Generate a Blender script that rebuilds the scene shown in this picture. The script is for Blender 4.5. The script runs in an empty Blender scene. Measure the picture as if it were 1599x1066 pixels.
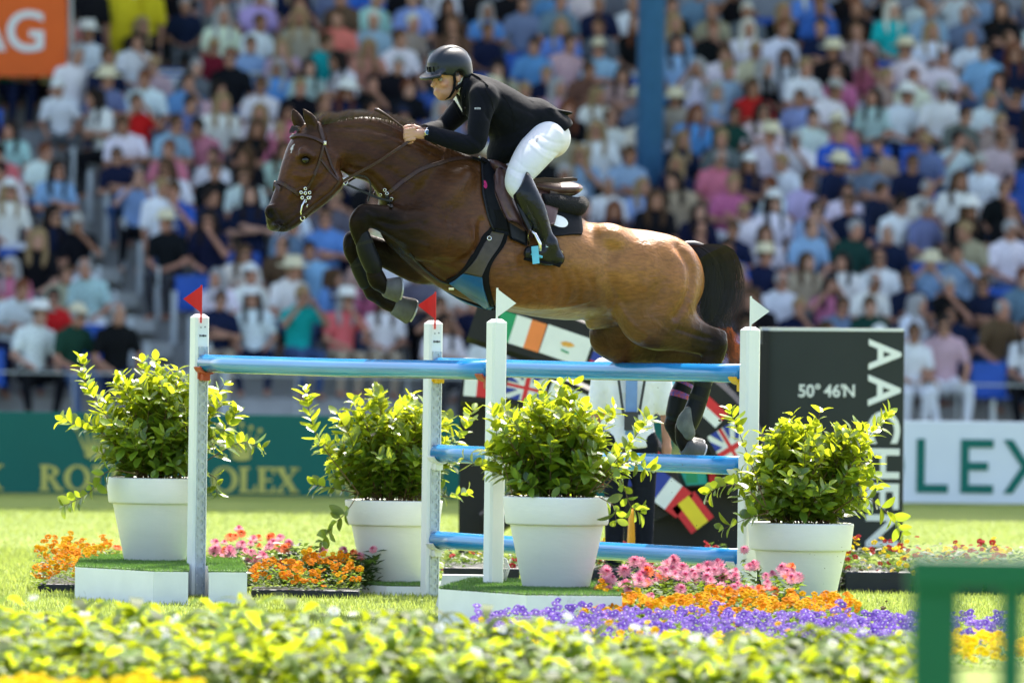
import bpy, bmesh, math, random, re
import numpy as np
from mathutils import Vector, Matrix, Quaternion
from mathutils.bvhtree import BVHTree

random.seed(7); np.random.seed(7)
scene = bpy.context.scene
COL = scene.collection

# ------------------------------------------------------------------ camera
IW, IH, FPX = 1599.0, 1066.0, 13325.0            # photograph size, focal length in its pixels (300 mm)
ROLL, PITCH = 0.014, 33.0 / 13325.0
CAM = Vector((0, 0, 1.6))
_f = Vector((0, math.cos(PITCH), -math.sin(PITCH)))
_u0 = Vector((0, math.sin(PITCH), math.cos(PITCH)))
_r0 = Vector((1, 0, 0))
RGT = _r0 * math.cos(ROLL) + _u0 * math.sin(ROLL)
UPV = -_r0 * math.sin(ROLL) + _u0 * math.cos(ROLL)
cd = bpy.data.cameras.new('camera'); cam = bpy.data.objects.new('camera', cd); COL.objects.link(cam)
cam.matrix_world = Matrix(((RGT.x, UPV.x, -_f.x, CAM.x), (RGT.y, UPV.y, -_f.y, CAM.y), (RGT.z, UPV.z, -_f.z, CAM.z), (0, 0, 0, 1)))
cd.sensor_width = 36; cd.lens = FPX / IW * 36; cd.clip_start = 0.5; cd.clip_end = 3000
cd.dof.use_dof = True; cd.dof.focus_distance = 46.9; cd.dof.aperture_fstop = 3.2
scene.camera = cam

# ------------------------------------------------------------------ light
SUN_EL, SUN_AZ = math.radians(54), math.radians(14)      # behind the stand, a little to the right
w = bpy.data.worlds.new('World'); scene.world = w; w.use_nodes = True
nt = w.node_tree; bg = nt.nodes['Background']
sky = nt.nodes.new('ShaderNodeTexSky'); sky.sky_type = 'NISHITA'; sky.sun_disc = False
sky.sun_elevation = SUN_EL; sky.sun_rotation = SUN_AZ; sky.air_density = 1.0; sky.dust_density = 3.5; sky.ozone_density = 0.3
nt.links.new(sky.outputs[0], bg.inputs[0]); bg.inputs[1].default_value = 0.15
sl = bpy.data.lights.new('sun', 'SUN'); sl.energy = 3.7; sl.angle = math.radians(0.53); sl.color = (1.0, 0.95, 0.86)
sun = bpy.data.objects.new('sun', sl); COL.objects.link(sun)
SDIR = Vector((math.sin(SUN_AZ) * math.cos(SUN_EL), math.cos(SUN_AZ) * math.cos(SUN_EL), math.sin(SUN_EL)))
sun.rotation_euler = (-SDIR).to_track_quat('-Z', 'Y').to_euler(); sun.location = (0, 60, 40)
vs = scene.view_settings; vs.view_transform = 'Standard'; vs.look = 'None'; vs.gamma = 1; vs.exposure = 1.78; vs.use_curve_mapping = False
scene.render.engine = 'CYCLES'
scene.cycles.use_denoising = True
scene.cycles.max_bounces = 8; scene.cycles.transparent_max_bounces = 8; scene.cycles.transmission_bounces = 6
scene.cycles.sample_clamp_indirect = 8
# ------------------------------------------------------------------ pixels to places
def ray(px, py):
    return (_f * FPX + RGT * (px - IW / 2) - UPV * (py - IH / 2)).normalized()
def P(px, py, Y):                                  # point of that pixel's ray at depth Y
    d = ray(px, py); return CAM + d * (Y / d.y)
def PZ(px, py, z):                                 # ... at height z
    d = ray(px, py); return CAM + d * ((z - CAM.z) / d.z)
def pix(p):                                        # where a world point falls in the photograph
    q = Vector(p) - CAM; k = FPX / q.dot(_f)
    return IW / 2 + q.dot(RGT) * k, IH / 2 - q.dot(UPV) * k
def V(*a): return Vector(a)

# ------------------------------------------------------------------ objects
WL = {}
def wloc(o): return WL.get(o.name, Vector((0, 0, 0)))
def tag(o, label=None, cat=None, group=None, kind=None):
    if label: o['label'] = label
    if cat: o['category'] = cat
    if group: o['group'] = group
    if kind: o['kind'] = kind
    return o
def empty(name, loc, label=None, cat=None, group=None):
    o = bpy.data.objects.new(name, None); COL.objects.link(o); o.location = loc; o.empty_display_size = 0.1
    WL[o.name] = Vector(loc)
    return tag(o, label, cat, group)
def mesh_obj(name, verts, faces, mat, parent=None, smooth=False, base=None, fmi=None):
    """verts are in world space; the object's origin is its parent's place, or base"""
    v = np.asarray([tuple(x) for x in verts] if not isinstance(verts, np.ndarray) else verts, float)
    pl = wloc(parent) if parent else Vector((0, 0, 0))
    if base is None: base = pl
    base = Vector(base)
    me = bpy.data.meshes.new(name); v = v - np.array(base)
    me.from_pydata(v.tolist(), [], faces if isinstance(faces, list) else faces.tolist())
    mats = mat if isinstance(mat, (list, tuple)) else [mat]
    for m in mats: me.materials.append(m)
    if fmi is not None: me.polygons.foreach_set('material_index', np.asarray(fmi, dtype=np.int32))
    if smooth: me.polygons.foreach_set('use_smooth', [True] * len(me.polygons))
    me.update()
    o = bpy.data.objects.new(name, me); COL.objects.link(o)
    o.location = base - pl; WL[o.name] = base
    if parent: o.parent = parent
    return o
def share(name, me, parent=None, loc=(0, 0, 0), rot=(0, 0, 0), scale=None):
    o = bpy.data.objects.new(name, me); COL.objects.link(o); o.location = loc; o.rotation_euler = rot
    if scale is not None: o.scale = scale if hasattr(scale, '__len__') else (scale,) * 3
    if parent: o.parent = parent
    return o

class MB:
    """collects simple solids into one mesh"""
    def __init__(s): s.v = []; s.f = []; s.m = []
    def add(s, vs, fs, mi=0):
        k = len(s.v); s.v += [Vector(x) for x in vs]; s.f += [tuple(i + k for i in f) for f in fs]; s.m += [mi] * len(fs); return s
    def box(s, c, size, R=None, mi=0, bev=0.0):
        c = Vector(c); hx, hy, hz = [x / 2 for x in size]; R = R or Matrix.Identity(3)
        if bev <= 0:
            vs = [c + R @ V(x * hx, y * hy, z * hz) for z in (-1, 1) for y in (-1, 1) for x in (-1, 1)]
            fs = [(0, 2, 3, 1), (4, 5, 7, 6), (0, 1, 5, 4), (2, 6, 7, 3), (0, 4, 6, 2), (1, 3, 7, 5)]
            return s.add(vs, fs, mi)
        bm = bmesh.new(); bmesh.ops.create_cube(bm, size=1)
        for q in bm.verts: q.co = V(q.co.x * size[0], q.co.y * size[1], q.co.z * size[2])
        bmesh.ops.bevel(bm, geom=list(bm.edges), offset=bev, segments=2, affect='EDGES', profile=0.5)
        bm.verts.index_update()
        s.add([c + R @ q.co for q in bm.verts], [[q.index for q in f.verts] for f in bm.faces], mi); bm.free(); return s
    def tube(s, pts, r, n=8, mi=0, cap=True, up=None):
        pts = [Vector(p) for p in pts]; rs = r if hasattr(r, '__len__') else [r] * len(pts)
        vs = []; u = None
        for i, p in enumerate(pts):
            t = (pts[min(i + 1, len(pts) - 1)] - pts[max(i - 1, 0)])
            t = t.normalized() if t.length > 1e-9 else V(0, 0, 1)
            if u is None: u = (up or (V(0, 0, 1) if abs(t.z) < .9 else V(1, 0, 0)))
            u = (u - t * u.dot(t)); u = u.normalized() if u.length > 1e-6 else t.orthogonal().normalized()
            b = t.cross(u)
            for k in range(n):
                a = 2 * math.pi * k / n; vs.append(p + (u * math.cos(a) + b * math.sin(a)) * rs[i])
        fs = [(i * n + k, i * n + (k + 1) % n, (i + 1) * n + (k + 1) % n, (i + 1) * n + k) for i in range(len(pts) - 1) for k in range(n)]
        if cap: fs += [tuple(range(n - 1, -1, -1)), tuple(range((len(pts) - 1) * n, len(pts) * n))]
        return s.add(vs, fs, mi)
    def lathe(s, prof, c, n=32, mi=0, R=None):           # prof: (radius, height)
        c = Vector(c); R = R or Matrix.Identity(3); vs = []
        for r, z in prof:
            for k in range(n):
                a = 2 * math.pi * k / n; vs.append(c + R @ V(r * math.cos(a), r * math.sin(a), z))
        fs = [(i * n + k, i * n + (k + 1) % n, (i + 1) * n + (k + 1) % n, (i + 1) * n + k) for i in range(len(prof) - 1) for k in range(n)]
        fs += [tuple(range(n - 1, -1, -1)), tuple(range((len(prof) - 1) * n, len(prof) * n))]
        return s.add(vs, fs, mi)
    def prism(s, poly, o, ex, ey, ez, mi=0):            # polygon (x, y) in the frame o, ex, ey, pushed along vector ez
        o = Vector(o); n = len(poly)
        a = [o + ex * x + ey * y for x, y in poly]; b = [p + ez for p in a]
        ar = sum(poly[i][0] * poly[(i + 1) % n][1] - poly[(i + 1) % n][0] * poly[i][1] for i in range(n))
        flip = (ar > 0) == (ex.cross(ey).dot(ez) > 0)
        f0 = tuple(range(n)); f1 = tuple(range(n, 2 * n)); sd = [(i, (i + 1) % n, n + (i + 1) % n, n + i) for i in range(n)]
        fs = ([f0[::-1], f1] + sd) if flip else ([f0, f1[::-1]] + [x[::-1] for x in sd])
        return s.add(a + b, fs, mi)
    def ribbon(s, pts, nrm, wid, th, mi=0):             # flat strap: box section swept along pts
        pts = [Vector(p) for p in pts]; vs = []
        n = len(pts); wd = wid if hasattr(wid, '__len__') else [wid] * n
        for i, p in enumerate(pts):
            t = (pts[min(i + 1, n - 1)] - pts[max(i - 1, 0)]).normalized(); N = Vector(nrm[i] if hasattr(nrm, '__len__') and not isinstance(nrm, Vector) else nrm)
            b = t.cross(N); b = b.normalized() if b.length > 1e-6 else t.orthogonal().normalized(); N = b.cross(t).normalized(); h = wd[i] / 2
            vs += [p - b * h - N * th / 2, p - b * h * .82 + N * th / 2, p + b * h * .82 + N * th / 2, p + b * h - N * th / 2]
        fs = [(i * 4 + k, i * 4 + (k + 1) % 4, (i + 1) * 4 + (k + 1) % 4, (i + 1) * 4 + k) for i in range(n - 1) for k in range(4)]
        fs += [(3, 2, 1, 0), tuple((n - 1) * 4 + k for k in range(4))]
        return s.add(vs, fs, mi)
    def build(s, name, mat, parent=None, smooth=False, base=None):
        return mesh_obj(name, s.v, s.f, mat, parent, smooth, base, s.m if isinstance(mat, (list, tuple)) else None)

def spline(pts, n):
    """Catmull-Rom through rows of numbers, n samples for each span"""
    p = np.asarray(pts, float); q = np.vstack([2 * p[0] - p[1], p, 2 * p[-1] - p[-2]]); out = []
    for i in range(1, len(q) - 2):
        for k in range(n):
            t = k / n; a, b, c, d = q[i - 1], q[i], q[i + 1], q[i + 2]
            out.append(.5 * ((2 * b) + (c - a) * t + (2 * a - 5 * b + 4 * c - d) * t * t + (3 * b - a - 3 * c + d) * t ** 3))
    out.append(p[-1]); return np.array(out)

# ------------------------------------------------------------------ materials
def newmat(name):
    m = bpy.data.materials.new(name); m.use_nodes = True; return m, m.node_tree, m.node_tree.nodes['Principled BSDF']
def pm(name, col, rough=.5, metal=0.0, var=.12, scale=8.0, bump=0.0, bscale=60.0, spec=.3, col2=None, coat=0.0, sheen=0.0, coord='Object', detail=4, stretch=None, scuff=None, sscale=7.0, scut=.64):
    """principled surface with a noise between two tones and a fine relief"""
    m, nt, b = newmat(name); N, L = nt.nodes, nt.links
    tc = N.new('ShaderNodeTexCoord'); src = tc.outputs[coord]
    if stretch:
        mp = N.new('ShaderNodeMapping'); mp.inputs['Scale'].default_value = stretch; L.new(src, mp.inputs[0]); src = mp.outputs[0]
    nz = N.new('ShaderNodeTexNoise'); nz.inputs['Scale'].default_value = scale; nz.inputs['Detail'].default_value = detail; L.new(src, nz.inputs['Vector'])
    rp = N.new('ShaderNodeValToRGB'); c2 = col2 or tuple(min(1, c * (1 + var)) for c in col); c1 = tuple(c * (1 - var) for c in col) if not col2 else col
    rp.color_ramp.elements[0].position = .3; rp.color_ramp.elements[1].position = .7
    rp.color_ramp.elements[0].color = (*c1, 1); rp.color_ramp.elements[1].color = (*c2, 1)
    L.new(nz.outputs['Fac'], rp.inputs[0]); cout = rp.outputs[0]
    if scuff:                                              # worn and dirty marks with a shape of their own
        n5 = N.new('ShaderNodeTexNoise'); n5.inputs['Scale'].default_value = sscale; n5.inputs['Detail'].default_value = 9; n5.inputs['Roughness'].default_value = .7; n5.inputs['Distortion'].default_value = .6; L.new(src, n5.inputs['Vector'])
        r5 = N.new('ShaderNodeValToRGB'); r5.color_ramp.elements[0].position = scut; r5.color_ramp.elements[1].position = scut + .10; r5.color_ramp.elements[0].color = (0, 0, 0, 1); r5.color_ramp.elements[1].color = (.75, .75, .75, 1); L.new(n5.outputs['Fac'], r5.inputs[0])
        m5 = N.new('ShaderNodeMix'); m5.data_type = 'RGBA'; L.new(r5.outputs[0], m5.inputs['Factor']); L.new(cout, m5.inputs['A']); m5.inputs['B'].default_value = (*scuff, 1); cout = m5.outputs['Result']
    L.new(cout, b.inputs['Base Color'])
    b.inputs['Roughness'].default_value = rough; b.inputs['Metallic'].default_value = metal; b.inputs['Specular IOR Level'].default_value = spec
    b.inputs['Coat Weight'].default_value = coat; b.inputs['Sheen Weight'].default_value = sheen
    if bump:
        n2 = N.new('ShaderNodeTexNoise'); n2.inputs['Scale'].default_value = bscale; n2.inputs['Detail'].default_value = 3; L.new(src, n2.inputs['Vector'])
        bp = N.new('ShaderNodeBump'); bp.inputs['Strength'].default_value = bump; bp.inputs['Distance'].default_value = .01
        L.new(n2.outputs['Fac'], bp.inputs['Height']); L.new(bp.outputs[0], b.inputs['Normal'])
    return m
def leafmat(name, col, tcol, gloss=.35, var=.35, tw=.5, rand=True, spec=.5):
    """leaf or petal: reflects one tone, lets another through"""
    m, nt, b = newmat(name); N, L = nt.nodes, nt.links
    geo = N.new('ShaderNodeNewGeometry'); oi = N.new('ShaderNodeObjectInfo')
    ad = N.new('ShaderNodeMath'); ad.operation = 'ADD'; L.new(geo.outputs['Random Per Island'], ad.inputs[0]); L.new(oi.outputs['Random'], ad.inputs[1])
    fr = N.new('ShaderNodeMath'); fr.operation = 'FRACT'; L.new(ad.outputs[0], fr.inputs[0])
    mr = N.new('ShaderNodeMapRange'); mr.inputs['To Min'].default_value = 1 - var; mr.inputs['To Max'].default_value = 1 + var; L.new(fr.outputs[0], mr.inputs[0])
    def mul(c):
        x = N.new('ShaderNodeMix'); x.data_type = 'RGBA'; x.blend_type = 'MULTIPLY'; x.inputs['Factor'].default_value = 1
        x.inputs['A'].default_value = (*c, 1); L.new(mr.outputs[0], x.inputs['B']); return x.outputs['Result']
    L.new(mul(col), b.inputs['Base Color']); b.inputs['Roughness'].default_value = gloss; b.inputs['Specular IOR Level'].default_value = spec
    tr = N.new('ShaderNodeBsdfTranslucent'); L.new(mul(tcol), tr.inputs[0])
    mx = N.new('ShaderNodeMixShader'); mx.inputs[0].default_value = tw; L.new(b.outputs[0], mx.inputs[1]); L.new(tr.outputs[0], mx.inputs[2])
    L.new(mx.outputs[0], nt.nodes['Material Output'].inputs[0]); return m
def objcol(name, rough=.8, var=.25, scale=25, sheen=.0, bump=.3, bscale=18):
    """cloth, skin or hair tinted by each object's own colour"""
    m, nt, b = newmat(name); N, L = nt.nodes, nt.links
    oi = N.new('ShaderNodeObjectInfo'); tc = N.new('ShaderNodeTexCoord'); nz = N.new('ShaderNodeTexNoise'); nz.inputs['Scale'].default_value = scale
    L.new(tc.outputs['Object'], nz.inputs['Vector'])
    mr = N.new('ShaderNodeMapRange'); mr.inputs['To Min'].default_value = 1 - var; mr.inputs['To Max'].default_value = 1 + var; L.new(nz.outputs['Fac'], mr.inputs[0])
    x = N.new('ShaderNodeMix'); x.data_type = 'RGBA'; x.blend_type = 'MULTIPLY'; x.inputs['Factor'].default_value = 1
    L.new(oi.outputs['Color'], x.inputs['A']); L.new(mr.outputs[0], x.inputs['B']); L.new(x.outputs['Result'], b.inputs['Base Color'])
    b.inputs['Roughness'].default_value = rough; b.inputs['Sheen Weight'].default_value = sheen; b.inputs['Specular IOR Level'].default_value = .1
    n2 = N.new('ShaderNodeTexNoise'); n2.inputs['Scale'].default_value = bscale; L.new(tc.outputs['Object'], n2.inputs['Vector'])
    bp = N.new('ShaderNodeBump'); bp.inputs['Strength'].default_value = bump; bp.inputs['Distance'].default_value = .03; L.new(n2.outputs['Fac'], bp.inputs['Height']); L.new(bp.outputs[0], b.inputs['Normal'])
    return m

# ------------------------------------------------------------------ smooth-blended solids
class SDF:
    def __init__(s, lo, hi, h):
        s.lo = np.array(lo, float); s.h = h; s.n = np.ceil((np.array(hi, float) - s.lo) / h).astype(int) + 1
        s.v = np.full(s.n, 1.0, np.float32); s.ax = [(s.lo[i] + h * np.arange(s.n[i])).astype(np.float32) for i in range(3)]
    def win(s, bl, bh):
        i0 = np.clip(np.floor((np.asarray(bl) - s.lo) / s.h).astype(int), 0, s.n - 1); i1 = np.clip(np.ceil((np.asarray(bh) - s.lo) / s.h).astype(int) + 1, 1, s.n)
        sl = tuple(slice(a, b) for a, b in zip(i0, i1)); sh = [(-1, 1, 1), (1, -1, 1), (1, 1, -1)]
        return sl, [s.ax[i][sl[i]].reshape(sh[i]) for i in range(3)]
    def put(s, sl, d, k, neg=False):
        v = s.v[sl]
        if neg:
            d = -d; hh = np.maximum(k - np.abs(v - d), 0) / max(k, 1e-6); s.v[sl] = np.maximum(v, d) + hh * hh * k * .25
        else:
            hh = np.maximum(k - np.abs(v - d), 0) / max(k, 1e-6); s.v[sl] = np.minimum(v, d) - hh * hh * k * .25
    def _cone(s, X, a, b, ra, rb, n, qa, qb):
        a = np.asarray(a, float); ab = np.asarray(b, float) - a; q = .5 * (qa + qb); n = np.asarray(n, float)
        m = ab + n * (ab @ n) * (1 / q ** 2 - 1); den = max(float(ab @ m), 1e-9); r = [X[i] - np.float32(a[i]) for i in range(3)]
        t = np.clip((r[0] * np.float32(m[0]) + r[1] * np.float32(m[1]) + r[2] * np.float32(m[2])) / np.float32(den), 0, 1)
        c = [r[i] - t * np.float32(ab[i]) for i in range(3)]; cp = c[0] * np.float32(n[0]) + c[1] * np.float32(n[1]) + c[2] * np.float32(n[2])
        qq = qa + (qb - qa) * t
        return np.sqrt(c[0] ** 2 + c[1] ** 2 + c[2] ** 2 + cp * cp * (1 / qq ** 2 - 1)) - (ra + (rb - ra) * t)
    def chain(s, pts, rs, k=.03, n=(0, 1, 0), q=1.0, sub=5, neg=False, inf=0.0):
        """tapering tube through pts; q stretches its section along n"""
        pts = np.array([tuple(p) for p in pts], float); rs = np.broadcast_to(np.asarray(rs, float), (len(pts),)) + inf; qs = np.broadcast_to(np.asarray(q, float), (len(pts),))
        A = np.column_stack([pts, rs, qs])
        if len(A) > 2 and sub > 1: A = spline(A, sub)
        mr = max((A[:, 3] * np.maximum(A[:, 4], 1)).max(), .001) + k + 3 * s.h
        sl, X = s.win(A[:, :3].min(0) - mr, A[:, :3].max(0) + mr); d = None
        for i in range(len(A) - 1):
            e = s._cone(X, A[i, :3], A[i + 1, :3], A[i, 3], A[i + 1, 3], n, A[i, 4], A[i + 1, 4])
            d = e if d is None else np.minimum(d, e)
        s.put(sl, d, k, neg)
    def ell(s, c, rad, R=None, k=.02, neg=False, inf=0.0):
        c = np.asarray(c, float); rad = np.asarray(rad, float) + inf; R = np.eye(3) if R is None else np.asarray(R, float); mr = rad.max() + k + 3 * s.h
        sl, X = s.win(c - mr, c + mr); r = [X[i] - np.float32(c[i]) for i in range(3)]
        y = [(r[0] * np.float32(R[i][0]) + r[1] * np.float32(R[i][1]) + r[2] * np.float32(R[i][2])) / np.float32(rad[i]) for i in range(3)]
        k0 = np.sqrt(y[0] ** 2 + y[1] ** 2 + y[2] ** 2); k1 = np.sqrt((y[0] / rad[0]) ** 2 + (y[1] / rad[1]) ** 2 + (y[2] / rad[2]) ** 2) + 1e-6
        s.put(sl, k0 * (k0 - 1) / k1, k, neg)
    def half(s, c, n):                                   # keep only what lies behind the plane (c, n)
        n = np.asarray(n, float); c = np.asarray(c, float); sl, X = s.win(s.lo, s.lo + s.h * s.n)
        d = sum((X[i] - np.float32(c[i])) * np.float32(n[i]) for i in range(3)); s.v = np.maximum(s.v, d.astype(np.float32))
    def mesh(s, smooth=0):
        v = s.v; v = np.pad(v, 1, constant_values=1.0); lo = s.lo - s.h; I = v < 0; nx, ny, nz = v.shape
        cnt = sum(I[a:nx - 1 + a, b:ny - 1 + b, c:nz - 1 + c].astype(np.int8) for a in (0, 1) for b in (0, 1) for c in (0, 1))
        ci = np.argwhere((cnt > 0) & (cnt < 8)); idx = -np.ones((nx - 1, ny - 1, nz - 1), np.int64); idx[tuple(ci.T)] = np.arange(len(ci))
        acc = np.zeros((len(ci), 3)); num = np.zeros(len(ci))
        for ax in range(3):
            o1, o2 = [i for i in range(3) if i != ax]
            for p in (0, 1):
                for q in (0, 1):
                    a = ci.copy(); a[:, o1] += p; a[:, o2] += q; b = a.copy(); b[:, ax] += 1
                    va = v[tuple(a.T)]; vb = v[tuple(b.T)]; sg = (va < 0) != (vb < 0); t = np.where(sg, va / np.where(sg, va - vb, 1), 0)
                    pt = a.astype(float); pt[:, ax] += t; acc[sg] += pt[sg]; num[sg] += 1
        V_ = lo + s.h * acc / num[:, None]; F = []
        for ax in range(3):
            o1, o2 = (ax + 1) % 3, (ax + 2) % 3
            A = np.moveaxis(I, ax, 0); e = np.argwhere(np.moveaxis(A[:-1] != A[1:], 0, ax)); ins = I[tuple(e.T)]
            ok = (e[:, o1] > 0) & (e[:, o2] > 0) & (e[:, o1] < v.shape[o1] - 1) & (e[:, o2] < v.shape[o2] - 1); e = e[ok]; ins = ins[ok]
            c = []
            for d1, d2 in ((-1, -1), (0, -1), (0, 0), (-1, 0)):
                x = e.copy(); x[:, o1] += d1; x[:, o2] += d2; c.append(idx[tuple(x.T)])
            q = np.stack(c, 1); q[~ins] = q[~ins][:, ::-1]; F.append(q)
        F = np.vstack(F); F = F[(F >= 0).all(1)]
        for _ in range(smooth):
            s_ = np.zeros_like(V_); n_ = np.zeros(len(V_))
            for i in range(4):
                np.add.at(s_, F[:, i], V_[F[:, (i + 1) % 4]]); np.add.at(n_, F[:, i], 1)
            V_ = V_ * .5 + .5 * s_ / np.maximum(n_, 1)[:, None]
        return V_, F
def set_colors(o, cols):
    me = o.data; at = me.color_attributes.new('coat', 'FLOAT_COLOR', 'POINT')
    a = np.ones((len(me.vertices), 4), np.float32); a[:, :3] = cols; at.data.foreach_set('color', a.ravel())
def text_mesh(txt, size, extrude=.004, offset=0.0):
    """outline of the letters as a mesh in its own x, y plane, centred"""
    c = bpy.data.curves.new('t', 'FONT'); c.body = txt; c.size = size; c.extrude = extrude; c.offset = offset; c.align_x = 'CENTER'; c.align_y = 'CENTER'
    o = bpy.data.objects.new('t', c); COL.objects.link(o); dg = bpy.context.evaluated_depsgraph_get()
    me = bpy.data.meshes.new_from_object(o.evaluated_get(dg)); v = [tuple(x.co) for x in me.vertices]; f = [tuple(p.vertices) for p in me.polygons]
    bpy.data.objects.remove(o); bpy.data.curves.remove(c); bpy.data.meshes.remove(me); return v, f
# ------------------------------------------------------------------ lawn
def lawn_mat():
    m, nt, b = newmat('lawn'); N, L = nt.nodes, nt.links
    tc = N.new('ShaderNodeTexCoord'); n1 = N.new('ShaderNodeTexNoise'); n1.inputs['Scale'].default_value = .9; n1.inputs['Detail'].default_value = 6
    n2 = N.new('ShaderNodeTexNoise'); n2.inputs['Scale'].default_value = 45; n2.inputs['Detail'].default_value = 5
    L.new(tc.outputs['Object'], n1.inputs['Vector']); L.new(tc.outputs['Object'], n2.inputs['Vector'])
    r1 = N.new('ShaderNodeValToRGB'); r1.color_ramp.elements[0].color = (.145, .20, .036, 1); r1.color_ramp.elements[1].color = (.21, .26, .06, 1)
    r1.color_ramp.elements[0].position = .35; r1.color_ramp.elements[1].position = .68
    r2 = N.new('ShaderNodeValToRGB'); r2.color_ramp.elements[0].color = (.75, .75, .75, 1); r2.color_ramp.elements[1].color = (1.2, 1.2, 1.2, 1)
    mx = N.new('ShaderNodeMix'); mx.data_type = 'RGBA'; mx.blend_type = 'MULTIPLY'; mx.inputs['Factor'].default_value = 1
    L.new(n1.outputs['Fac'], r1.inputs[0]); L.new(n2.outputs['Fac'], r2.inputs[0]); L.new(r1.outputs[0], mx.inputs['A']); L.new(r2.outputs[0], mx.inputs['B'])
    L.new(mx.outputs['Result'], b.inputs['Base Color']); b.inputs['Roughness'].default_value = .9; b.inputs['Specular IOR Level'].default_value = .2
    bp = N.new('ShaderNodeBump'); bp.inputs['Strength'].default_value = .8; bp.inputs['Distance'].default_value = .03; L.new(n2.outputs['Fac'], bp.inputs['Height']); L.new(bp.outputs[0], b.inputs['Normal'])
    return m
M = {}
M['lawn'] = lawn_mat()
tag(mesh_obj('lawn', [(-600, -200, 0), (600, -200, 0), (600, 1500, 0), (-600, 1500, 0)], [(0, 1, 2, 3)], M['lawn']), 'sunlit mown green lawn of the show ground', 'lawn', kind='structure')
M['grass'] = leafmat('grass_blade', (.155, .21, .04), (.34, .41, .08), gloss=.5, var=.3, tw=.5)
def grass_patch(n, x0, x1, y0, y1, h0, h1):
    X = np.random.uniform(x0, x1, n); Y = np.random.uniform(y0, y1, n); H = np.random.uniform(h0, h1, n); A = np.random.uniform(0, 6.283, n); wd = .0035 * (Y / 45)
    B = np.random.uniform(0, 6.283, n); ln = H * np.random.uniform(.1, .7, n)
    v = np.zeros((n, 3, 3)); c, s = np.cos(A) * wd, np.sin(A) * wd
    v[:, 0] = np.column_stack([X - c, Y - s, np.zeros(n)]); v[:, 1] = np.column_stack([X + c, Y + s, np.zeros(n)])
    v[:, 2] = np.column_stack([X + np.cos(B) * ln, Y + np.sin(B) * ln, H]); f = np.arange(3 * n).reshape(n, 3); return v.reshape(-1, 3), f
_gv, _gf = grass_patch(120000, -3.6, 3.6, 43.0, 58, .012, .035)
_gv2, _gf2 = grass_patch(30000, -5.2, 5.2, 58, 70, .012, .03)
tag(mesh_obj('grass', np.vstack([_gv, _gv2]), np.vstack([_gf, _gf2 + len(_gv)]), M['grass']), 'short mown grass blades covering the lawn around the jump', 'grass', kind='stuff')

# ------------------------------------------------------------------ the grandstand
PHI = math.radians(8); S0 = V(0, 100, 0); ER = V(math.cos(PHI), math.sin(PHI), 0); EB = V(-math.sin(PHI), math.cos(PHI), 0)
RS = Matrix((ER, EB, V(0, 0, 1))).transposed()
def S(a, b, z): return S0 + ER * a + EB * b + V(0, 0, z)
def a_of(px, b, z=2.0):                           # seat position along a row for an image column
    lo, hi = -12.0, 12.0
    for _ in range(40):
        md = (lo + hi) / 2
        if pix(S(md, b, z))[0] < px: lo = md
        else: hi = md
    return lo
NROW, RISE, TREAD, Z0R = 16, .30, .85, .35
def row_b(i): return i * TREAD
def row_z(i): return Z0R + i * RISE
M['concrete'] = pm('pale_concrete', (.36, .36, .35), .85, var=.15, scale=3, bump=.2)
M['white_wall'] = pm('white_painted_wall', (.62, .66, .66), .6, var=.06)
M['steel'] = pm('galvanised_steel', (.55, .57, .58), .4, metal=.6, var=.1)
M['roof'] = pm('grey_roof_sheet', (.25, .26, .28), .6)
st = empty('grandstand', S(0, 0, 0), 'terraced concrete grandstand full of spectators behind the green field', 'grandstand')
for i in range(NROW):
    z = row_z(i); MB().box(S(0, row_b(i) + TREAD / 2 - .15, z / 2), (26, TREAD - .002, z), RS).build('step', M['concrete'], st)
MB().box(S(0, NROW * TREAD + .5, 15), (40, .3, 30), RS).build('back_wall', M['roof'], st)
MB().box(S(0, 4.5, 30.2), (60, 28, .3), RS).build('roof', M['roof'], st)
MB().box(S(-.2, -.55, .18), (25.6, .12, .36), RS).build('front_wall', M['concrete'], st)
mb = MB(); mb.tube([S(-13, -.6, .92), S(13, -.6, .92)], .012, 6)
for k in range(-10, 11): mb.tube([S(k * 1.3, -.6, .36), S(k * 1.3, -.6, .92)], .010, 6)
mb.build('front_railing', M['steel'], st)
_b = row_b(12) + .1
MB().box(S((a_of(95, _b) + a_of(372, _b)) / 2, _b, row_z(12) + .42), (a_of(372, _b) - a_of(95, _b), .08, .60), RS).build('landing_wall', M['white_wall'], st)
mb = MB(); mb.tube([S(a_of(95, _b), _b, row_z(12) + .78), S(a_of(460, _b), _b, row_z(12) + .78)], .022, 6)
for px in (110, 200, 290, 380, 455): mb.tube([S(a_of(px, _b), _b, row_z(12) + .1), S(a_of(px, _b), _b, row_z(12) + .78)], .018, 6)
mb.build('landing_rail', M['steel'], st)
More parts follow.
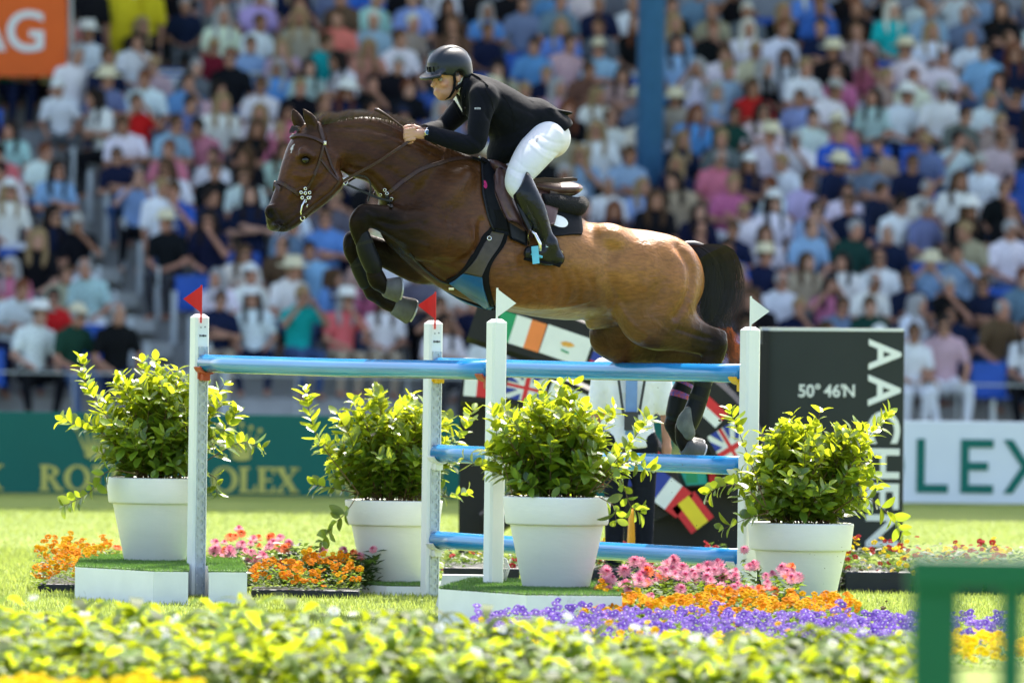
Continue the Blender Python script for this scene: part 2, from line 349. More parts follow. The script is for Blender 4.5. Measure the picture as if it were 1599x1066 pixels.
# the aisle that climbs to the left between two blocks
M['aisle'] = pm('worn_pale_step', (.47, .47, .44), .8, var=.12, scale=4)
def aisle_a(i): return a_of(302 - 26 * i, row_b(i), row_z(i))
for i in range(0, 12):
    mb = MB(); mb.box(S(aisle_a(i), row_b(i) + .25, row_z(i) + .012), (.62, .78, .024), RS); mb.box(S(aisle_a(i), row_b(i) - .2, row_z(i) - .08), (.62, .34, .15), RS)
    mb.build('aisle_tread', M['aisle'], st)
for i in range(0, 10):
    for sd in (-1, 1):
        a = aisle_a(i) + sd * .36; z = row_z(i)
        r = empty('aisle_railing', S(a, row_b(i), z), f'pale steel railing beside aisle step {["one","two","three","four","five","six","seven","eight","nine","ten"][i]} from the bottom, {"left" if sd < 0 else "right"} side', 'railing', 'railings along the stand aisle')
        for k in (-.18, .0, .18): MB().tube([S(a, row_b(i) + k, z), S(a, row_b(i) + k, z + .62)], .017, 6).build('baluster', M['white_wall'], r)
        MB().tube([S(a, row_b(i) - .22, z + .62), S(a, row_b(i) + .22, z + .62)], .02, 6).build('top_bar', M['white_wall'], r)
# roof column
M['blue_paint'] = pm('blue_column_paint', (.075, .225, .45), .4, var=.06)
_cb = row_b(8) - .12; mb = MB(); _c = S(a_of(1015, _cb, 4), _cb, 0)
mb.lathe([(.176, row_z(7)), (.172, 30.0)], _c, 28); col = mb.build('column', M['blue_paint'], None, True, base=_c)
tag(col, 'tall round blue steel column rising through the crowd', 'column')
# orange banner
M['orange'] = pm('orange_banner_cloth', (.80, .13, .015), .6, var=.05, scale=2, bump=.1, bscale=4)
M['white_print'] = pm('white_print', (.80, .80, .78), .6, var=.03)
bn = empty('banner', P(20, 60, 109.0), 'orange banner with white capital letters at upper left', 'banner')
_c = P(5, 30, 109.0); mb = MB(); mb.box(_c, (200 * 109.0 / FPX, .03, 180 * 109.0 / FPX), Matrix.Rotation(-.014, 3, 'Y')); mb.build('cloth', M['orange'], bn)
tv, tf = text_mesh('AG', 88 * 109.0 / FPX, .004, .012)
mesh_obj('lettering', [P(11, 52, 108.96) + V(x * 1.0, -z, y) for x, y, z in tv], tf, M['white_print'], bn)
MB().tube([P(110, -20, 109.2), P(110, 125, 109.2)], .03, 8).build('pole', M['steel'], bn)

# ------------------------------------------------------------------ boards along the field
M['board_green'] = pm('green_board', (.0, .115, .088), .45, var=.05, scale=2)
M['gold'] = pm('yellow_gold_print', (.52, .47, .11), .5, var=.05)
M['board_white'] = pm('white_board', (.74, .77, .80), .45, var=.03, scale=2)
M['print_green'] = pm('dark_green_print', (.0, .14, .105), .5, var=.05)
BB = -24.0
def letter(ch, w_, h, st_, serif):
    """strokes of one capital as polygons, origin at its lower left"""
    t = st_ * (.42 if serif else 1.0); s_ = []
    def ring(cx, cy, rx, ry, tx, ty, a0=0, a1=360, n=20):
        o = [(cx + rx * math.cos(math.radians(a0 + (a1 - a0) * i / n)), cy + ry * math.sin(math.radians(a0 + (a1 - a0) * i / n))) for i in range(n + 1)]
        q = [(cx + (rx - tx) * math.cos(math.radians(a0 + (a1 - a0) * i / n)), cy + (ry - ty) * math.sin(math.radians(a0 + (a1 - a0) * i / n))) for i in range(n + 1)]
        for i in range(n): s_.append([o[i], o[i + 1], q[i + 1], q[i]])
    def rect(x0, y0, x1, y1): s_.append([(x0, y0), (x1, y0), (x1, y1), (x0, y1)])
    sf = st_ * .5 if serif else 0
    if ch in 'RLE':
        rect(st_ * .3, 0, st_ * 1.3, h)
        if serif:
            for y in (0, h - t): rect(0, y, st_ * 1.8, y + t)
    if ch == 'O': ring(w_ / 2, h / 2, w_ / 2, h / 2 * 1.02, st_, t)
    if ch == 'L': rect(st_ * 1.3, 0, w_, t); (serif and rect(w_ - t, 0, w_, h * .3))
    if ch == 'E':
        for y in (0, h / 2 - t / 2, h - t): rect(st_ * 1.3, y, w_ * (.85 if y and y < h * .6 else 1), y + t)
        if serif: rect(w_ - t, 0, w_, h * .28); rect(w_ - t, h * .72, w_, h)
    if ch == 'R':
        ring(st_ * 1.1, h * .74, w_ * .55, h * .26, st_, t, -90, 90, 10); s_.append([(w_ * .35, h * .5), (w_ * .35 + st_, h * .5), (w_, 0), (w_ - st_ * 1.1, 0)])
        if serif: rect(w_ - st_ * 1.4, 0, w_ + st_ * .2, t)
    if ch == 'X':
        s_.append([(0, h), (st_ * 1.15, h), (w_, 0), (w_ - st_ * 1.15, 0)]); s_.append([(w_ - t * 1.15, h), (w_, h), (t * 1.15, 0), (0, 0)])
        if serif:
            for x in (0, w_ - st_ * 1.5):
                for y in (0, h - t): rect(x, y, x + st_ * 1.6, y + t)
    return s_
def word(mb, txt, o, ex, ez, h, wl, gap, st_, serif, depth):
    x = 0
    for i, ch in enumerate(txt):
        for k, pl in enumerate(letter(ch, wl[i], h, st_, serif)): mb.prism([(x + a, b) for a, b in pl], o + EB * (k % 4) * -.0006, ex, ez, depth)
        x += wl[i] + gap
def crown(mb, c, ex, ez, s_):
    for k in (-2, -1, 0, 1, 2):
        tip = (k * .23 * s_, (.5 - abs(k) * .07) * s_); bx = k * .09 * s_
        mb.prism([(bx - .055 * s_, -.22 * s_), (bx + .055 * s_, -.22 * s_), tip], c + EB * (-.001 * (k + 3)), ex, ez, -EB * .003)
        mb.prism([(tip[0] + .06 * s_ * math.cos(a), tip[1] + .06 * s_ * math.sin(a)) for a in np.arange(8) * math.pi / 4], c + EB * (-.007 - .001 * (k + 3)), ex, ez, -EB * .003)
    mb.prism([(.24 * s_ * math.cos(a), -.3 * s_ + .1 * s_ * math.sin(a)) for a in np.arange(16) * math.pi / 8], c - EB * .014, ex, ez, -EB * .003)
ZB0, ZB1 = 0.02, .735
edge = a_of(1262, BB, .4); segs = [a_of(x, BB, .4) for x in (-260, 258, 718)] + [edge]
bd = empty('perimeter_board', S(-2, BB, 0), 'long dark green perimeter board with gold lettering and crowns', 'board')
for k in range(3):
    MB().box(S((segs[k] + segs[k + 1]) / 2, BB, (ZB0 + ZB1) / 2), (segs[k + 1] - segs[k] - .006, .1, ZB1 - ZB0), RS, bev=.008).build('panel', M['board_green'], bd)
for c in (-88, 146, 376, 606, 836, 1064):
    sc = 76.0 / FPX; mb = MB()
    o = S(a_of(c - 85, BB, .2), BB - .055, 0); py = pix(S(a_of(c, BB, .2), BB, 0))[1]
    zt = .045
    word(mb, 'ROLEX', o + V(0, 0, zt), ER, V(0, 0, 1), 40 * sc, [36 * sc, 42 * sc, 27 * sc, 27 * sc, 36 * sc], 1.5 * sc, 9 * sc, True, -EB * .006)
    mb.build('lettering', M['gold'], bd)
    mb = MB(); crown(mb, S(a_of(c, BB, .5), BB - .055, .47), ER, V(0, 0, 1), 62 * sc); mb.build('crown_emblem', M['gold'], bd)
wb = empty('perimeter_board', S(4.5, BB, 0), 'white perimeter board with large dark green capitals at right', 'board')
wend = a_of(1850, BB, .4)
MB().box(S((edge + wend) / 2, BB, (ZB0 + ZB1 + .02) / 2), (wend - edge - .006, .1, ZB1 - ZB0 + .02), RS, bev=.008).build('panel', M['board_white'], wb)
sc = 76.2 / FPX; mb = MB()
word(mb, 'ROLEX', S(a_of(1262, BB, .3), BB - .055, .115), ER, V(0, 0, 1), 84 * sc, [62 * sc, 72 * sc, 54 * sc, 56 * sc, 72 * sc], 16 * sc, 13 * sc, False, -EB * .006)
mb.build('lettering', M['print_green'], wb)

# ------------------------------------------------------------------ black name box and the arch of flags behind the jump
M['black_panel'] = pm('charcoal_panel', (.022, .027, .027), .45, var=.1, scale=3)
M['black_gloss'] = pm('black_panel', (.009, .009, .010), .4, var=.1)
YS = 60.0; sg = empty('name_box', P(1300, 862, YS), 'charcoal display box with white vertical town name right of jump', 'sign')
def SP(px, py, dy=0): return P(px, py, YS + dy)
sx = FPX / YS; RR = Matrix.Rotation(-.006, 3, 'Y')
c = SP(1304, 692); MB().box(c + V(0, .25, 0), (214 / sx, .5, 356 / sx), RR, bev=.006).build('box', M['black_panel'], sg)
MB().box(SP(1300, 514.5) + V(0, .25, 0), (222 / sx, .52, 4 / sx), RR).build('top_trim', M['white_print'], sg)
MB().box(SP(1194, 692) + V(0, .2, 0), (12 / sx, .5, 354 / sx), RR).build('side_frame', M['black_gloss'], sg)
cap = 51.0; yy = 529.0
for ch, hpx in zip('AACHEN', (53, 54, 56, 52, 46, 56)):
    tv, tf = text_mesh(ch, 1.0, .004, .02); a = np.array(tv); a[:, :2] -= (a[:, :2].min(0) + a[:, :2].max(0)) / 2; ext = a[:, :2].max(0) - a[:, :2].min(0)
    cx, cy = 1382 - (yy - 529) * .018, yy + hpx / 2 - 2
    vs_ = [SP(cx, cy, -.004) + V(y / ext[1] * cap / sx, -z, -x / ext[0] * (hpx - 5) / sx) for x, y, z in a]
    mesh_obj('letter', vs_, tf, M['white_print'], sg); yy += hpx + 2.5
for txt, cx in (("50°", 1264), ("46'", 1302), ('N', 1326)):
    tv, tf = text_mesh(txt, 27 / sx, .003, .002); mesh_obj('numeral' if txt != 'N' else 'letter', [SP(cx, 611, -.004) + V(x * .95, -z, y) for x, y, z in tv], tf, M['white_print'], sg)

FC = {'w': (.75, .75, .73), 'r': (.62, .03, .035), 'g': (.02, .28, .12), 'o': (.80, .22, .06), 'b': (.03, .05, .30), 'y': (.80, .60, .03), 'c': (.25, .55, .75), 'k': (.01, .01, .01), 't': (.02, .35, .28), 'e': (.75, .35, .06)}
FM = {k: pm('flag_print_' + {'w': 'white', 'r': 'red', 'g': 'green', 'o': 'orange', 'b': 'blue', 'y': 'yellow', 'c': 'pale_blue', 'k': 'black', 't': 'teal', 'e': 'copper'}[k], v, .55, var=.05) for k, v in FC.items()}
YF = 57.5
ar = empty('flag_arch', P(940, 860, YF), 'black looping display frame covered with small national flags', 'display')
def band(pts, wpx, name='band', dy=0.0, mat='black_gloss'):
    p = spline(pts, 8); mb = MB(); pp = [P(x, y, YF + dy) for x, y in p]; mb.ribbon(pp, [V(0, -1, 0)] * len(pp), wpx * YF / FPX, .05); return mb.build(name, M[mat], ar)
band([(742, 488), (790, 504), (880, 534), (975, 572), (1060, 606), (1130, 665), (1180, 760)], 96)
band([(722, 596), (770, 600), (830, 606), (930, 650), (1010, 720), (1050, 800)], 74, dy=.08)
band([(760, 820), (840, 770), (940, 742), (1040, 742), (1120, 735), (1185, 690)], 46, dy=.16)
MB().box(P(1080, 800, YF + .42), (215 * YF / FPX, .3, 130 * YF / FPX)).build('plinth', M['black_gloss'], ar)
MB().box(P(1165, 700, YF + .5), (60 * YF / FPX, .12, 330 * YF / FPX)).build('upright', M['black_gloss'], ar)
MB().box(P(742, 740, YF + .5), (50 * YF / FPX, .12, 250 * YF / FPX)).build('upright', M['black_gloss'], ar)
def flag(cx, cy, ang, w_, h, cells, dy=-.031, extra=()):
    """cells: (x0, y0, x1, y1, colour) in 0..1 of the flag"""
    k = YF / FPX; a = math.radians(ang); ex = V(math.cos(a), 0, -math.sin(a)); ez = V(math.sin(a), 0, math.cos(a)); o = P(cx, cy, YF + dy); keys = []
    mb = MB()
    for i, (x0, y0, x1, y1, cc) in enumerate(cells):
        if cc not in keys: keys.append(cc)
        mb.prism([((x0 - .5) * w_ * k, (y0 - .5) * h * k), ((x1 - .5) * w_ * k, (y0 - .5) * h * k), ((x1 - .5) * w_ * k, (y1 - .5) * h * k), ((x0 - .5) * w_ * k, (y1 - .5) * h * k)], o, ex, ez, V(0, -.002 - .0012 * (i if len(cells) != 3 or cells[0][2] - cells[0][0] > .9 and cells[1][1] != cells[0][3] else 0), 0), keys.index(cc))
    for pl, cc in extra:
        if cc not in keys: keys.append(cc)
        mb.prism([((x - .5) * w_ * k, (y - .5) * h * k) for x, y in pl], o + V(0, -.004 - .002 * len(mb.f) * .05, 0), ex, ez, V(0, -.002, 0), keys.index(cc))
    mb.build('flag', [FM[q] for q in keys], ar)
tri = lambda a, b, c_: [(0, 0, 1 / 3, 1, a), (1 / 3, 0, 2 / 3, 1, b), (2 / 3, 0, 1, 1, c_)]
hor = lambda a, b, c_: [(0, 0, 1, 1 / 3, c_), (0, 1 / 3, 1, 2 / 3, b), (0, 2 / 3, 1, 1, a)]
blob = [(.36, .55), (.45, .64), (.58, .66), (.68, .6), (.58, .5), (.44, .47)]
UK = dict(cells=[(0, 0, 1, 1, 'w'), (0, .44, 1, .56, 'r'), (.44, 0, .56, 1, 'r')], extra=[([(x, y) for x, y in q], 'b') for q in ([(.12, 0), (.38, 0), (.38, .26)], [(0, .12), (.3, .38), (0, .38)], [(.62, 0), (.88, 0), (.62, .26)], [(1, .12), (1, .38), (.7, .38)], [(.12, 1), (.38, .74), (.38, 1)], [(0, .88), (0, .62), (.3, .62)], [(.62, 1), (.62, .74), (.88, 1)], [(1, .62), (1, .88), (.7, .62)])])
flag(812, 517, 17, 74, 46, tri('g', 'w', 'o'))
flag(884, 540, 18, 74, 46, [(0, 0, 1, 1, 'w')], extra=[(blob, 'e'), ([(.42, .3), (.6, .27), (.6, .33), (.42, .36)], 'g')])
flag(958, 567, 20, 72, 46, hor('y', 'b', 'r')); flag(1034, 600, 26, 76, 46, [(0, 0, 1, 1, 'c'), (0, .35, 1, .65, 'w')]); flag(1098, 640, 42, 66, 44, hor('r', 'w', 'k'))
flag(1142, 700, 58, 70, 46, UK['cells'], extra=UK['extra'])
flag(755, 600, 4, 60, 40, tri('w', 'r', 'g'), .05); flag(822, 606, 12, 62, 42, UK['cells'], .05, UK['extra']); flag(884, 626, 22, 62, 42, hor('w', 'w', 'g'), .05)
flag(945, 662, 36, 60, 42, hor('r', 'w', 'b'), .05); flag(998, 706, 42, 60, 42, tri('b', 'w', 'r'), .05); flag(1043, 770, 36, 66, 46, tri('b', 'w', 'r'), -.05); flag(1082, 800, 52, 50, 44, [(0, 0, 1, 1, 'r'), (0, .25, 1, .75, 'y')], -.05)
flag(1062, 742, -4, 90, 32, [(0, 0, 1, 1, 't'), (.25, .1, .45, .9, 'y'), (.6, .1, .8, .9, 'g')], .12); flag(1125, 735, -8, 46, 34, tri('r', 'g', 'y'), .12)
flag(960, 742, 2, 70, 32, tri('r', 'y', 'b'), .12); flag(880, 756, -14, 60, 34, tri('r', 'c', 'b'), .12); flag(812, 786, -24, 60, 34, hor('y', 'r', 'g'), .12)
# ------------------------------------------------------------------ people: shared shapes
def head_prims(f, T, s=1.0, inf=0.0):
    """skull and face; T maps head space (forward, left, up) to the field's space and returns (point, axes)"""
    A = T.axes
    E = lambda c, r, k=.015, neg=False: f.ell(T(c), [x * s for x in r], A, k, neg, inf)
    E((0, 0, .03), (.096, .076, .096)); E((.030, 0, -.048), (.064, .056, .082), .03); E((.070, 0, -.102), (.024, .024, .021), .03)
    E((.042, .038, -.082), (.050, .016, .022), .025); E((.042, -.038, -.082), (.050, .016, .022), .025)
    if inf == 0:
        for sd in (-1, 1):
            E((.088, sd * .034, -.008), (.012, .017, .012), .012, True); E((.083, sd * .032, .018), (.018, .026, .010), .012)
            E((.074, sd * .044, -.036), (.020, .020, .018), .02); E((-.004, sd * .078, -.010), (.018, .009, .030), .006)
        f.chain([T((.090, 0, .006)), T((.106, 0, -.020)), T((.117, 0, -.036))], [.008 * s, .0095 * s, .0125 * s], .009, sub=2)
        E((.094, 0, -.066), (.008, .021, .005), .008); E((.091, 0, -.077), (.009, .018, .006), .008)
        E((.104, 0, -.0715), (.010, .019, .0020), .004, True)
class HT:
    """head frame: origin c, yaw, pitch (down +), roll in a field where 'fwd' and 'left' are given"""
    def __init__(s, c, fwd, left, up=(0, 0, 1), scale=1.0):
        s.c = np.asarray(c, float); s.axes = np.array([fwd, left, up], float); s.scale = scale
    def __call__(s, p): return s.c + s.scale * (np.asarray(p, float) @ s.axes)

M['skin'] = objcol('skin', .55, .12, 20, bump=.05)
M['cloth'] = objcol('cloth', .85, .14, 9, bump=.5, bscale=14)
M['cloth_check'] = objcol('patterned_cloth', .85, .75, 34, bump=.4)
M['hair'] = objcol('hair', .5, .45, 60, bump=.6, bscale=70)
M['straw'] = objcol('hat_cloth', .8, .15, 40)
LAT = (1, 0, 0)
def seated(arms, legs='down', r1=.014, r2=.016):
    """fields for body, shirt and trousers of a seated figure facing -Y, feet at the origin"""
    lo, hi = (-.42, -.55, -.02), (.42, .36, 1.36)
    B, Sh, Tr = SDF(lo, hi, r1), SDF(lo, hi, r1), SDF(lo, hi, r2)
    hd = HT((0, .03, 1.185), (0, -1, 0), (1, 0, 0)); head_prims(B, hd)
    torso = [((0, .13, .50), .115), ((0, .14, .62), .105), ((0, .13, .76), .105), ((0, .11, .90), .112), ((0, .09, 1.00), .085)]
    tp, tr = [t[0] for t in torso], [t[1] for t in torso]; q = [1.45, 1.35, 1.4, 1.5, 1.6]
    for F, i in ((B, -.012), (Sh, .008)):
        F.chain(tp, tr, .03, LAT, q, inf=i)
    B.chain([(0, .09, 1.0), (0, .06, 1.10)], [.052, .05], .03)
    for sd in (-1, 1):
        sh = (sd * .175, .095, .965); e, h = arms[0 if sd < 0 else 1]
        e = (sd * e[0], e[1], e[2]); h = (sd * h[0], h[1], h[2])
        B.chain([sh, e], [.047, .036], .03); B.chain([e, h], [.036, .026], .02)
        hn = np.array(h) + (np.array(h) - np.array(e)) / np.linalg.norm(np.array(h) - np.array(e)) * .06; B.chain([h, hn], [.03, .03], .02, LAT, .8)
        Sh.chain([sh, tuple(np.array(sh) * .35 + np.array(e) * .65)], [.066, .058], .03)
        hp = (sd * .085, .13, .50); kn = (sd * .12, -.27, .50 if legs == 'down' else .56); ft = (sd * .11, -.22, .09)
        if legs == 'wide': kn = (sd * .2, -.24, .5); ft = (sd * .16, -.24, .09)
        for F, i in ((B, -.012), (Tr, .006)):
            F.chain([hp, kn], [.085, .058], .03, inf=i); F.chain([kn, (kn[0], kn[1] + .01, .35), ft], [.056, .052, .036], .02, inf=i)
        B.chain([(ft[0], ft[1] + .04, .045), (ft[0], ft[1] - .14, .03)], [.042, .032], .02, LAT, 1.1)
    Tr.chain([(0, .13, .50), (0, .14, .58)], [.12, .11], .03, LAT, 1.45)
    Sh.half((0, 0, .56), (0, 0, -1)); return B, Sh, Tr
def standing():
    lo, hi = (-.42, -.3, -.02), (.42, .3, 1.85); B, Sh, Tr = SDF(lo, hi, .016), SDF(lo, hi, .016), SDF(lo, hi, .018)
    head_prims(B, HT((0, -.01, 1.645), (0, -1, 0), (1, 0, 0)))
    tp, tr, q = [(0, .02, .93), (0, .02, 1.08), (0, .02, 1.25), (0, .03, 1.38), (0, .03, 1.46)], [.115, .10, .108, .108, .08], [1.4, 1.35, 1.45, 1.6, 1.7]
    for F, i in ((B, -.012), (Sh, .010)): F.chain(tp, tr, .03, LAT, q, inf=i)
    B.chain([(0, .03, 1.46), (0, .01, 1.57)], [.054, .052], .03)
    for sd in (-1, 1):
        B.chain([(sd * .185, .03, 1.42), (sd * .225, .04, 1.13), (sd * .235, -.03, .90)], [.048, .037, .028], .03); B.chain([(sd * .235, -.03, .9), (sd * .235, -.05, .8)], [.032, .026], .02)
        Sh.chain([(sd * .185, .03, 1.42), (sd * .222, .04, 1.17)], [.068, .064], .03)
        for F, i in ((B, -.012), (Tr, .008)): F.chain([(sd * .085, .02, .93), (sd * .095, .01, .50), (sd * .10, .03, .09)], [.09, .060, .045], .03, inf=i)
        B.chain([(sd * .1, .05, .05), (sd * .11, -.14, .035)], [.045, .035], .02)
    Tr.chain([(0, .02, .95), (0, .02, 1.0)], [.115, .11], .03, LAT, 1.4); Sh.half((0, 0, .90), (0, 0, -1)); return B, Sh, Tr
def to_me(name, F, mat, smooth=1):
    v, f = F.mesh(smooth); me = bpy.data.meshes.new(name); me.from_pydata(v.tolist(), [], f.tolist()); me.materials.append(mat)
    me.polygons.foreach_set('use_smooth', [True] * len(me.polygons)); me.update(); return me
ARMS = [(((.24, .05, .70), (.07, -.14, .62)),) * 2, (((.25, .02, .72), (-.03, -.11, .74)), ((.25, .02, .73), (-.05, -.09, .80))),
        (((.24, .02, .70), (.05, -.12, .62)), ((.24, -.12, .80), (.06, -.09, 1.02))), (((.27, -.08, .86), (.07, -.14, 1.12)),) * 2,
        (((.26, .06, .70), (.16, -.22, .58)),) * 2]
POSES = []
for k, ar_ in enumerate(ARMS):
    B_, S_, T_ = seated(ar_, 'wide' if k == 4 else 'down'); POSES.append((to_me('spectator_body', B_, M['skin']), to_me('shirt', S_, M['cloth']), to_me('trousers', T_, M['cloth'])))
B_, S_, T_ = standing(); STAND = (to_me('person_body', B_, M['skin']), to_me('shirt', S_, M['cloth']), to_me('trousers', T_, M['cloth']))
def hair_me(kind, low=0):
    F = SDF((-.16, -.16, -.36), (.16, .2, .18), low or .011); hd = HT((0, 0, 0), (0, -1, 0), (1, 0, 0)); head_prims(F, hd, 1.0, .009)
    if kind == 'long':
        for sd in (-1, 1): F.chain([(sd * .07, .03, .05), (sd * .088, .03, -.08), (sd * .085, .0, -.22), (sd * .08, -.03, -.3)], [.035, .035, .04, .02], .03)
        F.chain([(0, .08, .05), (0, .09, -.1), (0, .09, -.25)], [.06, .06, .045], .03, LAT, 1.4)
    if kind == 'bun': F.ell((0, .115, .06), (.045, .045, .045), k=.02)
    F.ell((0, -.115, -.045 if kind != 'crop' else -.03), (.072, .115, .105), k=.012, neg=True)            # the face stays free
    if kind in ('short', 'bun', 'crop'):
        F.ell((0, -.02, -.13), (.2, .2, .10), k=.01, neg=True)
    if kind == 'crop': F.ell((0, -.05, .13), (.07, .08, .055), k=.01, neg=True)
    return F.mesh(0) if low else to_me('hair', F, M['hair'])
HAIR = {k: hair_me(k) for k in ('short', 'long', 'bun', 'crop')}
def hat_me(kind):
    mb = MB()
    if kind == 'cap':
        F = SDF((-.13, -.26, -.05), (.13, .16, .18), .010); head_prims(F, HT((0, 0, 0), (0, -1, 0), (1, 0, 0)), 1.0, .018); F.half((0, 0, .035), (0, 0, -1))
        F.chain([(0, -.09, .045), (0, -.18, .03)], [.012, .010], .01, LAT, 6.0); return to_me('cap', F, M['straw'])
    mb.lathe([(.19, .035), (.195, .042), (.115, .058), (.105, .075), (.10, .14), (.085, .155), (.0, .157)], (0, .0, 0), 24)
    me = bpy.data.meshes.new('sun_hat'); me.from_pydata([tuple(x) for x in mb.v], [], mb.f); me.materials.append(M['straw']); me.polygons.foreach_set('use_smooth', [True] * len(me.polygons)); return me
HATS = {'cap': hat_me('cap'), 'sun hat': hat_me('hat')}
_g = MB()
for sd in (-1, 1): _g.box((sd * .034, -.098, -.006), (.054, .012, .03), bev=.005)
_g.box((0, -.106, .002), (.02, .008, .006))
GLASS = bpy.data.meshes.new('sunglasses'); GLASS.from_pydata([tuple(x) for x in _g.v], [], _g.f); M['shades'] = pm('dark_lens', (.01, .01, .012), .15); GLASS.materials.append(M['shades'])
CLO = {'white': (.82, .83, .86), 'off white': (.74, .71, .64), 'pale blue': (.29, .43, .64), 'sky blue': (.13, .29, .60), 'royal blue': (.04, .13, .50), 'navy': (.012, .018, .05), 'black': (.010, .010, .012),
       'grey': (.13, .14, .15), 'beige': (.40, .32, .23), 'pink': (.58, .17, .27), 'pale pink': (.58, .38, .40), 'coral': (.75, .18, .15), 'red': (.60, .02, .02), 'maroon': (.20, .015, .03), 'teal': (.01, .36, .36),
       'green': (.02, .32, .11), 'dark green': (.015, .06, .04), 'mint': (.42, .60, .54), 'yellow': (.65, .52, .02), 'pale yellow': (.66, .62, .36), 'lilac': (.52, .38, .62), 'blue grey': (.16, .22, .34), 'brown': (.14, .08, .05), 'turquoise': (.02, .45, .52), 'salmon': (.65, .25, .20)}
POOL = ['white'] * 32 + ['off white'] * 10 + ['pale blue'] * 9 + ['sky blue'] * 4 + ['navy'] * 17 + ['black'] * 20 + ['brown'] * 4 + ['grey'] * 7 + ['beige'] * 7 + ['pale pink'] * 5 + ['pink'] * 4 + ['blue grey'] * 7 + ['royal blue'] * 3 + ['mint', 'pale yellow', 'coral', 'green', 'red', 'maroon', 'lilac', 'dark green', 'dark green', 'salmon']
HC = {'dark': (.02, .013, .010), 'brown': (.085, .045, .022), 'blond': (.34, .23, .11), 'grey': (.38, .37, .36), 'auburn': (.16, .05, .02)}
SK = [(.46, .24, .155), (.40, .20, .125), (.52, .29, .20), (.43, .22, .145), (.34, .165, .10), (.48, .235, .155)]
# what the photograph shows where (pixel of the chest, top colour, extras)
SEEN = [(40, 100, 'green'), (200, 98, 'white'), (320, 72, 'off white'), (355, 108, 'maroon'), (385, 62, 'white'), (475, 108, 'pale pink'), (525, 100, 'teal'), (545, 66, 'coral'), (585, 102, 'salmon'), (35, 168, 'black'), (93, 162, 'white', 'cap'), (60, 215, 'pale pink'), (115, 238, 'lilac'),
        (165, 272, 'navy'), (205, 198, 'red'), (160, 176, 'blue grey'), (280, 172, 'sky blue'), (240, 218, 'pale blue'), (225, 282, 'pink'), (300, 268, 'white'), (270, 305, 'white'), (330, 180, 'pale pink'), (370, 212, 'off white'), (435, 195, 'pink'), (350, 245, 'pink'),
        (330, 352, 'navy'), (350, 432, 'off white'), (405, 466, 'white', 'cap'), (470, 456, 'white', 'sun hat'), (500, 382, 'sky blue'), (440, 516, 'teal'), (515, 500, 'coral'), (570, 536, 'royal blue'), (620, 522, 'white'), (30, 440, 'black', 'long'), (115, 398, 'black', 'cap'), (110, 462, 'beige'), (175, 462, 'mint'),
        (60, 572, 'white', 'sun hat'), (20, 548, 'off white'), (130, 542, 'dark green', 'cap'), (270, 542, 'black'), (180, 545, 'black'), (45, 632, 'red'), (1370, 76, 'turquoise'), (1470, 76, 'white'), (1530, 92, 'white'), (1535, 46, 'pale blue'), (1575, 40, 'black'), (1465, 178, 'white'), (1515, 202, 'white'),
        (1290, 188, 'white', 'cap'), (1350, 190, 'mint'), (1330, 238, 'pink', 'cap'), (1410, 192, 'white'), (1500, 342, 'white'), (1365, 442, 'white'), (1435, 456, 'pale blue'), (1480, 482, 'black'), (1490, 522, 'navy'), (1545, 402, 'beige'), (1418, 560, 'white'), (1470, 570, 'pale pink'), (1580, 610, 'white'), (1530, 575, 'brown'),
        (1180, 244, 'white', 'sun hat'), (1130, 218, 'dark green'), (1090, 176, 'pale blue'), (1150, 82, 'white'), (1210, 82, 'white'), (1200, 106, 'pale yellow'), (1258, 128, 'off white'), (965, 106, 'pale blue'), (1010, 258, 'sky blue'), (955, 212, 'white'), (1145, 20, 'black'), (600, 48, 'mint'), (620, 110, 'white'), (665, 60, 'pale blue'), (770, 60, 'sky blue'), (865, 108, 'pale pink'),
        (1240, 450, 'beige'), (1290, 492, 'pink'), (1350, 492, 'white'), (1240, 380, 'white'), (1210, 300, 'white'), (1425, 270, 'blue grey'), (1460, 140, 'white'), (1290, 320, 'white'), (1215, 345, 'white'), (430, 260, 'pink'), (390, 300, 'white'), (1060, 200, 'beige'), (920, 110, 'grey'), (945, 300, 'pale blue'), (985, 330, 'pale blue')]
VACANT = [(295, 425), (392, 390), (12, 405), (205, 525), (1525, 632), (1495, 290), (1578, 310), (150, 520), (10, 640), (375, 545), (1500, 145), (1190, 20), (1590, 250), (1450, 395)]
M['seat'] = pm('blue_plastic_seat', (.008, .085, .42), .35, var=.06)
_s = MB(); _s.box((0, .0, .42), (.42, .40, .03), bev=.012); _s.box((0, .2, .63), (.42, .035, .40), Matrix.Rotation(-.12, 3, 'X'), bev=.015)
SEATP = bpy.data.meshes.new('seat_shell'); SEATP.from_pydata([tuple(x) for x in _s.v], [], _s.f); SEATP.materials.append(M['seat'])
_s = MB(); _s.box((0, .05, .2), (.06, .3, .4)); SEATL = bpy.data.meshes.new('pedestal'); SEATL.from_pydata([tuple(x) for x in _s.v], [], _s.f); SEATL.materials.append(M['steel'])
CHECK = {}
for p_ in POSES:
    c_ = p_[1].copy(); c_.materials[0] = M['cloth_check']; CHECK[p_[1].name] = c_
ORD = ['first', 'second', 'third', 'fourth', 'fifth', 'sixth', 'seventh', 'eighth', 'ninth', 'tenth', 'eleventh', 'twelfth', 'thirteenth', 'fourteenth', 'fifteenth', 'sixteenth']
CARD = [''] + ORD + ['seventeenth', 'eighteenth', 'nineteenth', 'twentieth'] + ['twenty-' + x for x in ORD[:9]] + ['thirtieth'] + ['thirty-' + x for x in ORD[:9]] + ['fortieth']
def nth(n): return f"{n}{'th' if 10 <= n % 100 <= 20 else {1: 'st', 2: 'nd', 3: 'rd'}.get(n % 10, 'th')}"
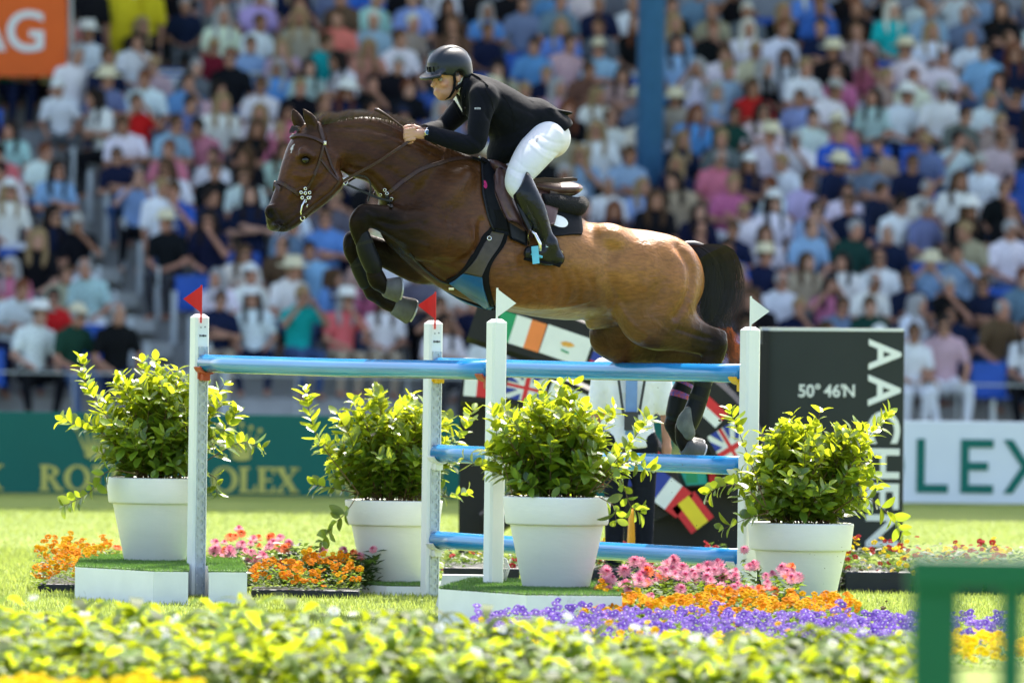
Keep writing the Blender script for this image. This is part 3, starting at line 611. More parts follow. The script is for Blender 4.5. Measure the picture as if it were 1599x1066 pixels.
def dress(o, pose, top, hairk, hairc, hat, skin, low, headc, yaw, glasses=False, check=False, tall=1.0):
    o.color = (*skin, 1)
    def ch(name, me, c, loc=(0, 0, 0), rz=0):
        x = share(name, me, o, loc, (0, 0, rz)); x.color = (*c, 1); return x
    ch('shirt', CHECK[pose[1].name] if check and pose[1].name in CHECK else pose[1], top); ch('trousers', pose[2], low)
    if hairk: ch('hair', HAIR[hairk], hairc, headc)
    if hat: ch(hat.replace(' ', '_'), HATS[hat], random.choice([(.75, .75, .72), (.7, .62, .42), (.02, .025, .05), (.4, .38, .34)]) if hat == 'cap' else random.choice([(.70, .62, .42), (.78, .76, .70)]), (headc[0], headc[1], headc[2] + .012))
    if glasses: ch('sunglasses', GLASS, (0, 0, 0), headc)
rng = random.Random(11); seats = []; OUT = []
for i in range(NROW):
    b = row_b(i) + .12; z = row_z(i); a = -14.2 + rng.uniform(0, .3)
    while a < 14.4:
        p = S(a, b, z + .85); x, y = pix(p)
        if -35 < x < 1634 and -60 < y < 760: seats.append([i, a, b, z, x, y])
        elif -560 < x < 2160 and -60 < y < 760: OUT.append((a, b, z))
        a += .49 + rng.uniform(-.03, .04)
used = {}
def near(px, py):
    best = min((s for s in seats if id(s) not in used), key=lambda s: (s[4] - px) ** 2 + ((s[5] - py) * 1.3) ** 2); return best
for v_ in VACANT: used[id(near(*v_))] = 'vacant'
for e in SEEN: used[id(near(e[0], e[1]))] = e
nrow = {}; FAR = []
for s_ in seats:
    i, a, b, z, x, y = s_; e = used.get(id(s_)); n_ = nrow[i] = nrow.get(i, 0) + 1
    if i < 12 and abs(a - aisle_a(i)) < .42: continue
    if 270 < y < 600 and (e is None or e == 'vacant') and -24 < x - (248 + (y - 590) * .68) < 24: continue
    if i == 0 and 300 < x < 640: continue
    if i >= 13 and 95 < x < 300 and e is None and rng.random() < .4: continue
    if e == 'vacant' or (e is None and rng.random() < .045):
        r = empty('stadium_seat', S(a, b, z), f'empty blue plastic seat, {ORD[i]} row up, {CARD[n_]} place from the left', 'seat', 'empty blue seats in the stand'); r.rotation_euler.z = PHI
        share('seat_shell', SEATP, r); share('pedestal', SEATL, r); continue
    cn = e[2] if e else rng.choice(POOL); ex = e[3] if e and len(e) > 3 else None
    pk = rng.choices(range(5), [34, 22, 14, 6, 24])[0]; pose = POSES[pk]
    hk = rng.choices(['short', 'long', 'bun', 'crop'], [38, 32, 12, 18])[0]; hn = rng.choices(list(HC), [30, 30, 20, 14, 6])[0]
    if hk == 'crop' and hn == 'blond': hn = 'grey'
    hat = ex if ex in ('cap', 'sun hat') else (rng.choices([None, 'cap', 'sun hat'], [84, 9, 7])[0] if not ex else None)
    if ex == 'long': hk = 'long'; hn = 'blond'
    if hat and hk == 'crop': hk = 'short'
    low = rng.choice([CLO['navy'], CLO['black'], (.05, .09, .2), (.08, .13, .26), CLO['beige'], CLO['white'], (.05, .05, .055), CLO['grey']])
    c = tuple(max(0, v * rng.uniform(.85, 1.12)) for v in CLO[cn]); c = tuple(min(.85, v) for v in c)
    arm = ['hands in lap', 'arms folded', 'hand at chin', 'hands at face', 'hands on knees'][pk]
    lab = f"{cn} top spectator, {hat or hn + (' long' if hk == 'long' else '') + ' hair'}, {arm}, {ORD[i]} row up, {CARD[n_]} from left"
    npers = nrow['n'] = nrow.get('n', 0) + 1
    if npers > 300: FAR.append((a, b, z, pk, hk, HC[hn], rng.choice(SK), c, low, PHI + rng.gauss(0, .28), rng.uniform(.93, 1.07), hat)); continue
    o = share('person', pose[0], None, S(a + rng.uniform(-.04, .04), b + rng.uniform(-.05, .05), z), (rng.uniform(-.08, .20), rng.uniform(-.10, .10), PHI + rng.gauss(0, .38)), rng.uniform(.93, 1.07))
    tag(o, lab, 'spectator', 'spectators seated in the grandstand')
    dress(o, pose, c, hk, HC[hn], hat, rng.choice(SK), low, (0, .03, 1.185), 0, rng.random() < .35, rng.random() < .28)
# the farthest rows, past three hundred people: one mass
for a, b, z in OUT:                                        # the rows go on past the frame on both sides
    if rng.random() < .93: FAR.append((a, b, z, rng.randrange(5), rng.choice(['short', 'long', 'bun', 'crop']), HC[rng.choice(list(HC))], rng.choice(SK), CLO[rng.choice(POOL)], CLO[rng.choice(['navy', 'black', 'beige', 'grey'])], PHI + rng.gauss(0, .28), rng.uniform(.93, 1.07), None))
LOWP = {}
for k in range(5):
    fs = seated(ARMS[k], 'wide' if k == 4 else 'down', .036, .038); LOWP[k] = [F.mesh(0) for F in fs]
LOWH = {k: hair_me(k, .030) for k in ('short', 'long', 'bun', 'crop')}
fv, ff, fc, k0 = [], [], [], 0
for a, b, z, pk, hk, hcol, sk, c, low, yaw, sc_, hat in FAR:
    R = np.array(Matrix.Rotation(yaw, 3, 'Z')); o3 = np.array(S(a, b, z))
    for (v, f), col_, off in list(zip(LOWP[pk], (sk, c, low), (np.zeros(3),) * 3)) + [(LOWH[hk], (.7, .66, .55) if hat else hcol, np.array((0, .03, 1.185)))]:
        fv.append(((v + off) * sc_) @ R.T + o3); ff.append(f + k0); fc.append(np.tile(np.array(col_), (len(v), 1))); k0 += len(v)
if fv:
    m, nt, b_ = newmat('far_crowd_cloth'); at = nt.nodes.new('ShaderNodeVertexColor'); at.layer_name = 'coat'; nt.links.new(at.outputs[0], b_.inputs['Base Color']); b_.inputs['Roughness'].default_value = .85; b_.inputs['Specular IOR Level'].default_value = .1
    fo = mesh_obj('distant_spectators', np.vstack(fv), np.vstack(ff), m, None, True); set_colors(fo, np.vstack(fc)); tag(fo, 'spectators packed in the uppermost rows of the stand', 'crowd', kind='stuff')
def stander(px, py_ground, Y, zf, lab, top, low, hk, hn, hat=None, yaw=0, sc=1.0, grp=None):
    p = P(px, py_ground, Y); p.z = zf
    o = share('person', STAND[0], None, p, (0, 0, yaw), sc); tag(o, lab, 'person' if not grp else 'spectator', grp)
    dress(o, STAND, top, hk, HC[hn] if hn else None, hat, SK[1], low, (0, -.01, 1.645), 0); return o
_g = 'people standing in the stand'
stander(188, 60, 111.0, row_z(13), 'standing spectator in bright yellow top, upper left by the banner', CLO['yellow'], CLO['yellow'], 'short', 'brown', yaw=.3, grp=_g)
stander(226, 60, 111.2, row_z(13), 'standing spectator in yellow jacket and dark trousers near the banner', CLO['yellow'], CLO['black'], 'short', 'dark', yaw=-.4, grp=_g)
stander(140, 60, 110.8, row_z(13), 'standing spectator in dark jacket right of the orange banner', CLO['black'], CLO['navy'], 'crop', 'dark', yaw=.2, grp=_g)
stander(250, 500, 103.6, row_z(4) + .02, 'woman in white top and long navy skirt standing on the aisle', CLO['white'], CLO['navy'], 'bun', 'blond', yaw=.5, grp=_g, sc=.96)
# ------------------------------------------------------------------ the jump
M['post'] = pm('white_post_paint', (.78, .79, .76), .4, var=.04, scale=5, coat=.1, scuff=(.42, .40, .35), sscale=9, scut=.66, stretch=(1, 1, .5))
M['strip'] = pm('zinc_strip', (.46, .50, .53), .45, metal=.35, var=.15, scale=20)
M['strip_dark'] = pm('strip_slot', (.10, .11, .12), .7)
M['cup_red'] = pm('red_brown_plastic', (.42, .075, .035), .4, var=.1)
M['cup_yellow'] = pm('yellow_plastic', (.75, .42, .01), .35)
M['cup_white'] = pm('white_plastic', (.72, .72, .70), .35)
M['flag_red'] = pm('red_flag', (.62, .012, .012), .45, var=.06)
M['flag_white'] = pm('white_flag', (.80, .80, .77), .45, var=.04)
M['print_dark'] = pm('dark_print', (.05, .05, .055), .6)
def pole_mat():
    m, nt, b = newmat('blue_pole_paint'); N, L = nt.nodes, nt.links
    tc = N.new('ShaderNodeTexCoord'); mp = N.new('ShaderNodeMapping'); mp.inputs['Scale'].default_value = (1.2, 30, 30); L.new(tc.outputs['Object'], mp.inputs[0])
    nz = N.new('ShaderNodeTexNoise'); nz.inputs['Scale'].default_value = 1.5; nz.inputs['Detail'].default_value = 6; L.new(mp.outputs[0], nz.inputs['Vector'])
    rp = N.new('ShaderNodeValToRGB'); e = rp.color_ramp.elements; e[0].position = .28; e[0].color = (.004, .16, .42, 1); e[1].position = .62; e[1].color = (.010, .25, .56, 1)
    x = rp.color_ramp.elements.new(.76); x.color = (.14, .42, .68, 1)
    L.new(nz.outputs['Fac'], rp.inputs[0])
    n5 = N.new('ShaderNodeTexNoise'); n5.inputs['Scale'].default_value = 6; n5.inputs['Detail'].default_value = 9; n5.inputs['Roughness'].default_value = .75; mp5 = N.new('ShaderNodeMapping'); mp5.inputs['Scale'].default_value = (.8, 4, 4); L.new(tc.outputs['Object'], mp5.inputs[0]); L.new(mp5.outputs[0], n5.inputs['Vector'])
    r5 = N.new('ShaderNodeValToRGB'); r5.color_ramp.elements[0].position = .68; r5.color_ramp.elements[1].position = .74; r5.color_ramp.elements[0].color = (0, 0, 0, 1); L.new(n5.outputs['Fac'], r5.inputs[0])
    m5 = N.new('ShaderNodeMix'); m5.data_type = 'RGBA'; L.new(r5.outputs[0], m5.inputs['Factor']); L.new(rp.outputs[0], m5.inputs['A']); m5.inputs['B'].default_value = (.42, .52, .58, 1); L.new(m5.outputs['Result'], b.inputs['Base Color']); b.inputs['Roughness'].default_value = .22; b.inputs['Coat Weight'].default_value = .5; b.inputs['Coat Roughness'].default_value = .15
    return m
M['pole'] = pole_mat()
PW = .088
PT = {'R1': (309, 48.5), 'W1': (773, 45.45), 'R2': (674, 49.25), 'W2': (1169, 46.2)}
PB = {}
for k, (px, Y) in PT.items():
    x = P(px, 700, Y).x; PB[k] = V(x, Y, 0)
pA = (PB['W1'] - PB['R1']).normalized(); pB = (PB['W2'] - PB['R2']).normalized()
def frame(p): return Matrix((p, V(0, 0, 1).cross(p), V(0, 0, 1))).transposed()
PL = {}
def standard(key, p, zb, zt, cups, red, lab):
    R = frame(p); c = PB[key]; o = empty('jump_standard', V(c.x, c.y, zb), lab, 'jump stand', 'upright stands of the jump')
    h = PW / 2; mb = MB()
    prof = [(zb, h - .004), (zb + .01, h), (zt - .018, h), (zt, h - .02)]
    ch = .012; oct_ = lambda r: [(r, -r + ch), (r, r - ch), (r - ch, r), (-r + ch, r), (-r, r - ch), (-r, -r + ch), (-r + ch, -r), (r - ch, -r)]
    vs_ = [c + R @ V(a, b, 0) + V(0, 0, z) for z, r in prof for a, b in oct_(r)]
    fs = [(i * 8 + k, i * 8 + (k + 1) % 8, (i + 1) * 8 + (k + 1) % 8, (i + 1) * 8 + k) for i in range(3) for k in range(8)] + [tuple(range(24, 32)), tuple(range(7, -1, -1))]
    mb.add(vs_, fs); mb.build('post', M['post'], o)
    # perforated strip on the face turned to the pole
    sgn = 1 if red else -1; nx = p * sgn; tx = nx.cross(V(0, 0, 1)) * -1; w2 = .024; pit = .054; z0, z1 = zb + .01, zt - .165
    s = MB(); org = c + nx * (h + .006); n_ = int((z1 - z0) / pit); seg = 12
    key_hole = []
    for q in range(seg):
        a = 2 * math.pi * q / seg; key_hole.append((.0125 * math.cos(a) + .003, .017 * math.sin(a)))
    for i in range(n_):
        zc = z0 + (i + .5) * pit
        rim = []
        for q in range(seg):
            a = 2 * math.pi * q / seg; cx, cy = math.cos(a), math.sin(a); k = 1 / max(abs(cx), abs(cy)); rim.append((cx * k * w2, cy * k * pit / 2))
        vs_ = [org + tx * a + V(0, 0, zc + b) for a, b in rim] + [org + tx * a + V(0, 0, zc + b) for a, b in key_hole] + [org - nx * .005 + tx * a + V(0, 0, zc + b) for a, b in key_hole]
        f_ = []
        for q in range(seg):
            r_ = (q + 1) % seg; f_ += [(q, r_, seg + r_, seg + q), (seg + q, seg + r_, 2 * seg + r_, 2 * seg + q)]
        f_.append(tuple(range(2 * seg, 3 * seg))); s.add(vs_, f_)
    zc = (z0 + z0 + n_ * pit) / 2
    for sd in (-1, 1): s.box(org - nx * .003 + tx * sd * (w2 + .003) + V(0, 0, zc - c.z), (.006, .012, n_ * pit), frame(tx))
    s.build('hole_strip', M['strip'], o)
    t = MB()
    if red:
        for zz, wl in ((zt - .072, .006), (zt - .075, .005)): t.box(c + nx * (h + .001) + tx * (.012 if wl == .006 else -.014) + V(0, 0, zz), (.003, wl, .007), frame(nx))
        t.build('screw', M['print_dark'], o)
        t = MB()
        for k, wl in enumerate((.006, .004, .005, .007, .004, .006)): t.box(c + nx * (h + .001) + tx * (-.02 + k * .0075) + V(0, 0, zt - .122), (.003, wl, .009 + .004 * (k % 3 == 0)), frame(nx))
        t.build('printed_mark', M['print_dark'], o)
    for z, mt in cups:                                       # z = pole centre
        cc = c + nx * (h + .008); mb = MB()
        n2 = 9; inner = []; arcs = []
        for q in range(n2):
            a = math.radians(200 + 140 * q / (n2 - 1)); arcs.append((math.cos(a), math.sin(a)))
        for r_, dep in ((.057, 0), (.066, 0)):
            pass
        ring = [(a * .056, b * .054) for a, b in arcs] + [(a * .066, b * .064) for a, b in arcs[::-1]]
        for q in range(n2 - 1):
            quad = [ring[q], ring[q + 1], ring[2 * n2 - 2 - q], ring[2 * n2 - 1 - q]]
            mb.prism(quad, cc + V(0, 0, z), tx, V(0, 0, 1), nx * .075)
        mb.box(cc + nx * .02 + V(0, 0, z - .078), (.05, .05, .042), frame(nx), bev=.006)
        mb.box(cc + nx * .002 + V(0, 0, z - .06), (.016, .07, .06), frame(nx), bev=.004)
        mb.build('pole_cup', M[mt], o)
    # pennant
    fx = -1 if red else 1; fm = M['flag_red'] if red else M['flag_white']; q = c + V(.0, -.03 if not red else -.045, 0) + nx * (.02 if red else 0)
    mb = MB(); mb.tube([q + V(0, 0, zt - .05), q + V(0, 0, zt + .165)], .0055, 8); fl = mb.build('flag_staff', fm, o)
    tri_ = [(0, .16), (.0, .008), (fx * .102, .085)] if fx > 0 else [(0, .008), (0, .16), (fx * .102, .085)]
    n3 = 5; vs_ = []; fs = []
    for i in range(n3 + 1):
        u = i / n3; top = .16 + (.085 - .16) * u; bot = .008 + (.085 - .008) * u; dy = .006 * math.sin(u * 4)
        for zz in (bot, top): vs_.append(q + V(fx * .102 * u, dy - .003, zt + zz))
        for zz in (bot, top): vs_.append(q + V(fx * .102 * u, dy + .003, zt + zz))
    for i in range(n3):
        a = i * 4; b = a + 4; fs += [(a, b, b + 1, a + 1), (a + 2, a + 3, b + 3, b + 2), (a, a + 2, b + 2, b), (a + 1, b + 1, b + 3, a + 3)]
    fs += [(0, 1, 3, 2)]
    mesh_obj('pennant', vs_, fs, fm, fl)
    return o
ZA, ZB1_, ZB2_, ZB3_ = 1.332, 1.330, .830, .330
standard('R1', pA, .012, 1.61, [(ZA, 'cup_red')], True, 'white upright stand with red pennant in front of the leftmost planter')
standard('W1', pA, .19, 1.606, [(ZA, 'cup_red')], False, 'white upright stand with white pennant in front of the horse girth')
standard('R2', pB, .0, 1.593, [(ZB1_, 'cup_yellow'), (ZB2_, 'cup_white'), (ZB3_, 'cup_white')], True, 'white upright stand with red pennant below the front hooves')
standard('W2', pB, .0, 1.583, [(ZB1_, 'cup_yellow'), (ZB2_, 'cup_white'), (ZB3_, 'cup_white')], False, 'white upright stand with white pennant beside the charcoal sign box')
def pole(a, b, p, z, lab):
    A = PB[a] + p * .066 + V(0, 0, z); B = PB[b] - p * .066 + V(0, 0, z); L_ = (B - A).length; r = .0505; R = frame(p)
    mb = MB(); n = 28; prof = [(0, .040), (.006, r), (.30, r), (L_ / 2, r), (L_ - .30, r), (L_ - .006, r), (L_, .040)]
    vs_ = []
    for i, (x, rr) in enumerate(prof):
        for k in range(n):
            t = 2 * math.pi * k / n; sag = -.006 * (1 - (2 * x / L_ - 1) ** 2); vs_.append(V(x, rr * math.cos(t), rr * math.sin(t) + sag))
    fs = [(i * n + k, i * n + (k + 1) % n, (i + 1) * n + (k + 1) % n, (i + 1) * n + k) for i in range(len(prof) - 1) for k in range(n)] + [tuple(range(n - 1, -1, -1)), tuple(range((len(prof) - 1) * n, len(prof) * n))]
    me = bpy.data.meshes.new('jump_pole'); me.from_pydata([tuple(v) for v in vs_], [], fs); me.materials.append(M['pole']); me.polygons.foreach_set('use_smooth', [True] * len(me.polygons))
    o = bpy.data.objects.new('jump_pole', me); COL.objects.link(o); o.matrix_world = Matrix.Translation(A) @ R.to_4x4()
    return tag(o, lab, 'pole', 'blue poles of the jump')
pole('R1', 'W1', pA, ZA, 'single blue pole of the far landing side, reaching furthest left')
pole('R2', 'W2', pB, ZB1_, 'uppermost blue pole in front of the hind legs')
pole('R2', 'W2', pB, ZB2_, 'middle blue pole below the hind hooves')
pole('R2', 'W2', pB, ZB3_, 'lowest blue pole just above the flowers')

# plinths with artificial turf
M['plinth'] = pm('white_plywood_paint', (.76, .78, .78), .5, var=.05, scale=6, bump=.05, scuff=(.36, .34, .28), sscale=5, scut=.64)
M['turf'] = leafmat('artificial_turf', (.07, .16, .025), (.14, .28, .04), gloss=.5, var=.35, tw=.3)
def plinth(pts, zt, lab):
    """pts: plan corners (pixel column, depth), counter-clockwise from the front left"""
    g = [V(P(x, 900, Y).x, Y, 0) for x, Y in pts]; c = sum(g, V(0, 0, 0)) / len(g); o = empty('plinth', c, lab, 'plinth', 'white plinths under the planters')
    n = len(g)
    for i in range(n):                                      # one plywood board for each side
        a, b = g[i], g[(i + 1) % n]; d = (b - a).normalized(); nr = V(d.y, -d.x, 0)
        MB().prism([(0, 0), ((b - a).length - .003, 0), ((b - a).length - .003, zt), (0, zt)], a + d * .0015, d, V(0, 0, 1), -nr * .018).build('board', M['plinth'], o)
    ins = [c + (p - c) * .985 for p in g]
    MB().prism([(p.x, p.y) for p in ins], (0, 0, zt - .022), V(1, 0, 0), V(0, 1, 0), V(0, 0, .020)).build('lid', M['plinth'], o)
    # turf blades
    xs = [p.x for p in g]; ys = [p.y for p in g]; pv = []; 
    def inside(x, y):
        r = False
        for i in range(n):
            a, b = g[i], g[(i + 1) % n]
            if (a.y > y) != (b.y > y) and x < (b.x - a.x) * (y - a.y) / (b.y - a.y) + a.x: r = not r
        return r
    nb = int(9000 * (max(xs) - min(xs)) * (max(ys) - min(ys)) / .8); vv = []
    for _ in range(nb):
        x, y = random.uniform(min(xs), max(xs)), random.uniform(min(ys), max(ys))
        if not inside(x, y): continue
        a = random.uniform(0, 6.28); hh = random.uniform(.012, .024); dx, dy = math.cos(a) * .003, math.sin(a) * .003
        vv += [(x - dx, y - dy, zt - .002), (x + dx, y + dy, zt - .002), (x + random.uniform(-.012, .012), y + random.uniform(-.012, .012), zt + hh)]
    t = mesh_obj('turf', np.array(vv), np.arange(len(vv)).reshape(-1, 3), M['turf'], o); tag(t, kind='stuff')
    MB().prism([(p.x, p.y) for p in ins], (0, 0, zt - .001), V(1, 0, 0), V(0, 1, 0), V(0, 0, .009)).build('turf_mat', M['turf'], o)
    return o
plinth([(117, 47.9), (240, 47.25), (294, 47.27), (294, 48.62), (326, 48.62), (326, 47.29), (386, 47.32), (374, 49.9), (130, 50.2)], .182, 'white two-sided plinth with green turf under the leftmost planter')
plinth([(564, 49.6), (604, 49.31), (664, 49.33), (690, 50.6), (560, 50.8)], .055, 'low white plinth with turf under the planter below the hooves')
plinth([(685, 44.6), (823, 43.75), (972, 43.85), (952, 45.9), (735, 46.3)], .192, 'white plinth with turf under the planter right of the middle stand')
plinth([(1150, 45.5), (1250, 45.2), (1350, 45.5), (1345, 46.9), (1140, 46.9)], .05, 'low white plinth hidden in flowers under the rightmost planter')

# ------------------------------------------------------------------ planters and shrubs
M['pot'] = pm('white_pot_plastic', (.79, .78, .755), .45, var=.035, scale=3, bump=.12, bscale=25, stretch=(1, 1, 3), scuff=(.50, .47, .40), sscale=4, scut=.63)
M['soil'] = pm('dark_soil', (.03, .02, .014), .95, var=.4, scale=40, bump=.6)
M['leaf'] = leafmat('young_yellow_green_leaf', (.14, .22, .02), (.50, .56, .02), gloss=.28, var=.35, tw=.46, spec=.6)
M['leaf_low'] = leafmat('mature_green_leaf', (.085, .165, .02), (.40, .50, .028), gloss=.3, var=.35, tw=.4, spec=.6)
M['stem'] = pm('brown_stem', (.13, .075, .035), .7)
def leaf_mesh(name, L_, W_, mat, fold=.25, curl=.2):
    n = 5; v = []; f = []
    for i in range(n + 1):
        t = i / n; wd = W_ * math.sin(math.pi * min(t * .93 + .04, 1)) ** .8 / 2; z = curl * L_ * (t * (1 - t) - t * t * .5)
        v += [(-wd, t * L_, z + wd * fold), (0, t * L_, z), (wd, t * L_, z + wd * fold)]
    for i in range(n):
        a = i * 3; f += [(a, a + 1, a + 4, a + 3), (a + 1, a + 2, a + 5, a + 4)]
    me = bpy.data.meshes.new(name); me.from_pydata(v, [], f); me.materials.append(mat); me.polygons.foreach_set('use_smooth', [True] * len(f)); me.update(); return me
LEAF = [leaf_mesh('leaf', .060, .034, M['leaf'], .25, .2), leaf_mesh('leaf', .060, .030, M['leaf'], .4, .05), leaf_mesh('leaf', .060, .038, M['leaf'], .15, -.15)]
LEAFD = [leaf_mesh('leaf', .060, .036, M['leaf_low'], .2, .2), leaf_mesh('leaf', .060, .032, M['leaf_low'], .35, .05)]
def orient(d, up):
    y = d.normalized(); x = y.cross(up); x = x.normalized() if x.length > 1e-5 else y.orthogonal().normalized(); z = x.cross(y); return Matrix((x, y, z)).transposed()
def shrub(c, soil, rx, h, sprigs, lab, seed, lean=0.0):
    r = random.Random(seed); lob = [(r.uniform(0, 6.283), r.uniform(-.28, .22), r.uniform(.4, .9)) for _ in range(6)]; o = empty('potted_shrub', V(c.x, c.y, soil), lab, 'shrub', 'leafy shrubs in white planters'); leaves = []; st_ = MB()
    def stem(pts, th, dens, tip_from=.12):
        p = spline([tuple(q) for q in pts], 6); st_.tube([Vector(q) for q in p], [th * (1 - .7 * i / len(p)) for i in range(len(p))], 5)
        seglen = sum((Vector(p[i + 1]) - Vector(p[i])).length for i in range(len(p) - 1)); nl = max(2, int(seglen / dens)); ph = r.uniform(0, 6)
        for k in range(nl + 1):
            t = tip_from + (1 - tip_from) * k / nl; i = min(int(t * (len(p) - 1)), len(p) - 2); q = Vector(p[i]).lerp(Vector(p[i + 1]), t * (len(p) - 1) - i); d = (Vector(p[i + 1]) - Vector(p[i])).normalized()
            ph += 1.7
            for s_ in ((0, math.pi) if k < nl else (0, 2.1, 4.2)):
                s1 = d.orthogonal().normalized(); s2 = d.cross(s1); rad = s1 * math.cos(ph + s_) + s2 * math.sin(ph + s_)
                ld = (rad * r.uniform(.7, 1.2) + d * r.uniform(.3, .9) + V(0, 0, r.uniform(-.25, .35))); up = (d + V(0, 0, .8) + V(r.uniform(-.5, .5), r.uniform(-.5, .5), 0))
                leaves.append((q + rad * .004, orient(ld, up), r.uniform(.95, 1.7) * (.8 if t > .93 else 1), t))
    for i in range(56):
        a = r.uniform(0, 6.283); rr = math.sqrt(r.random()); b = V(c.x + math.cos(a) * rr * .17, c.y + math.sin(a) * rr * .17, soil - .01)
        a2 = a + r.uniform(-.5, .5); R2 = rr * r.uniform(.75, 1.05); hh = h * (1.0 - .38 * R2 * R2) * r.uniform(.74, 1.04)
        g_ = 1 + sum(k_ * math.exp(-((math.cos(a2 - q_) - 1) / (w_ * w_ * .5)) ** 2) for q_, k_, w_ in lob) * min(1, rr * 1.4); R2 *= g_; hh *= .5 + .5 * g_
        if i % 5 == 0: hh *= .62; R2 = min(1.15, R2 + .2)
        t = V(c.x + math.cos(a2) * R2 * rx + lean * hh, c.y + math.sin(a2) * R2 * rx * .8, soil + hh); m1 = b.lerp(t, .45) + V(0, 0, .06 * h) - V(math.cos(a2), math.sin(a2), 0) * .04
        stem([b, m1, t], .0042, .047)
        if r.random() < .75:
            m2 = m1.lerp(t, r.uniform(.1, .5)); t2 = m2 + V(r.uniform(-.13, .13), r.uniform(-.13, .13), r.uniform(.08, .2)); stem([m2, m2.lerp(t2, .5) + V(0, 0, .01), t2], .003, .045, .15)
    for i in range(24):                                       # low shoots that hide the stems
        a = r.uniform(0, 6.283) if i % 2 else r.uniform(math.pi * 1.05, math.pi * 1.95); b = V(c.x + math.cos(a) * .13, c.y + math.sin(a) * .13, soil - .01); R2 = r.uniform(.35, .8) * rx; hh = h * r.uniform(.12, .48)
        t = V(c.x + math.cos(a) * (.16 + R2 * .6), c.y + math.sin(a) * (.16 + R2 * .5), soil + hh); stem([b, b.lerp(t, .5) + V(0, 0, .04), t], .003, .042, .2)
    for pts in sprigs: stem([P(x, y, Y) for x, y, Y in pts], .0036, .05, .25)
    st_.build('stems', M['stem'], o)
    leaves.sort(key=lambda l: l[0].y - .25 * (l[0].z - soil))
    near_, rest = leaves[:300], leaves[300:]; base = wloc(o)
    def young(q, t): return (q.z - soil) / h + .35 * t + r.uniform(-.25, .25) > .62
    for q, R, s_, t in near_:
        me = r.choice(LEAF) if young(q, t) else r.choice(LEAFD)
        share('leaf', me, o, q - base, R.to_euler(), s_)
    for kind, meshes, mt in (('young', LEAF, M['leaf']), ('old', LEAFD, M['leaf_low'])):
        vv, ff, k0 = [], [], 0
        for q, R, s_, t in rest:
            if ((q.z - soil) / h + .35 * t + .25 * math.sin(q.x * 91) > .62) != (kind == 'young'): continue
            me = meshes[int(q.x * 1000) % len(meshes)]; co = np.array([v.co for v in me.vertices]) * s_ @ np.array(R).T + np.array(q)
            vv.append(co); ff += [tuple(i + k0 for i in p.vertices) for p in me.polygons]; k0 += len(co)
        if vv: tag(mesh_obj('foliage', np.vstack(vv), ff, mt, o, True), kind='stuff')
    return o
def planter(px, Y, zb, lab, dirt):
    c = V(P(px, 850, Y).x, Y, zb); o = empty('planter', c, lab, 'planter', 'white round planters of the jump'); mb = MB(); H_ = .476
    mb.lathe([(.0, .002), (.172, 0), (.178, .006), (.248, H_ - .142), (.250, H_ - .136)], c, 56); mb.build('pot_body', M['pot'], o, True)
    mb = MB(); mb.lathe([(.252, H_ - .150), (.268, H_ - .146), (.272, H_ - .138), (.286, H_ - .010), (.284, H_ - .002), (.276, H_), (.268, H_ - .004), (.262, H_ - .07), (.25, H_ - .148)], c, 56); mb.build('rim', M['pot'], o, True)
    mb = MB(); mb.lathe([(.264, H_ - .05), (.2, H_ - .042), (.1, H_ - .036), (.0, H_ - .034)], c, 24); mb.build('soil', M['soil'], o, True)
    return c, H_ - .03
for px, Y, zb, lab in ((242, 49.15, .178, 'leftmost white planter on the tall plinth'), (614, 49.95, .064, 'white planter behind the stand below the hooves'), (869, 44.95, .201, 'white planter in the middle beside the white-pennant stand'), (1250, 45.85, .06, 'rightmost white planter in front of the charcoal sign')):
    pass
c1, s1 = planter(242, 49.15, .191, 'leftmost white round planter on the tall plinth', 0)
c2, s2 = planter(614, 49.95, .064, 'white round planter behind the stand below the front hooves', 0)
c3, s3 = planter(869, 44.95, .201, 'white round planter beside the middle stand with white pennant', 0)
c4, s4 = planter(1250, 45.85, .060, 'rightmost white round planter in front of the charcoal sign', 0)
shrub(c1, c1.z + s1, .46, .68, [[(215, 740, 48.9), (170, 735, 48.9), (140, 768, 48.9), (100, 790, 48.85)], [(215, 735, 49), (165, 680, 49), (130, 668, 49), (98, 655, 49)], [(300, 735, 49.1), (345, 705, 49), (380, 690, 49), (408, 700, 49)], [(220, 735, 49), (160, 640, 48.95), (135, 600, 48.95), (128, 562, 48.95)], [(300, 735, 49), (335, 690, 49), (360, 660, 49), (370, 640, 49)], [(300, 735, 48.95), (335, 745, 48.95), (338, 770, 48.95)]], 'bushy yellow-green shrub in the leftmost planter', 3)
shrub(c2, c2.z + s2, .47, .71, [[(560, 770, 49.6), (540, 800, 49.6), (520, 820, 49.6), (505, 845, 49.55)], [(560, 770, 49.8), (510, 760, 49.8), (490, 757, 49.8)], [(660, 770, 49.8), (700, 775, 49.8), (728, 770, 49.8)], [(560, 770, 49.7), (500, 690, 49.7), (482, 640, 49.7), (478, 608, 49.7)], [(660, 760, 49.8), (715, 690, 49.8), (738, 640, 49.8)]], 'bushy yellow-green shrub behind the stand below the hooves', 8)
shrub(c3, c3.z + s3, .43, .60, [[(935, 770, 44.7), (965, 745, 44.7), (985, 790, 44.65), (1000, 800, 44.65)], [(930, 765, 44.8), (980, 720, 44.8), (1015, 735, 44.8)], [(920, 770, 44.8), (985, 690, 44.8), (1012, 655, 44.8)], [(800, 770, 44.8), (780, 700, 44.8), (770, 640, 44.8)], [(935, 775, 44.7), (958, 790, 44.7), (962, 812, 44.68)]], 'bushy yellow-green shrub in the middle planter before the white shirt', 15)
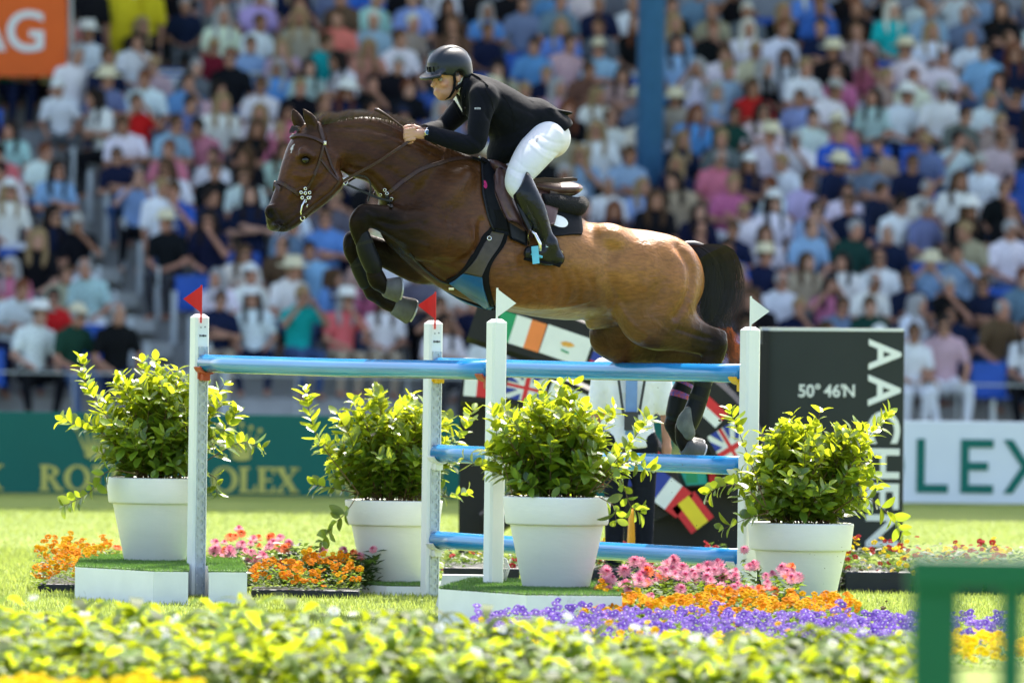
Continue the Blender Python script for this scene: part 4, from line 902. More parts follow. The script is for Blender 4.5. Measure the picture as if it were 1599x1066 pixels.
shrub(c4, c4.z + s4, .43, .655, [[(1200, 800, 45.6), (1160, 760, 45.6), (1125, 760, 45.6), (1105, 772, 45.6)], [(1300, 800, 45.7), (1345, 775, 45.7), (1385, 800, 45.7), (1408, 832, 45.7)], [(1200, 800, 45.6), (1165, 810, 45.6), (1130, 825, 45.6)], [(1290, 800, 45.7), (1350, 690, 45.7), (1388, 645, 45.7)], [(1200, 800, 45.6), (1160, 690, 45.6), (1140, 640, 45.6)]], 'bushy yellow-green shrub in the rightmost planter before the sign', 21)

# ------------------------------------------------------------------ flower beds
def petal_mesh(name, mats, kind):
    mb = MB()
    if kind == 'viola':
        for k in range(5):
            a = k * 1.2566 + .3; d = V(math.cos(a), math.sin(a), .1); t = V(-math.sin(a), math.cos(a), 0); L_ = .019
            mb.add([d * .002, d * L_ * .6 + t * .0095 + V(0, 0, .004), d * L_ + t * .006, d * L_ - t * .006, d * L_ * .6 - t * .0095 + V(0, 0, .003)], [(0, 4, 3, 2, 1)])
        mb.add([V(.004 * math.cos(a), .004 * math.sin(a), .005) for a in np.arange(6) * 1.047], [tuple(range(6))], 1)
    else:
        r = random.Random(5)
        for ring in range(5):
            n = 14 - ring * 2; el = .1 + ring * .33; L_ = .040 - ring * .005
            for k in range(n):
                a = 6.283 * k / n + ring * .3 + r.uniform(-.08, .08); d = V(math.cos(a) * math.cos(el), math.sin(a) * math.cos(el), math.sin(el)); t = V(-math.sin(a), math.cos(a), 0)
                up = V(0, 0, ring * .004); mb.add([up + d * .004, up + d * L_ * .6 + t * .0055, up + d * L_, up + d * L_ * .6 - t * .0055], [(0, 3, 2, 1)], 0 if ring < 3 else 1)
    me = bpy.data.meshes.new(name); me.from_pydata([tuple(v) for v in mb.v], [], mb.f)
    for m in mats: me.materials.append(m)
    me.polygons.foreach_set('material_index', mb.m); me.update(); return me
def fl(name, c, t=None): return leafmat(name, c, t or tuple(min(1, x * 1.2) for x in c), gloss=.7, var=.18, tw=.4, spec=.05)
PM = {'orange': fl('orange_petal', (.62, .19, .0)), 'amber': fl('amber_petal', (.68, .34, .004)), 'yellow': fl('yellow_petal', (.78, .55, .004)), 'purple': fl('purple_petal', (.17, .08, .44)), 'lilac': fl('lilac_petal', (.26, .15, .52)), 'pink': fl('pink_petal', (.58, .14, .25)),
      'pale': fl('pale_pink_petal', (.66, .30, .38)), 'rust': fl('rust_petal', (.60, .12, .03)), 'salmon': fl('salmon_petal', (.78, .24, .10)), 'red': fl('dark_red_petal', (.35, .012, .02)), 'white': fl('white_petal', (.8, .8, .76)), 'dark': fl('flower_eye', (.25, .08, .01))}
BL = {'orange': petal_mesh('blossom', [PM['orange'], PM['dark']], 'viola'), 'amber': petal_mesh('blossom', [PM['amber'], PM['orange']], 'viola'), 'yellow': petal_mesh('blossom', [PM['yellow'], PM['amber']], 'viola'), 'purple': petal_mesh('blossom', [PM['purple'], PM['white']], 'viola'),
      'lilac': petal_mesh('blossom', [PM['lilac'], PM['white']], 'viola'), 'pinkd': petal_mesh('blossom', [PM['pale'], PM['pink']], 'dahlia'), 'rustd': petal_mesh('blossom', [PM['salmon'], PM['rust']], 'dahlia'), 'redv': petal_mesh('blossom', [PM['red'], PM['dark']], 'viola'), 'whitev': petal_mesh('blossom', [PM['white'], PM['yellow']], 'viola')}
M['bed_leaf'] = leafmat('bed_leaf', (.045, .09, .014), (.20, .30, .025), gloss=.55, var=.4, tw=.4, spec=.2)
M['bed_dark'] = leafmat('dahlia_leaf', (.022, .048, .012), (.10, .17, .02), gloss=.5, var=.4, tw=.35, spec=.25)
M['tray'] = pm('black_plastic_tray', (.014, .017, .024), .5, var=.2)
def leaf_cloud(n, foot, hfun, L_, W_, r, low=.15, upright=.5):
    """leaves through the volume of a bed; foot() gives a random place"""
    v = np.zeros((n, 4, 3)); 
    for i in range(n):
        x, y = foot(r); h = hfun(x, y); z = h * r.uniform(low, 1.0); a = r.uniform(0, 6.283); e = r.uniform(-.1, 1.2) * upright + .1; l = L_ * r.uniform(.6, 1.3); w_ = W_ * r.uniform(.7, 1.2) / 2
        d = np.array((math.cos(a) * math.cos(e), math.sin(a) * math.cos(e), math.sin(e))); t = np.array((-math.sin(a), math.cos(a), r.uniform(-.4, .4))); p = np.array((x, y, max(.005, z - l * .5 * math.sin(e))))
        v[i] = (p, p + d * l * .5 + t * w_, p + d * l * .98 - np.array((0, 0, l * .15)), p + d * l * .5 - t * w_)
    return v.reshape(-1, 3), np.arange(4 * n).reshape(n, 4)
def bed(name, quad, hz, blooms, leaves, lab, seed, tray=None, lm='bed_leaf', tilt=.55, bs=1.0, maxp=300, L_=.035, W_=.018, cat='flower bed'):
    """quad: four plan corners (pixel column, depth): front left, front right, back right, back left"""
    r = random.Random(seed); g = [V(P(x, 900, Y).x, Y, 0) for x, Y in quad]
    def at(u, v): return g[0].lerp(g[1], u).lerp(g[3].lerp(g[2], u), v)
    c = at(.5, .5); o = empty(name, c, lab, cat)
    bump = lambda x, y: .82 + .18 * math.sin(x * 9.1 + seed) * math.cos(y * 7.3 + seed) + .08 * math.sin(x * 31)
    H_ = lambda x, y, v=.5: (hz[0] + (hz[1] - hz[0]) * v) * bump(x, y)
    def foot(rr):
        u, v = rr.random(), rr.random(); p = at(u, v); foot.v = v; return p.x, p.y
    vv, ff = leaf_cloud(leaves, foot, lambda x, y: H_(x, y, foot.v), L_, W_, r)
    tag(mesh_obj('foliage', vv, ff, M[lm], o), kind='stuff')
    if tray:
        e1, e2 = (g[1] - g[0]).normalized(), V(0, 0, 1)
        Lf = (g[1] - g[0]).length; nt_ = max(1, round(Lf / .5))
        for k in range(nt_): MB().box(at((k + .5) / nt_, .5) + V(0, 0, tray / 2), (Lf / nt_ - .02, max(.15, (g[3] - g[0]).length), tray), bev=.01).build('tray', M['tray'], o)
    extra = []; cnt = 0; pts = []
    for kind, n in blooms:
        for _ in range(n):
            x, y = foot(r); h = H_(x, y, foot.v) * r.uniform(.5 if foot.v < .3 else .86, 1.12) + (.01); pts.append((kind, V(x, y, max(h, .03))))
    pts.sort(key=lambda q: q[1].y - q[1].z)
    for i, (kind, p) in enumerate(pts):
        nr = V(r.uniform(-.5, .5), -tilt + r.uniform(-.5, .4), r.uniform(.5, 1)).normalized(); R = nr.to_track_quat('Z', 'Y').to_matrix(); s_ = bs * r.uniform(.75, 1.25)
        if i < maxp: share('blossom', BL[kind], o, p - c, R.to_euler(), s_)
        else: extra.append((kind, p, R, s_))
    for kind in {e[0] for e in extra}:
        me = BL[kind]; co = np.array([v.co for v in me.vertices]); V2, F2, MI, k0 = [], [], [], 0; mi = [p.material_index for p in me.polygons]; fs = [tuple(p.vertices) for p in me.polygons]
        for kd, p, R, s_ in extra:
            if kd != kind: continue
            V2.append(co * s_ @ np.array(R).T + np.array(p)); F2 += [tuple(i + k0 for i in f) for f in fs]; MI += mi; k0 += len(co)
        tag(mesh_obj('blossom_mass', np.vstack(V2), F2, list(me.materials), o, fmi=MI), kind='stuff')
    return o
bed('flower_bed', [(50, 49.0), (128, 49.0), (190, 50.9), (60, 50.7)], (.20, .28), [('orange', 130), ('amber', 110)], 1400, 'orange pansies in a black tray left of the leftmost planter', 1, tray=.05)
bed('flower_bed', [(392, 48.7), (566, 48.75), (560, 49.4), (396, 49.3)], (.17, .24), [('orange', 120), ('amber', 25)], 1100, 'orange pansies in black trays between the two left plinths', 2, tray=.045)
bed('flower_bed', [(330, 49.6), (450, 49.6), (450, 50.3), (330, 50.3)], (.26, .31), [('pinkd', 34), ('rustd', 14)], 1000, 'pink dahlias behind the leftmost stand', 3, lm='bed_dark', L_=.06, W_=.03, bs=.9)
bed('flower_bed', [(440, 49.5), (590, 49.45), (585, 49.85), (440, 50.0)], (.24, .33), [('rustd', 9), ('pinkd', 6)], 900, 'dark leafy dahlias with few rust blooms beside the low plinth', 4, lm='bed_dark', L_=.07, W_=.035, bs=.85)
bed('flower_bed', [(172, 50.4), (196, 50.4), (196, 50.7), (172, 50.7)], (.27, .3), [('rustd', 4)], 130, 'small red dahlia plant peeping out left of the leftmost planter', 5, lm='bed_dark', L_=.06, W_=.03, bs=.7)
bed('flower_bed', [(925, 44.35), (1255, 44.5), (1240, 45.3), (945, 45.1)], (.26, .345), [('pinkd', 95), ('rustd', 16)], 3000, 'mass of pink dahlias between the two right planters', 6, lm='bed_leaf', L_=.06, W_=.03)
bed('flower_bed', [(905, 43.5), (1350, 43.75), (1330, 44.5), (930, 44.3)], (.15, .22), [('orange', 190), ('amber', 330)], 2600, 'low band of orange and amber pansies in front of the dahlias', 7)
bed('flower_bed', [(735, 41.3), (1575, 41.6), (1575, 43.3), (745, 43.3)], (.10, .16), [('purple', 620), ('lilac', 520)], 5200, 'wide band of purple violas in front of the orange pansies', 8)
bed('flower_bed', [(700, 40.2), (1240, 40.2), (1240, 41.0), (700, 41.0)], (.10, .14), [('yellow', 70), ('amber', 30)], 900, 'scattered yellow pansies in front of the purple violas', 9)
bed('flower_bed', [(1440, 39.6), (1600, 39.6), (1600, 40.8), (1440, 40.8)], (.10, .16), [('yellow', 110)], 500, 'yellow pansies seen through the green barrier', 10, bs=1.3)
bed('flower_bed', [(690, 51.0), (1310, 51.0), (1310, 52.2), (690, 52.2)], (.20, .27), [('redv', 90), ('yellow', 24)], 3200, 'dark leafy bed with small red flowers behind the lowest pole', 12, tray=.12, lm='bed_dark', L_=.06, W_=.03)
bed('flower_bed', [(1312, 51.0), (1640, 51.0), (1640, 52.0), (1312, 52.0)], (.24, .31), [('yellow', 90), ('redv', 80)], 2000, 'yellow and dark red pansies in trays below the charcoal sign', 13, tray=.13, lm='bed_dark', L_=.06, W_=.03)
bed('flower_bed', [(-30, 30.6), (325, 30.6), (315, 31.6), (-30, 31.6)], (.25, .25), [('yellow', 220)], 900, 'bright yellow flowers along the bottom left corner', 14, bs=1.5)
# the leafy border in front, out of focus
M['hedge_leaf'] = leafmat('light_hosta_leaf', (.055, .11, .010), (.37, .44, .016), gloss=.5, var=.55, tw=.48, spec=.12)
def border(quad, n, hz, lab, seed, L_, W_):
    r = random.Random(seed); g = [V(P(x, 900, Y).x, Y, 0) for x, Y in quad]; vv = []; ff = []
    for i in range(n):
        u, v = r.random(), r.random(); p = g[0].lerp(g[1], u).lerp(g[3].lerp(g[2], u), v); k = .8 + .25 * math.sin(p.x * 5.3 + 1) * math.sin(p.y * 4 + p.x * 2)
        h = (hz[0] + (hz[1] - hz[0]) * v) * k; a = r.uniform(0, 6.283); l = L_ * r.uniform(.6, 1.3); w_ = W_ * r.uniform(.7, 1.2) / 2; d = V(math.cos(a), math.sin(a), 0); t = V(-math.sin(a), math.cos(a), r.uniform(-.3, .3)); b = V(p.x, p.y, h * r.uniform(.25, .92)); rise = r.uniform(.05, .5) * l; k0 = len(vv)
        for j in range(5):
            s_ = j / 4; c = b + d * l * s_ + V(0, 0, rise * math.sin(s_ * 2.4) - .12 * l * s_ * s_); c.z = max(.01, c.z); ww = w_ * math.sin(math.pi * min(.97, s_ * .9 + .08)); vv += [c - t * ww, c + t * ww]
        ff += [(k0 + 2 * j, k0 + 2 * j + 1, k0 + 2 * j + 3, k0 + 2 * j + 2) for j in range(4)]
    return tag(mesh_obj('border_plants', vv, ff, M['hedge_leaf'], None, True), lab, 'ground cover', kind='stuff')
border([(-60, 33.6), (760, 33.6), (760, 37.2), (-60, 37.4)], 3300, (.31, .39), 'blurred yellow-green leafy plants along the front left', 31, .16, .06)
border([(690, 33.6), (1440, 33.6), (1440, 36.6), (690, 36.8)], 2900, (.27, .32), 'blurred yellow-green leafy plants along the front right below the violas', 37, .16, .06)
_hb = bed('flower_bed', [(-30, 33.8), (1430, 33.8), (1430, 36.2), (-30, 36.6)], (.34, .36), [('whitev', 45)], 40, 'small white blossoms sprinkled over the front leafy border', 33, bs=1.1)

# ------------------------------------------------------------------ things around the jump
M['barrier'] = pm('green_barrier_plastic', (.0, .11, .045), .45, var=.05)
YB = 20.0; br = empty('barrier', P(1500, 1066, YB), 'out of focus green plastic barrier at lower right', 'barrier')
kb = YB / FPX
def bpx(x0, y0, x1, y1, nm, dep=.05, dy=0): 
    c = P((x0 + x1) / 2, (y0 + y1) / 2, YB + dy); MB().box(c, ((x1 - x0) * kb, dep, (y1 - y0) * kb), bev=.008).build(nm, M['barrier'], br)
bpx(1419, 868, 1830, 922, 'top_rail', .07); 
for x0, x1 in ((1419, 1496), (1558, 1596), (1640, 1676), (1740, 1830)): bpx(x0, 918, x1, 1330, 'slat', .045, .004)
bpx(1419, 1300, 1830, 1400, 'bottom_rail', .07); 
for x in (1460, 1790): bpx(x - 14, 1390, x + 14, 1500, 'foot', .5)
M['grey_plastic'] = pm('light_grey_plastic', (.58, .58, .57), .4)
bx_ = V(P(728, 900, 47.2).x, 47.2, 0); ob = empty('sensor_box', bx_, 'light grey plastic sensor box behind the middle plinth', 'box')
mb = MB(); mb.add([bx_ + V(x * .17, y * .13, 0) for x, y in ((-1, -1), (1, -1), (1, 1), (-1, 1))] + [bx_ + V(x * .13, y * .1, .19) for x, y in ((-1, -1), (1, -1), (1, 1), (-1, 1))], [(3, 2, 1, 0), (4, 5, 6, 7), (0, 1, 5, 4), (1, 2, 6, 5), (2, 3, 7, 6), (3, 0, 4, 7)]); mb.build('case', M['grey_plastic'], ob)
MB().box(bx_ + V(.02, -.121, .09), (.16, .012, .11), Matrix.Rotation(-.16, 3, 'X'), bev=.004).build('cover', M['cup_white'], ob)
M['rope'] = pm('white_rope', (.78, .77, .72), .8)
mb = MB(); rr = random.Random(4)
for k in range(14):
    b = P(783, 872, 45.7); x = rr.uniform(-.012, .03); mb.tube([b + V(0, 0, .01), b + V(x, rr.uniform(-.02, .02), .0), b + V(x * 1.3 + .01, 0, -.05), b + V(x * .9, 0, -.10 - rr.uniform(0, .02))], .0028, 5)
tag(mb.build('rope_tassel', M['rope'], None, True, base=P(783, 872, 45.7)), 'white rope tassel hanging behind the middle stand', 'rope', kind='stuff')
# soil thrown up by the hooves
M['clod'] = pm('soil_clod', (.10, .065, .03), .95, var=.4, scale=50)
def clod(px, py, Y, r_, lab):
    bm = bmesh.new(); bmesh.ops.create_icosphere(bm, subdivisions=2, radius=r_); q = random.Random(int(px))
    for v in bm.verts: v.co *= q.uniform(.6, 1.25); v.co.z *= .7
    c = P(px, py, Y); me = bpy.data.meshes.new('soil_clod'); bm.to_mesh(me); bm.free(); me.materials.append(M['clod']); o = bpy.data.objects.new('soil_clod', me); COL.objects.link(o); o.location = c; return tag(o, lab, 'soil', 'clods thrown up behind the horse')
clod(1379, 949, 45.5, .018, 'largest flying soil clod low beside the rightmost planter'); clod(1384, 938, 45.5, .007, 'small flying soil clod just above the largest one'); clod(1124, 656, 46.6, .010, 'flying soil clod right of the hind fetlock'); clod(1118, 724, 46.6, .006, 'tiny clod below the middle pole near the flags'); clod(1104, 783, 46.6, .012, 'flying soil crumb beside the small flag panel')
mb = MB(); rr = random.Random(9)
for k in range(150):
    if k < 70: x, y, Y = rr.gauss(1330, 45), rr.gauss(880, 30), rr.uniform(45, 47)
    else: x, y, Y = rr.uniform(1020, 1180), rr.uniform(600, 860), rr.uniform(46.4, 47.6)
    s_ = rr.uniform(.0015, .0042); mb.box(P(x, y, Y), (s_, s_, s_), Matrix.Rotation(rr.uniform(0, 3), 3, 'Z'))
tag(mb.build('soil_crumbs', M['clod'], None), 'fine soil crumbs flying behind the horse', 'soil', kind='stuff')
stander(982, 870, 51.5, 0, 'steward in white shirt with blue tie standing behind the jump', (.78, .78, .80), (.012, .014, .02), 'short', 'brown', sc=.93)
_st = [o for o in COL.objects if o.get('label', '').startswith('steward')][0]
M['tie'] = pm('blue_tie', (.16, .27, .52), .6)
_m = MB(); _m.box((0, -.14, 1.2), (.075, .012, .42), bev=.004); _m.box((0, -.135, 1.44), (.05, .02, .05), bev=.004)
_me = bpy.data.meshes.new('tie'); _me.from_pydata([tuple(v) for v in _m.v], [], _m.f); _me.materials.append(M['tie']); share('tie', _me, _st)
_m = MB(); [_m.ribbon([V(s_ * .06, -.105, 1.5), V(s_ * .085, -.15, 1.35), V(s_ * .05, -.155, 1.12)], [V(0, -1, 0)] * 3, .018, .006) for s_ in (-1, 1)]; _m.box((0, -.16, 1.08), (.09, .006, .12))
_me = bpy.data.meshes.new('lanyard'); _me.from_pydata([tuple(v) for v in _m.v], [], _m.f); _me.materials.append(M['print_dark']); share('lanyard', _me, _st)
M['marker'] = pm('orange_yellow_plastic', (.80, .36, .01), .5)
_c = V(P(990, 850, 52.3).x, 52.3, 0); mb = MB(); mb.lathe([(.055, 0), (.055, .01), (.045, .18), (.035, .42), (.012, .46), (0, .465)], _c, 20); tag(mb.build('marker_post', M['marker'], None, True, base=_c), 'orange yellow marker post beside the steward', 'post')
# ------------------------------------------------------------------ the horse
HY = math.radians(20); HO = P(800, 360, 47.0); HFW = V(-math.cos(HY), -math.sin(HY), 0); HLF = V(math.sin(HY), -math.cos(HY), 0)     # forward, left side (towards the camera)
SPX = FPX / 47.0
HB = Matrix((-HFW, HLF, V(0, 0, 1)))                      # rows: backwards, left, up
def HL(px, py, w=0.0):                                    # pixel -> (back, left, up) on the plane w metres left of the horse's middle
    d = ray(px, py); t = (w - (CAM - HO).dot(HLF)) / d.dot(HLF); q = CAM + d * t - HO; return np.array((q.dot(-HFW), w, q.z))
def HW(p): p = np.asarray(p, float); return np.array(HO) + p @ np.array(HB)
def hp(st): return [HL(*(s[:2]), s[3] if len(s) > 3 else 0) for s in st], [s[2] / SPX for s in st]
RESH = .0085
lo = HL(400, 740, 0) - (.12, .5, .1); hi = HL(1170, 150, 0) + (.12, .5, .1)
HF = SDF((lo[0], -.48, lo[2]), (hi[0], .48, hi[2]), RESH)
def hc(st, k=.04, q=1.0, F=None, neg=False, sub=5):       # stations: (px, py, radius px, lateral)
    p, r = hp(st); (F or HF).chain(p, r, k, (0, 1, 0), q, sub, neg)
def he(px, py, w, ru, rw, rv, ang=0, k=.05, neg=False, F=None):
    a = math.radians(ang); R = np.array(((math.cos(a), 0, -math.sin(a)), (0, 1, 0), (math.sin(a), 0, math.cos(a)))); (F or HF).ell(HL(px, py, w), (ru / SPX, rw, rv / SPX), R, k, neg)
# barrel
hc([(655, 345, 62), (700, 352, 88), (750, 370, 100), (820, 394, 96), (885, 420, 80), (945, 424, 74), (1005, 437, 73), (1042, 440, 58)], .05, [.62, .60, .70, .86, 1.08, 1.12, 1.10, 1.05])
# croup and thighs
for sd in (1, -1):
    he(1010, 424, sd * .12, 66, .17, 62, 12, .06)
    hc([(1040, 425, 56, sd * .10), (1032, 465, 58, sd * .13), (1022, 500, 42, sd * .155)], .05, .85)
    he(955, 372, sd * .16, 34, .10, 22, 15, .06)                                            # point of the hip
    he(690, 325, sd * .125, 34, .085, 72, 38, .07); he(712, 378, sd * .165, 40, .085, 36, 20, .06)   # shoulder blade, triceps
    he(655, 372, sd * .13, 30, .09, 34, 0, .05)
    he(800, 430, sd * .17, 90, .12, 50, 14, .08)
he(625, 335, 0, 34, .16, 45, -10, .06)                    # breast
# near hind leg: stifle, gaskin, hock, cannon, fetlock, pastern
NH = .17
hc([(1000, 478, 44, NH - .02), (1003, 503, 34, NH), (1030, 512, 32, NH)], .05, .75)
hc([(1030, 492, 50, NH - .01), (1065, 516, 33, NH), (1095, 532, 22, NH), (1116, 540, 19, NH)], .04, .72)
hc([(1052, 490, 28, NH - .03), (1092, 513, 13, NH), (1126, 523, 9, NH)], .025, .8)          # hamstring to the point of the hock
hc([(1116, 536, 20, NH), (1113, 556, 18, NH), (1103, 585, 14, NH), (1090, 625, 12, NH), (1078, 652, 13, NH), (1070, 668, 16, NH)], .02, .85)
hc([(1070, 668, 15, NH), (1066, 684, 12, NH), (1072, 698, 12, NH)], .015, .9)
# far hind leg
FH = -.17
hc([(985, 500, 52, FH + .03), (952, 526, 33, FH), (985, 537, 32, FH)], .05, .75)
hc([(975, 530, 38, FH), (1030, 542, 28, FH), (1068, 552, 22, FH), (1088, 558, 18, FH)], .04, .75)
hc([(1088, 560, 18, FH), (1076, 585, 14, FH), (1062, 620, 12, FH), (1054, 645, 13, FH), (1052, 662, 15, FH)], .02, .85)
hc([(1052, 662, 14, FH), (1058, 682, 11, FH), (1072, 694, 11, FH)], .015, .9)
# neck
hc([(506, 226, 27), (540, 228, 38), (585, 235, 44), (625, 256, 53), (662, 288, 66), (700, 322, 78)], .05, [.62, .58, .56, .55, .58, .60])
hc([(552, 262, 14, .035), (585, 272, 16, .045), (612, 300, 20, .06)], .04); hc([(552, 262, 14, -.035), (585, 272, 16, -.045), (612, 300, 20, -.06)], .04)
hc([(512, 200, 9), (560, 192, 10), (610, 200, 11), (660, 226, 12), (715, 252, 14), (750, 268, 18)], .04, 1.2)   # crest and withers
# head
hc([(490, 210, 21), (483, 236, 34), (475, 264, 37), (465, 288, 33), (452, 310, 27), (441, 330, 23), (435, 341, 20)], .02, [1.0, .90, .70, .62, .66, .82, .88])
for sd in (1, -1):
    he(505, 264, sd * .055, 25, .045, 34, 28, .03); he(478, 240, sd * .098, 13, .022, 9, 30, .02)       # cheek, brow
    he(477, 250, sd * .112, 8, .02, 7, 20, .012, neg=True)
    he(424, 331, sd * .044, 11, .026, 12, 10, .02); he(423, 333, sd * .070, 5.0, .026, 8.5, -20, .006, neg=True)   # nostril
    he(462, 285, sd * .062, 6, .012, 26, 22, .02)                                                        # cheek ridge
hc([(446, 350, 11), (456, 344, 12), (474, 326, 14), (496, 304, 18), (515, 284, 20)], .03, [1.7, 1.7, 1.7, 1.9, 1.9])   # lower jaw
hc([(428, 352, 9), (446, 347, 3)], .004, 3.0, neg=False)
# ears
for sd, b, m, t in ((1, (489, 200), (484, 186), (473, 170)), (-1, (470, 199), (463, 185), (457, 170))):
    hc([(*b, 9, sd * .05), (*m, 9.0, sd * .055), (*t, 1.8, sd * .05)], .012, .62)
    hc([(b[0] - 5, b[1] - 4, 4.5, sd * .066), (m[0] - 4, m[1], 5.5, sd * .072), (t[0] - 1, t[1] + 4, 1.2, sd * .060)], .004, .7, neg=True)
# near foreleg
NF = .15
hc([(700, 372, 46, NF - .01), (668, 366, 38, NF), (632, 353, 30, NF), (598, 341, 21, NF), (571, 336, 17, NF)], .04, .74)
hc([(569, 337, 17, NF), (562, 346, 17, NF), (561, 360, 14, NF), (568, 385, 11, NF), (579, 412, 11, NF), (587, 432, 14, NF), (590, 440, 13, NF)], .02, .85)
hc([(590, 438, 13, NF), (600, 448, 11, NF), (606, 450, 12, NF)], .012, .9)
# far foreleg
FF = -.14
hc([(690, 405, 38, FF), (655, 414, 29, FF), (612, 400, 23, FF), (572, 383, 18, FF), (553, 376, 16, FF)], .04, .75)
hc([(553, 377, 16, FF), (551, 390, 15, FF), (558, 412, 11, FF), (570, 436, 11, FF), (583, 456, 14, FF)], .02, .85)
hc([(583, 456, 13, FF), (602, 472, 11, FF), (618, 478, 12, FF)], .012, .9)
# belly and grooves
hc([(925, 505, 10), (962, 500, 11)], .03, 1.4)
hv, hf = HF.mesh(1); hf = hf[:, ::-1]
# sculpting on the surface: (curve in the photograph, width px, height mm)
SCULPT = [([(545, 262), (580, 275), (606, 300)], 6, -9), ([(686, 262), (652, 302), (632, 332)], 8, -8), ([(738, 262), (694, 312), (655, 352)], 15, 8), ([(702, 372), (725, 382)], 24, 9), ([(752, 345), (746, 382), (718, 408), (684, 411)], 6, -10),
    ([(655, 346), (618, 351), (588, 344)], 4, -6), ([(665, 384), (630, 374), (600, 356)], 6, 6), ([(640, 398), (668, 412), (700, 436)], 8, 5), ([(705, 325), (694, 345), (702, 366), (696, 388)], 2.2, 3.5), ([(676, 318), (690, 336), (694, 350)], 2.0, 3), ([(662, 352), (682, 342), (712, 348)], 5, -6),
    ([(790, 474), (835, 481), (885, 478), (920, 470)], 2.6, 4), ([(830, 462), (846, 472), (862, 480)], 2.2, 3), ([(955, 392), (950, 428), (964, 468)], 11, -12), ([(968, 478), (988, 506), (1012, 522)], 5, 6), ([(1058, 384), (1078, 418), (1076, 458), (1056, 496)], 6, -12), ([(1030, 392), (1036, 430), (1020, 470)], 9, -4),
    ([(946, 368), (958, 376)], 14, 8), ([(985, 362), (1020, 372)], 12, -4), ([(1058, 514), (1094, 525), (1112, 528)], 3.5, -6), ([(1085, 540), (1108, 548)], 4, 4), ([(1020, 500), (1045, 520), (1075, 536)], 2.2, 3), ([(1010, 450), (1000, 480), (1006, 505)], 12, 6),
    ([(462, 274), (478, 276), (496, 270)], 4, 5), ([(524, 248), (516, 276), (494, 300)], 4, 5), ([(506, 262), (492, 288)], 9, 4), ([(432, 328), (440, 344)], 3, -5), ([(452, 306), (466, 296), (480, 292)], 2, 2.5), ([(466, 244), (477, 239.5), (489, 245)], 3.6, 8), ([(468, 258), (478, 260), (488, 256)], 3, -5), ([(439, 359), (452, 350), (466, 337)], 2.4, -8), ([(455, 250), (446, 280), (434, 308)], 4, 3),
    ([(520, 214), (580, 224), (650, 262)], 10, -5), ([(530, 240), (590, 252), (640, 292)], 11, 6), ([(515, 199), (580, 202), (640, 222), (690, 244)], 4, -5), ([(610, 268), (660, 300), (680, 330)], 9, -5), ([(560, 338), (566, 350)], 8, 4), ([(575, 326), (590, 334)], 4, -4)]
for q in range(7): SCULPT.append(([(792 + 21 * q, 398 + 5 * q), (800 + 21 * q, 428 + 4 * q), (797 + 21 * q, 456 + 3 * q)], 5, -2.5))
def vnorm(v, f):
    e1 = v[f[:, 2]] - v[f[:, 0]]; e2 = v[f[:, 3]] - v[f[:, 1]]; n = np.cross(e2, e1); o = np.zeros_like(v)
    for i in range(4): np.add.at(o, f[:, i], n)
    return o / np.maximum(np.linalg.norm(o, axis=1), 1e-9)[:, None]
def sculpt(v, f, curves, gain=1.0, side=True):
    n = vnorm(v, f); px = np.array([pix(HW(p)) for p in v]); d = np.zeros(len(v))
    for cv, wd_, mm in curves:
        c_ = spline(cv, 8) if len(cv) > 2 else np.linspace(cv[0], cv[1], 8); dd = np.full(len(v), 1e9)
        for a_, b_ in zip(c_[:-1], c_[1:]):
            ab = b_ - a_; t_ = np.clip(((px - a_) @ ab) / max(ab @ ab, 1e-9), 0, 1); dd = np.minimum(dd, ((px - a_ - t_[:, None] * ab) ** 2).sum(1))
        d += gain * mm * .001 * np.exp(-dd / wd_ ** 2)
    sg = 1 if (n * (v - v.mean(0))).sum(1).mean() > 0 else -1; face = np.clip(n[:, 1] * sg * 2.0, 0, 1)
    if side: face = face * (v[:, 1] > 0)
    return v + n * sg * (d * face)[:, None]
hv = sculpt(hv, hf, SCULPT, 1.6)
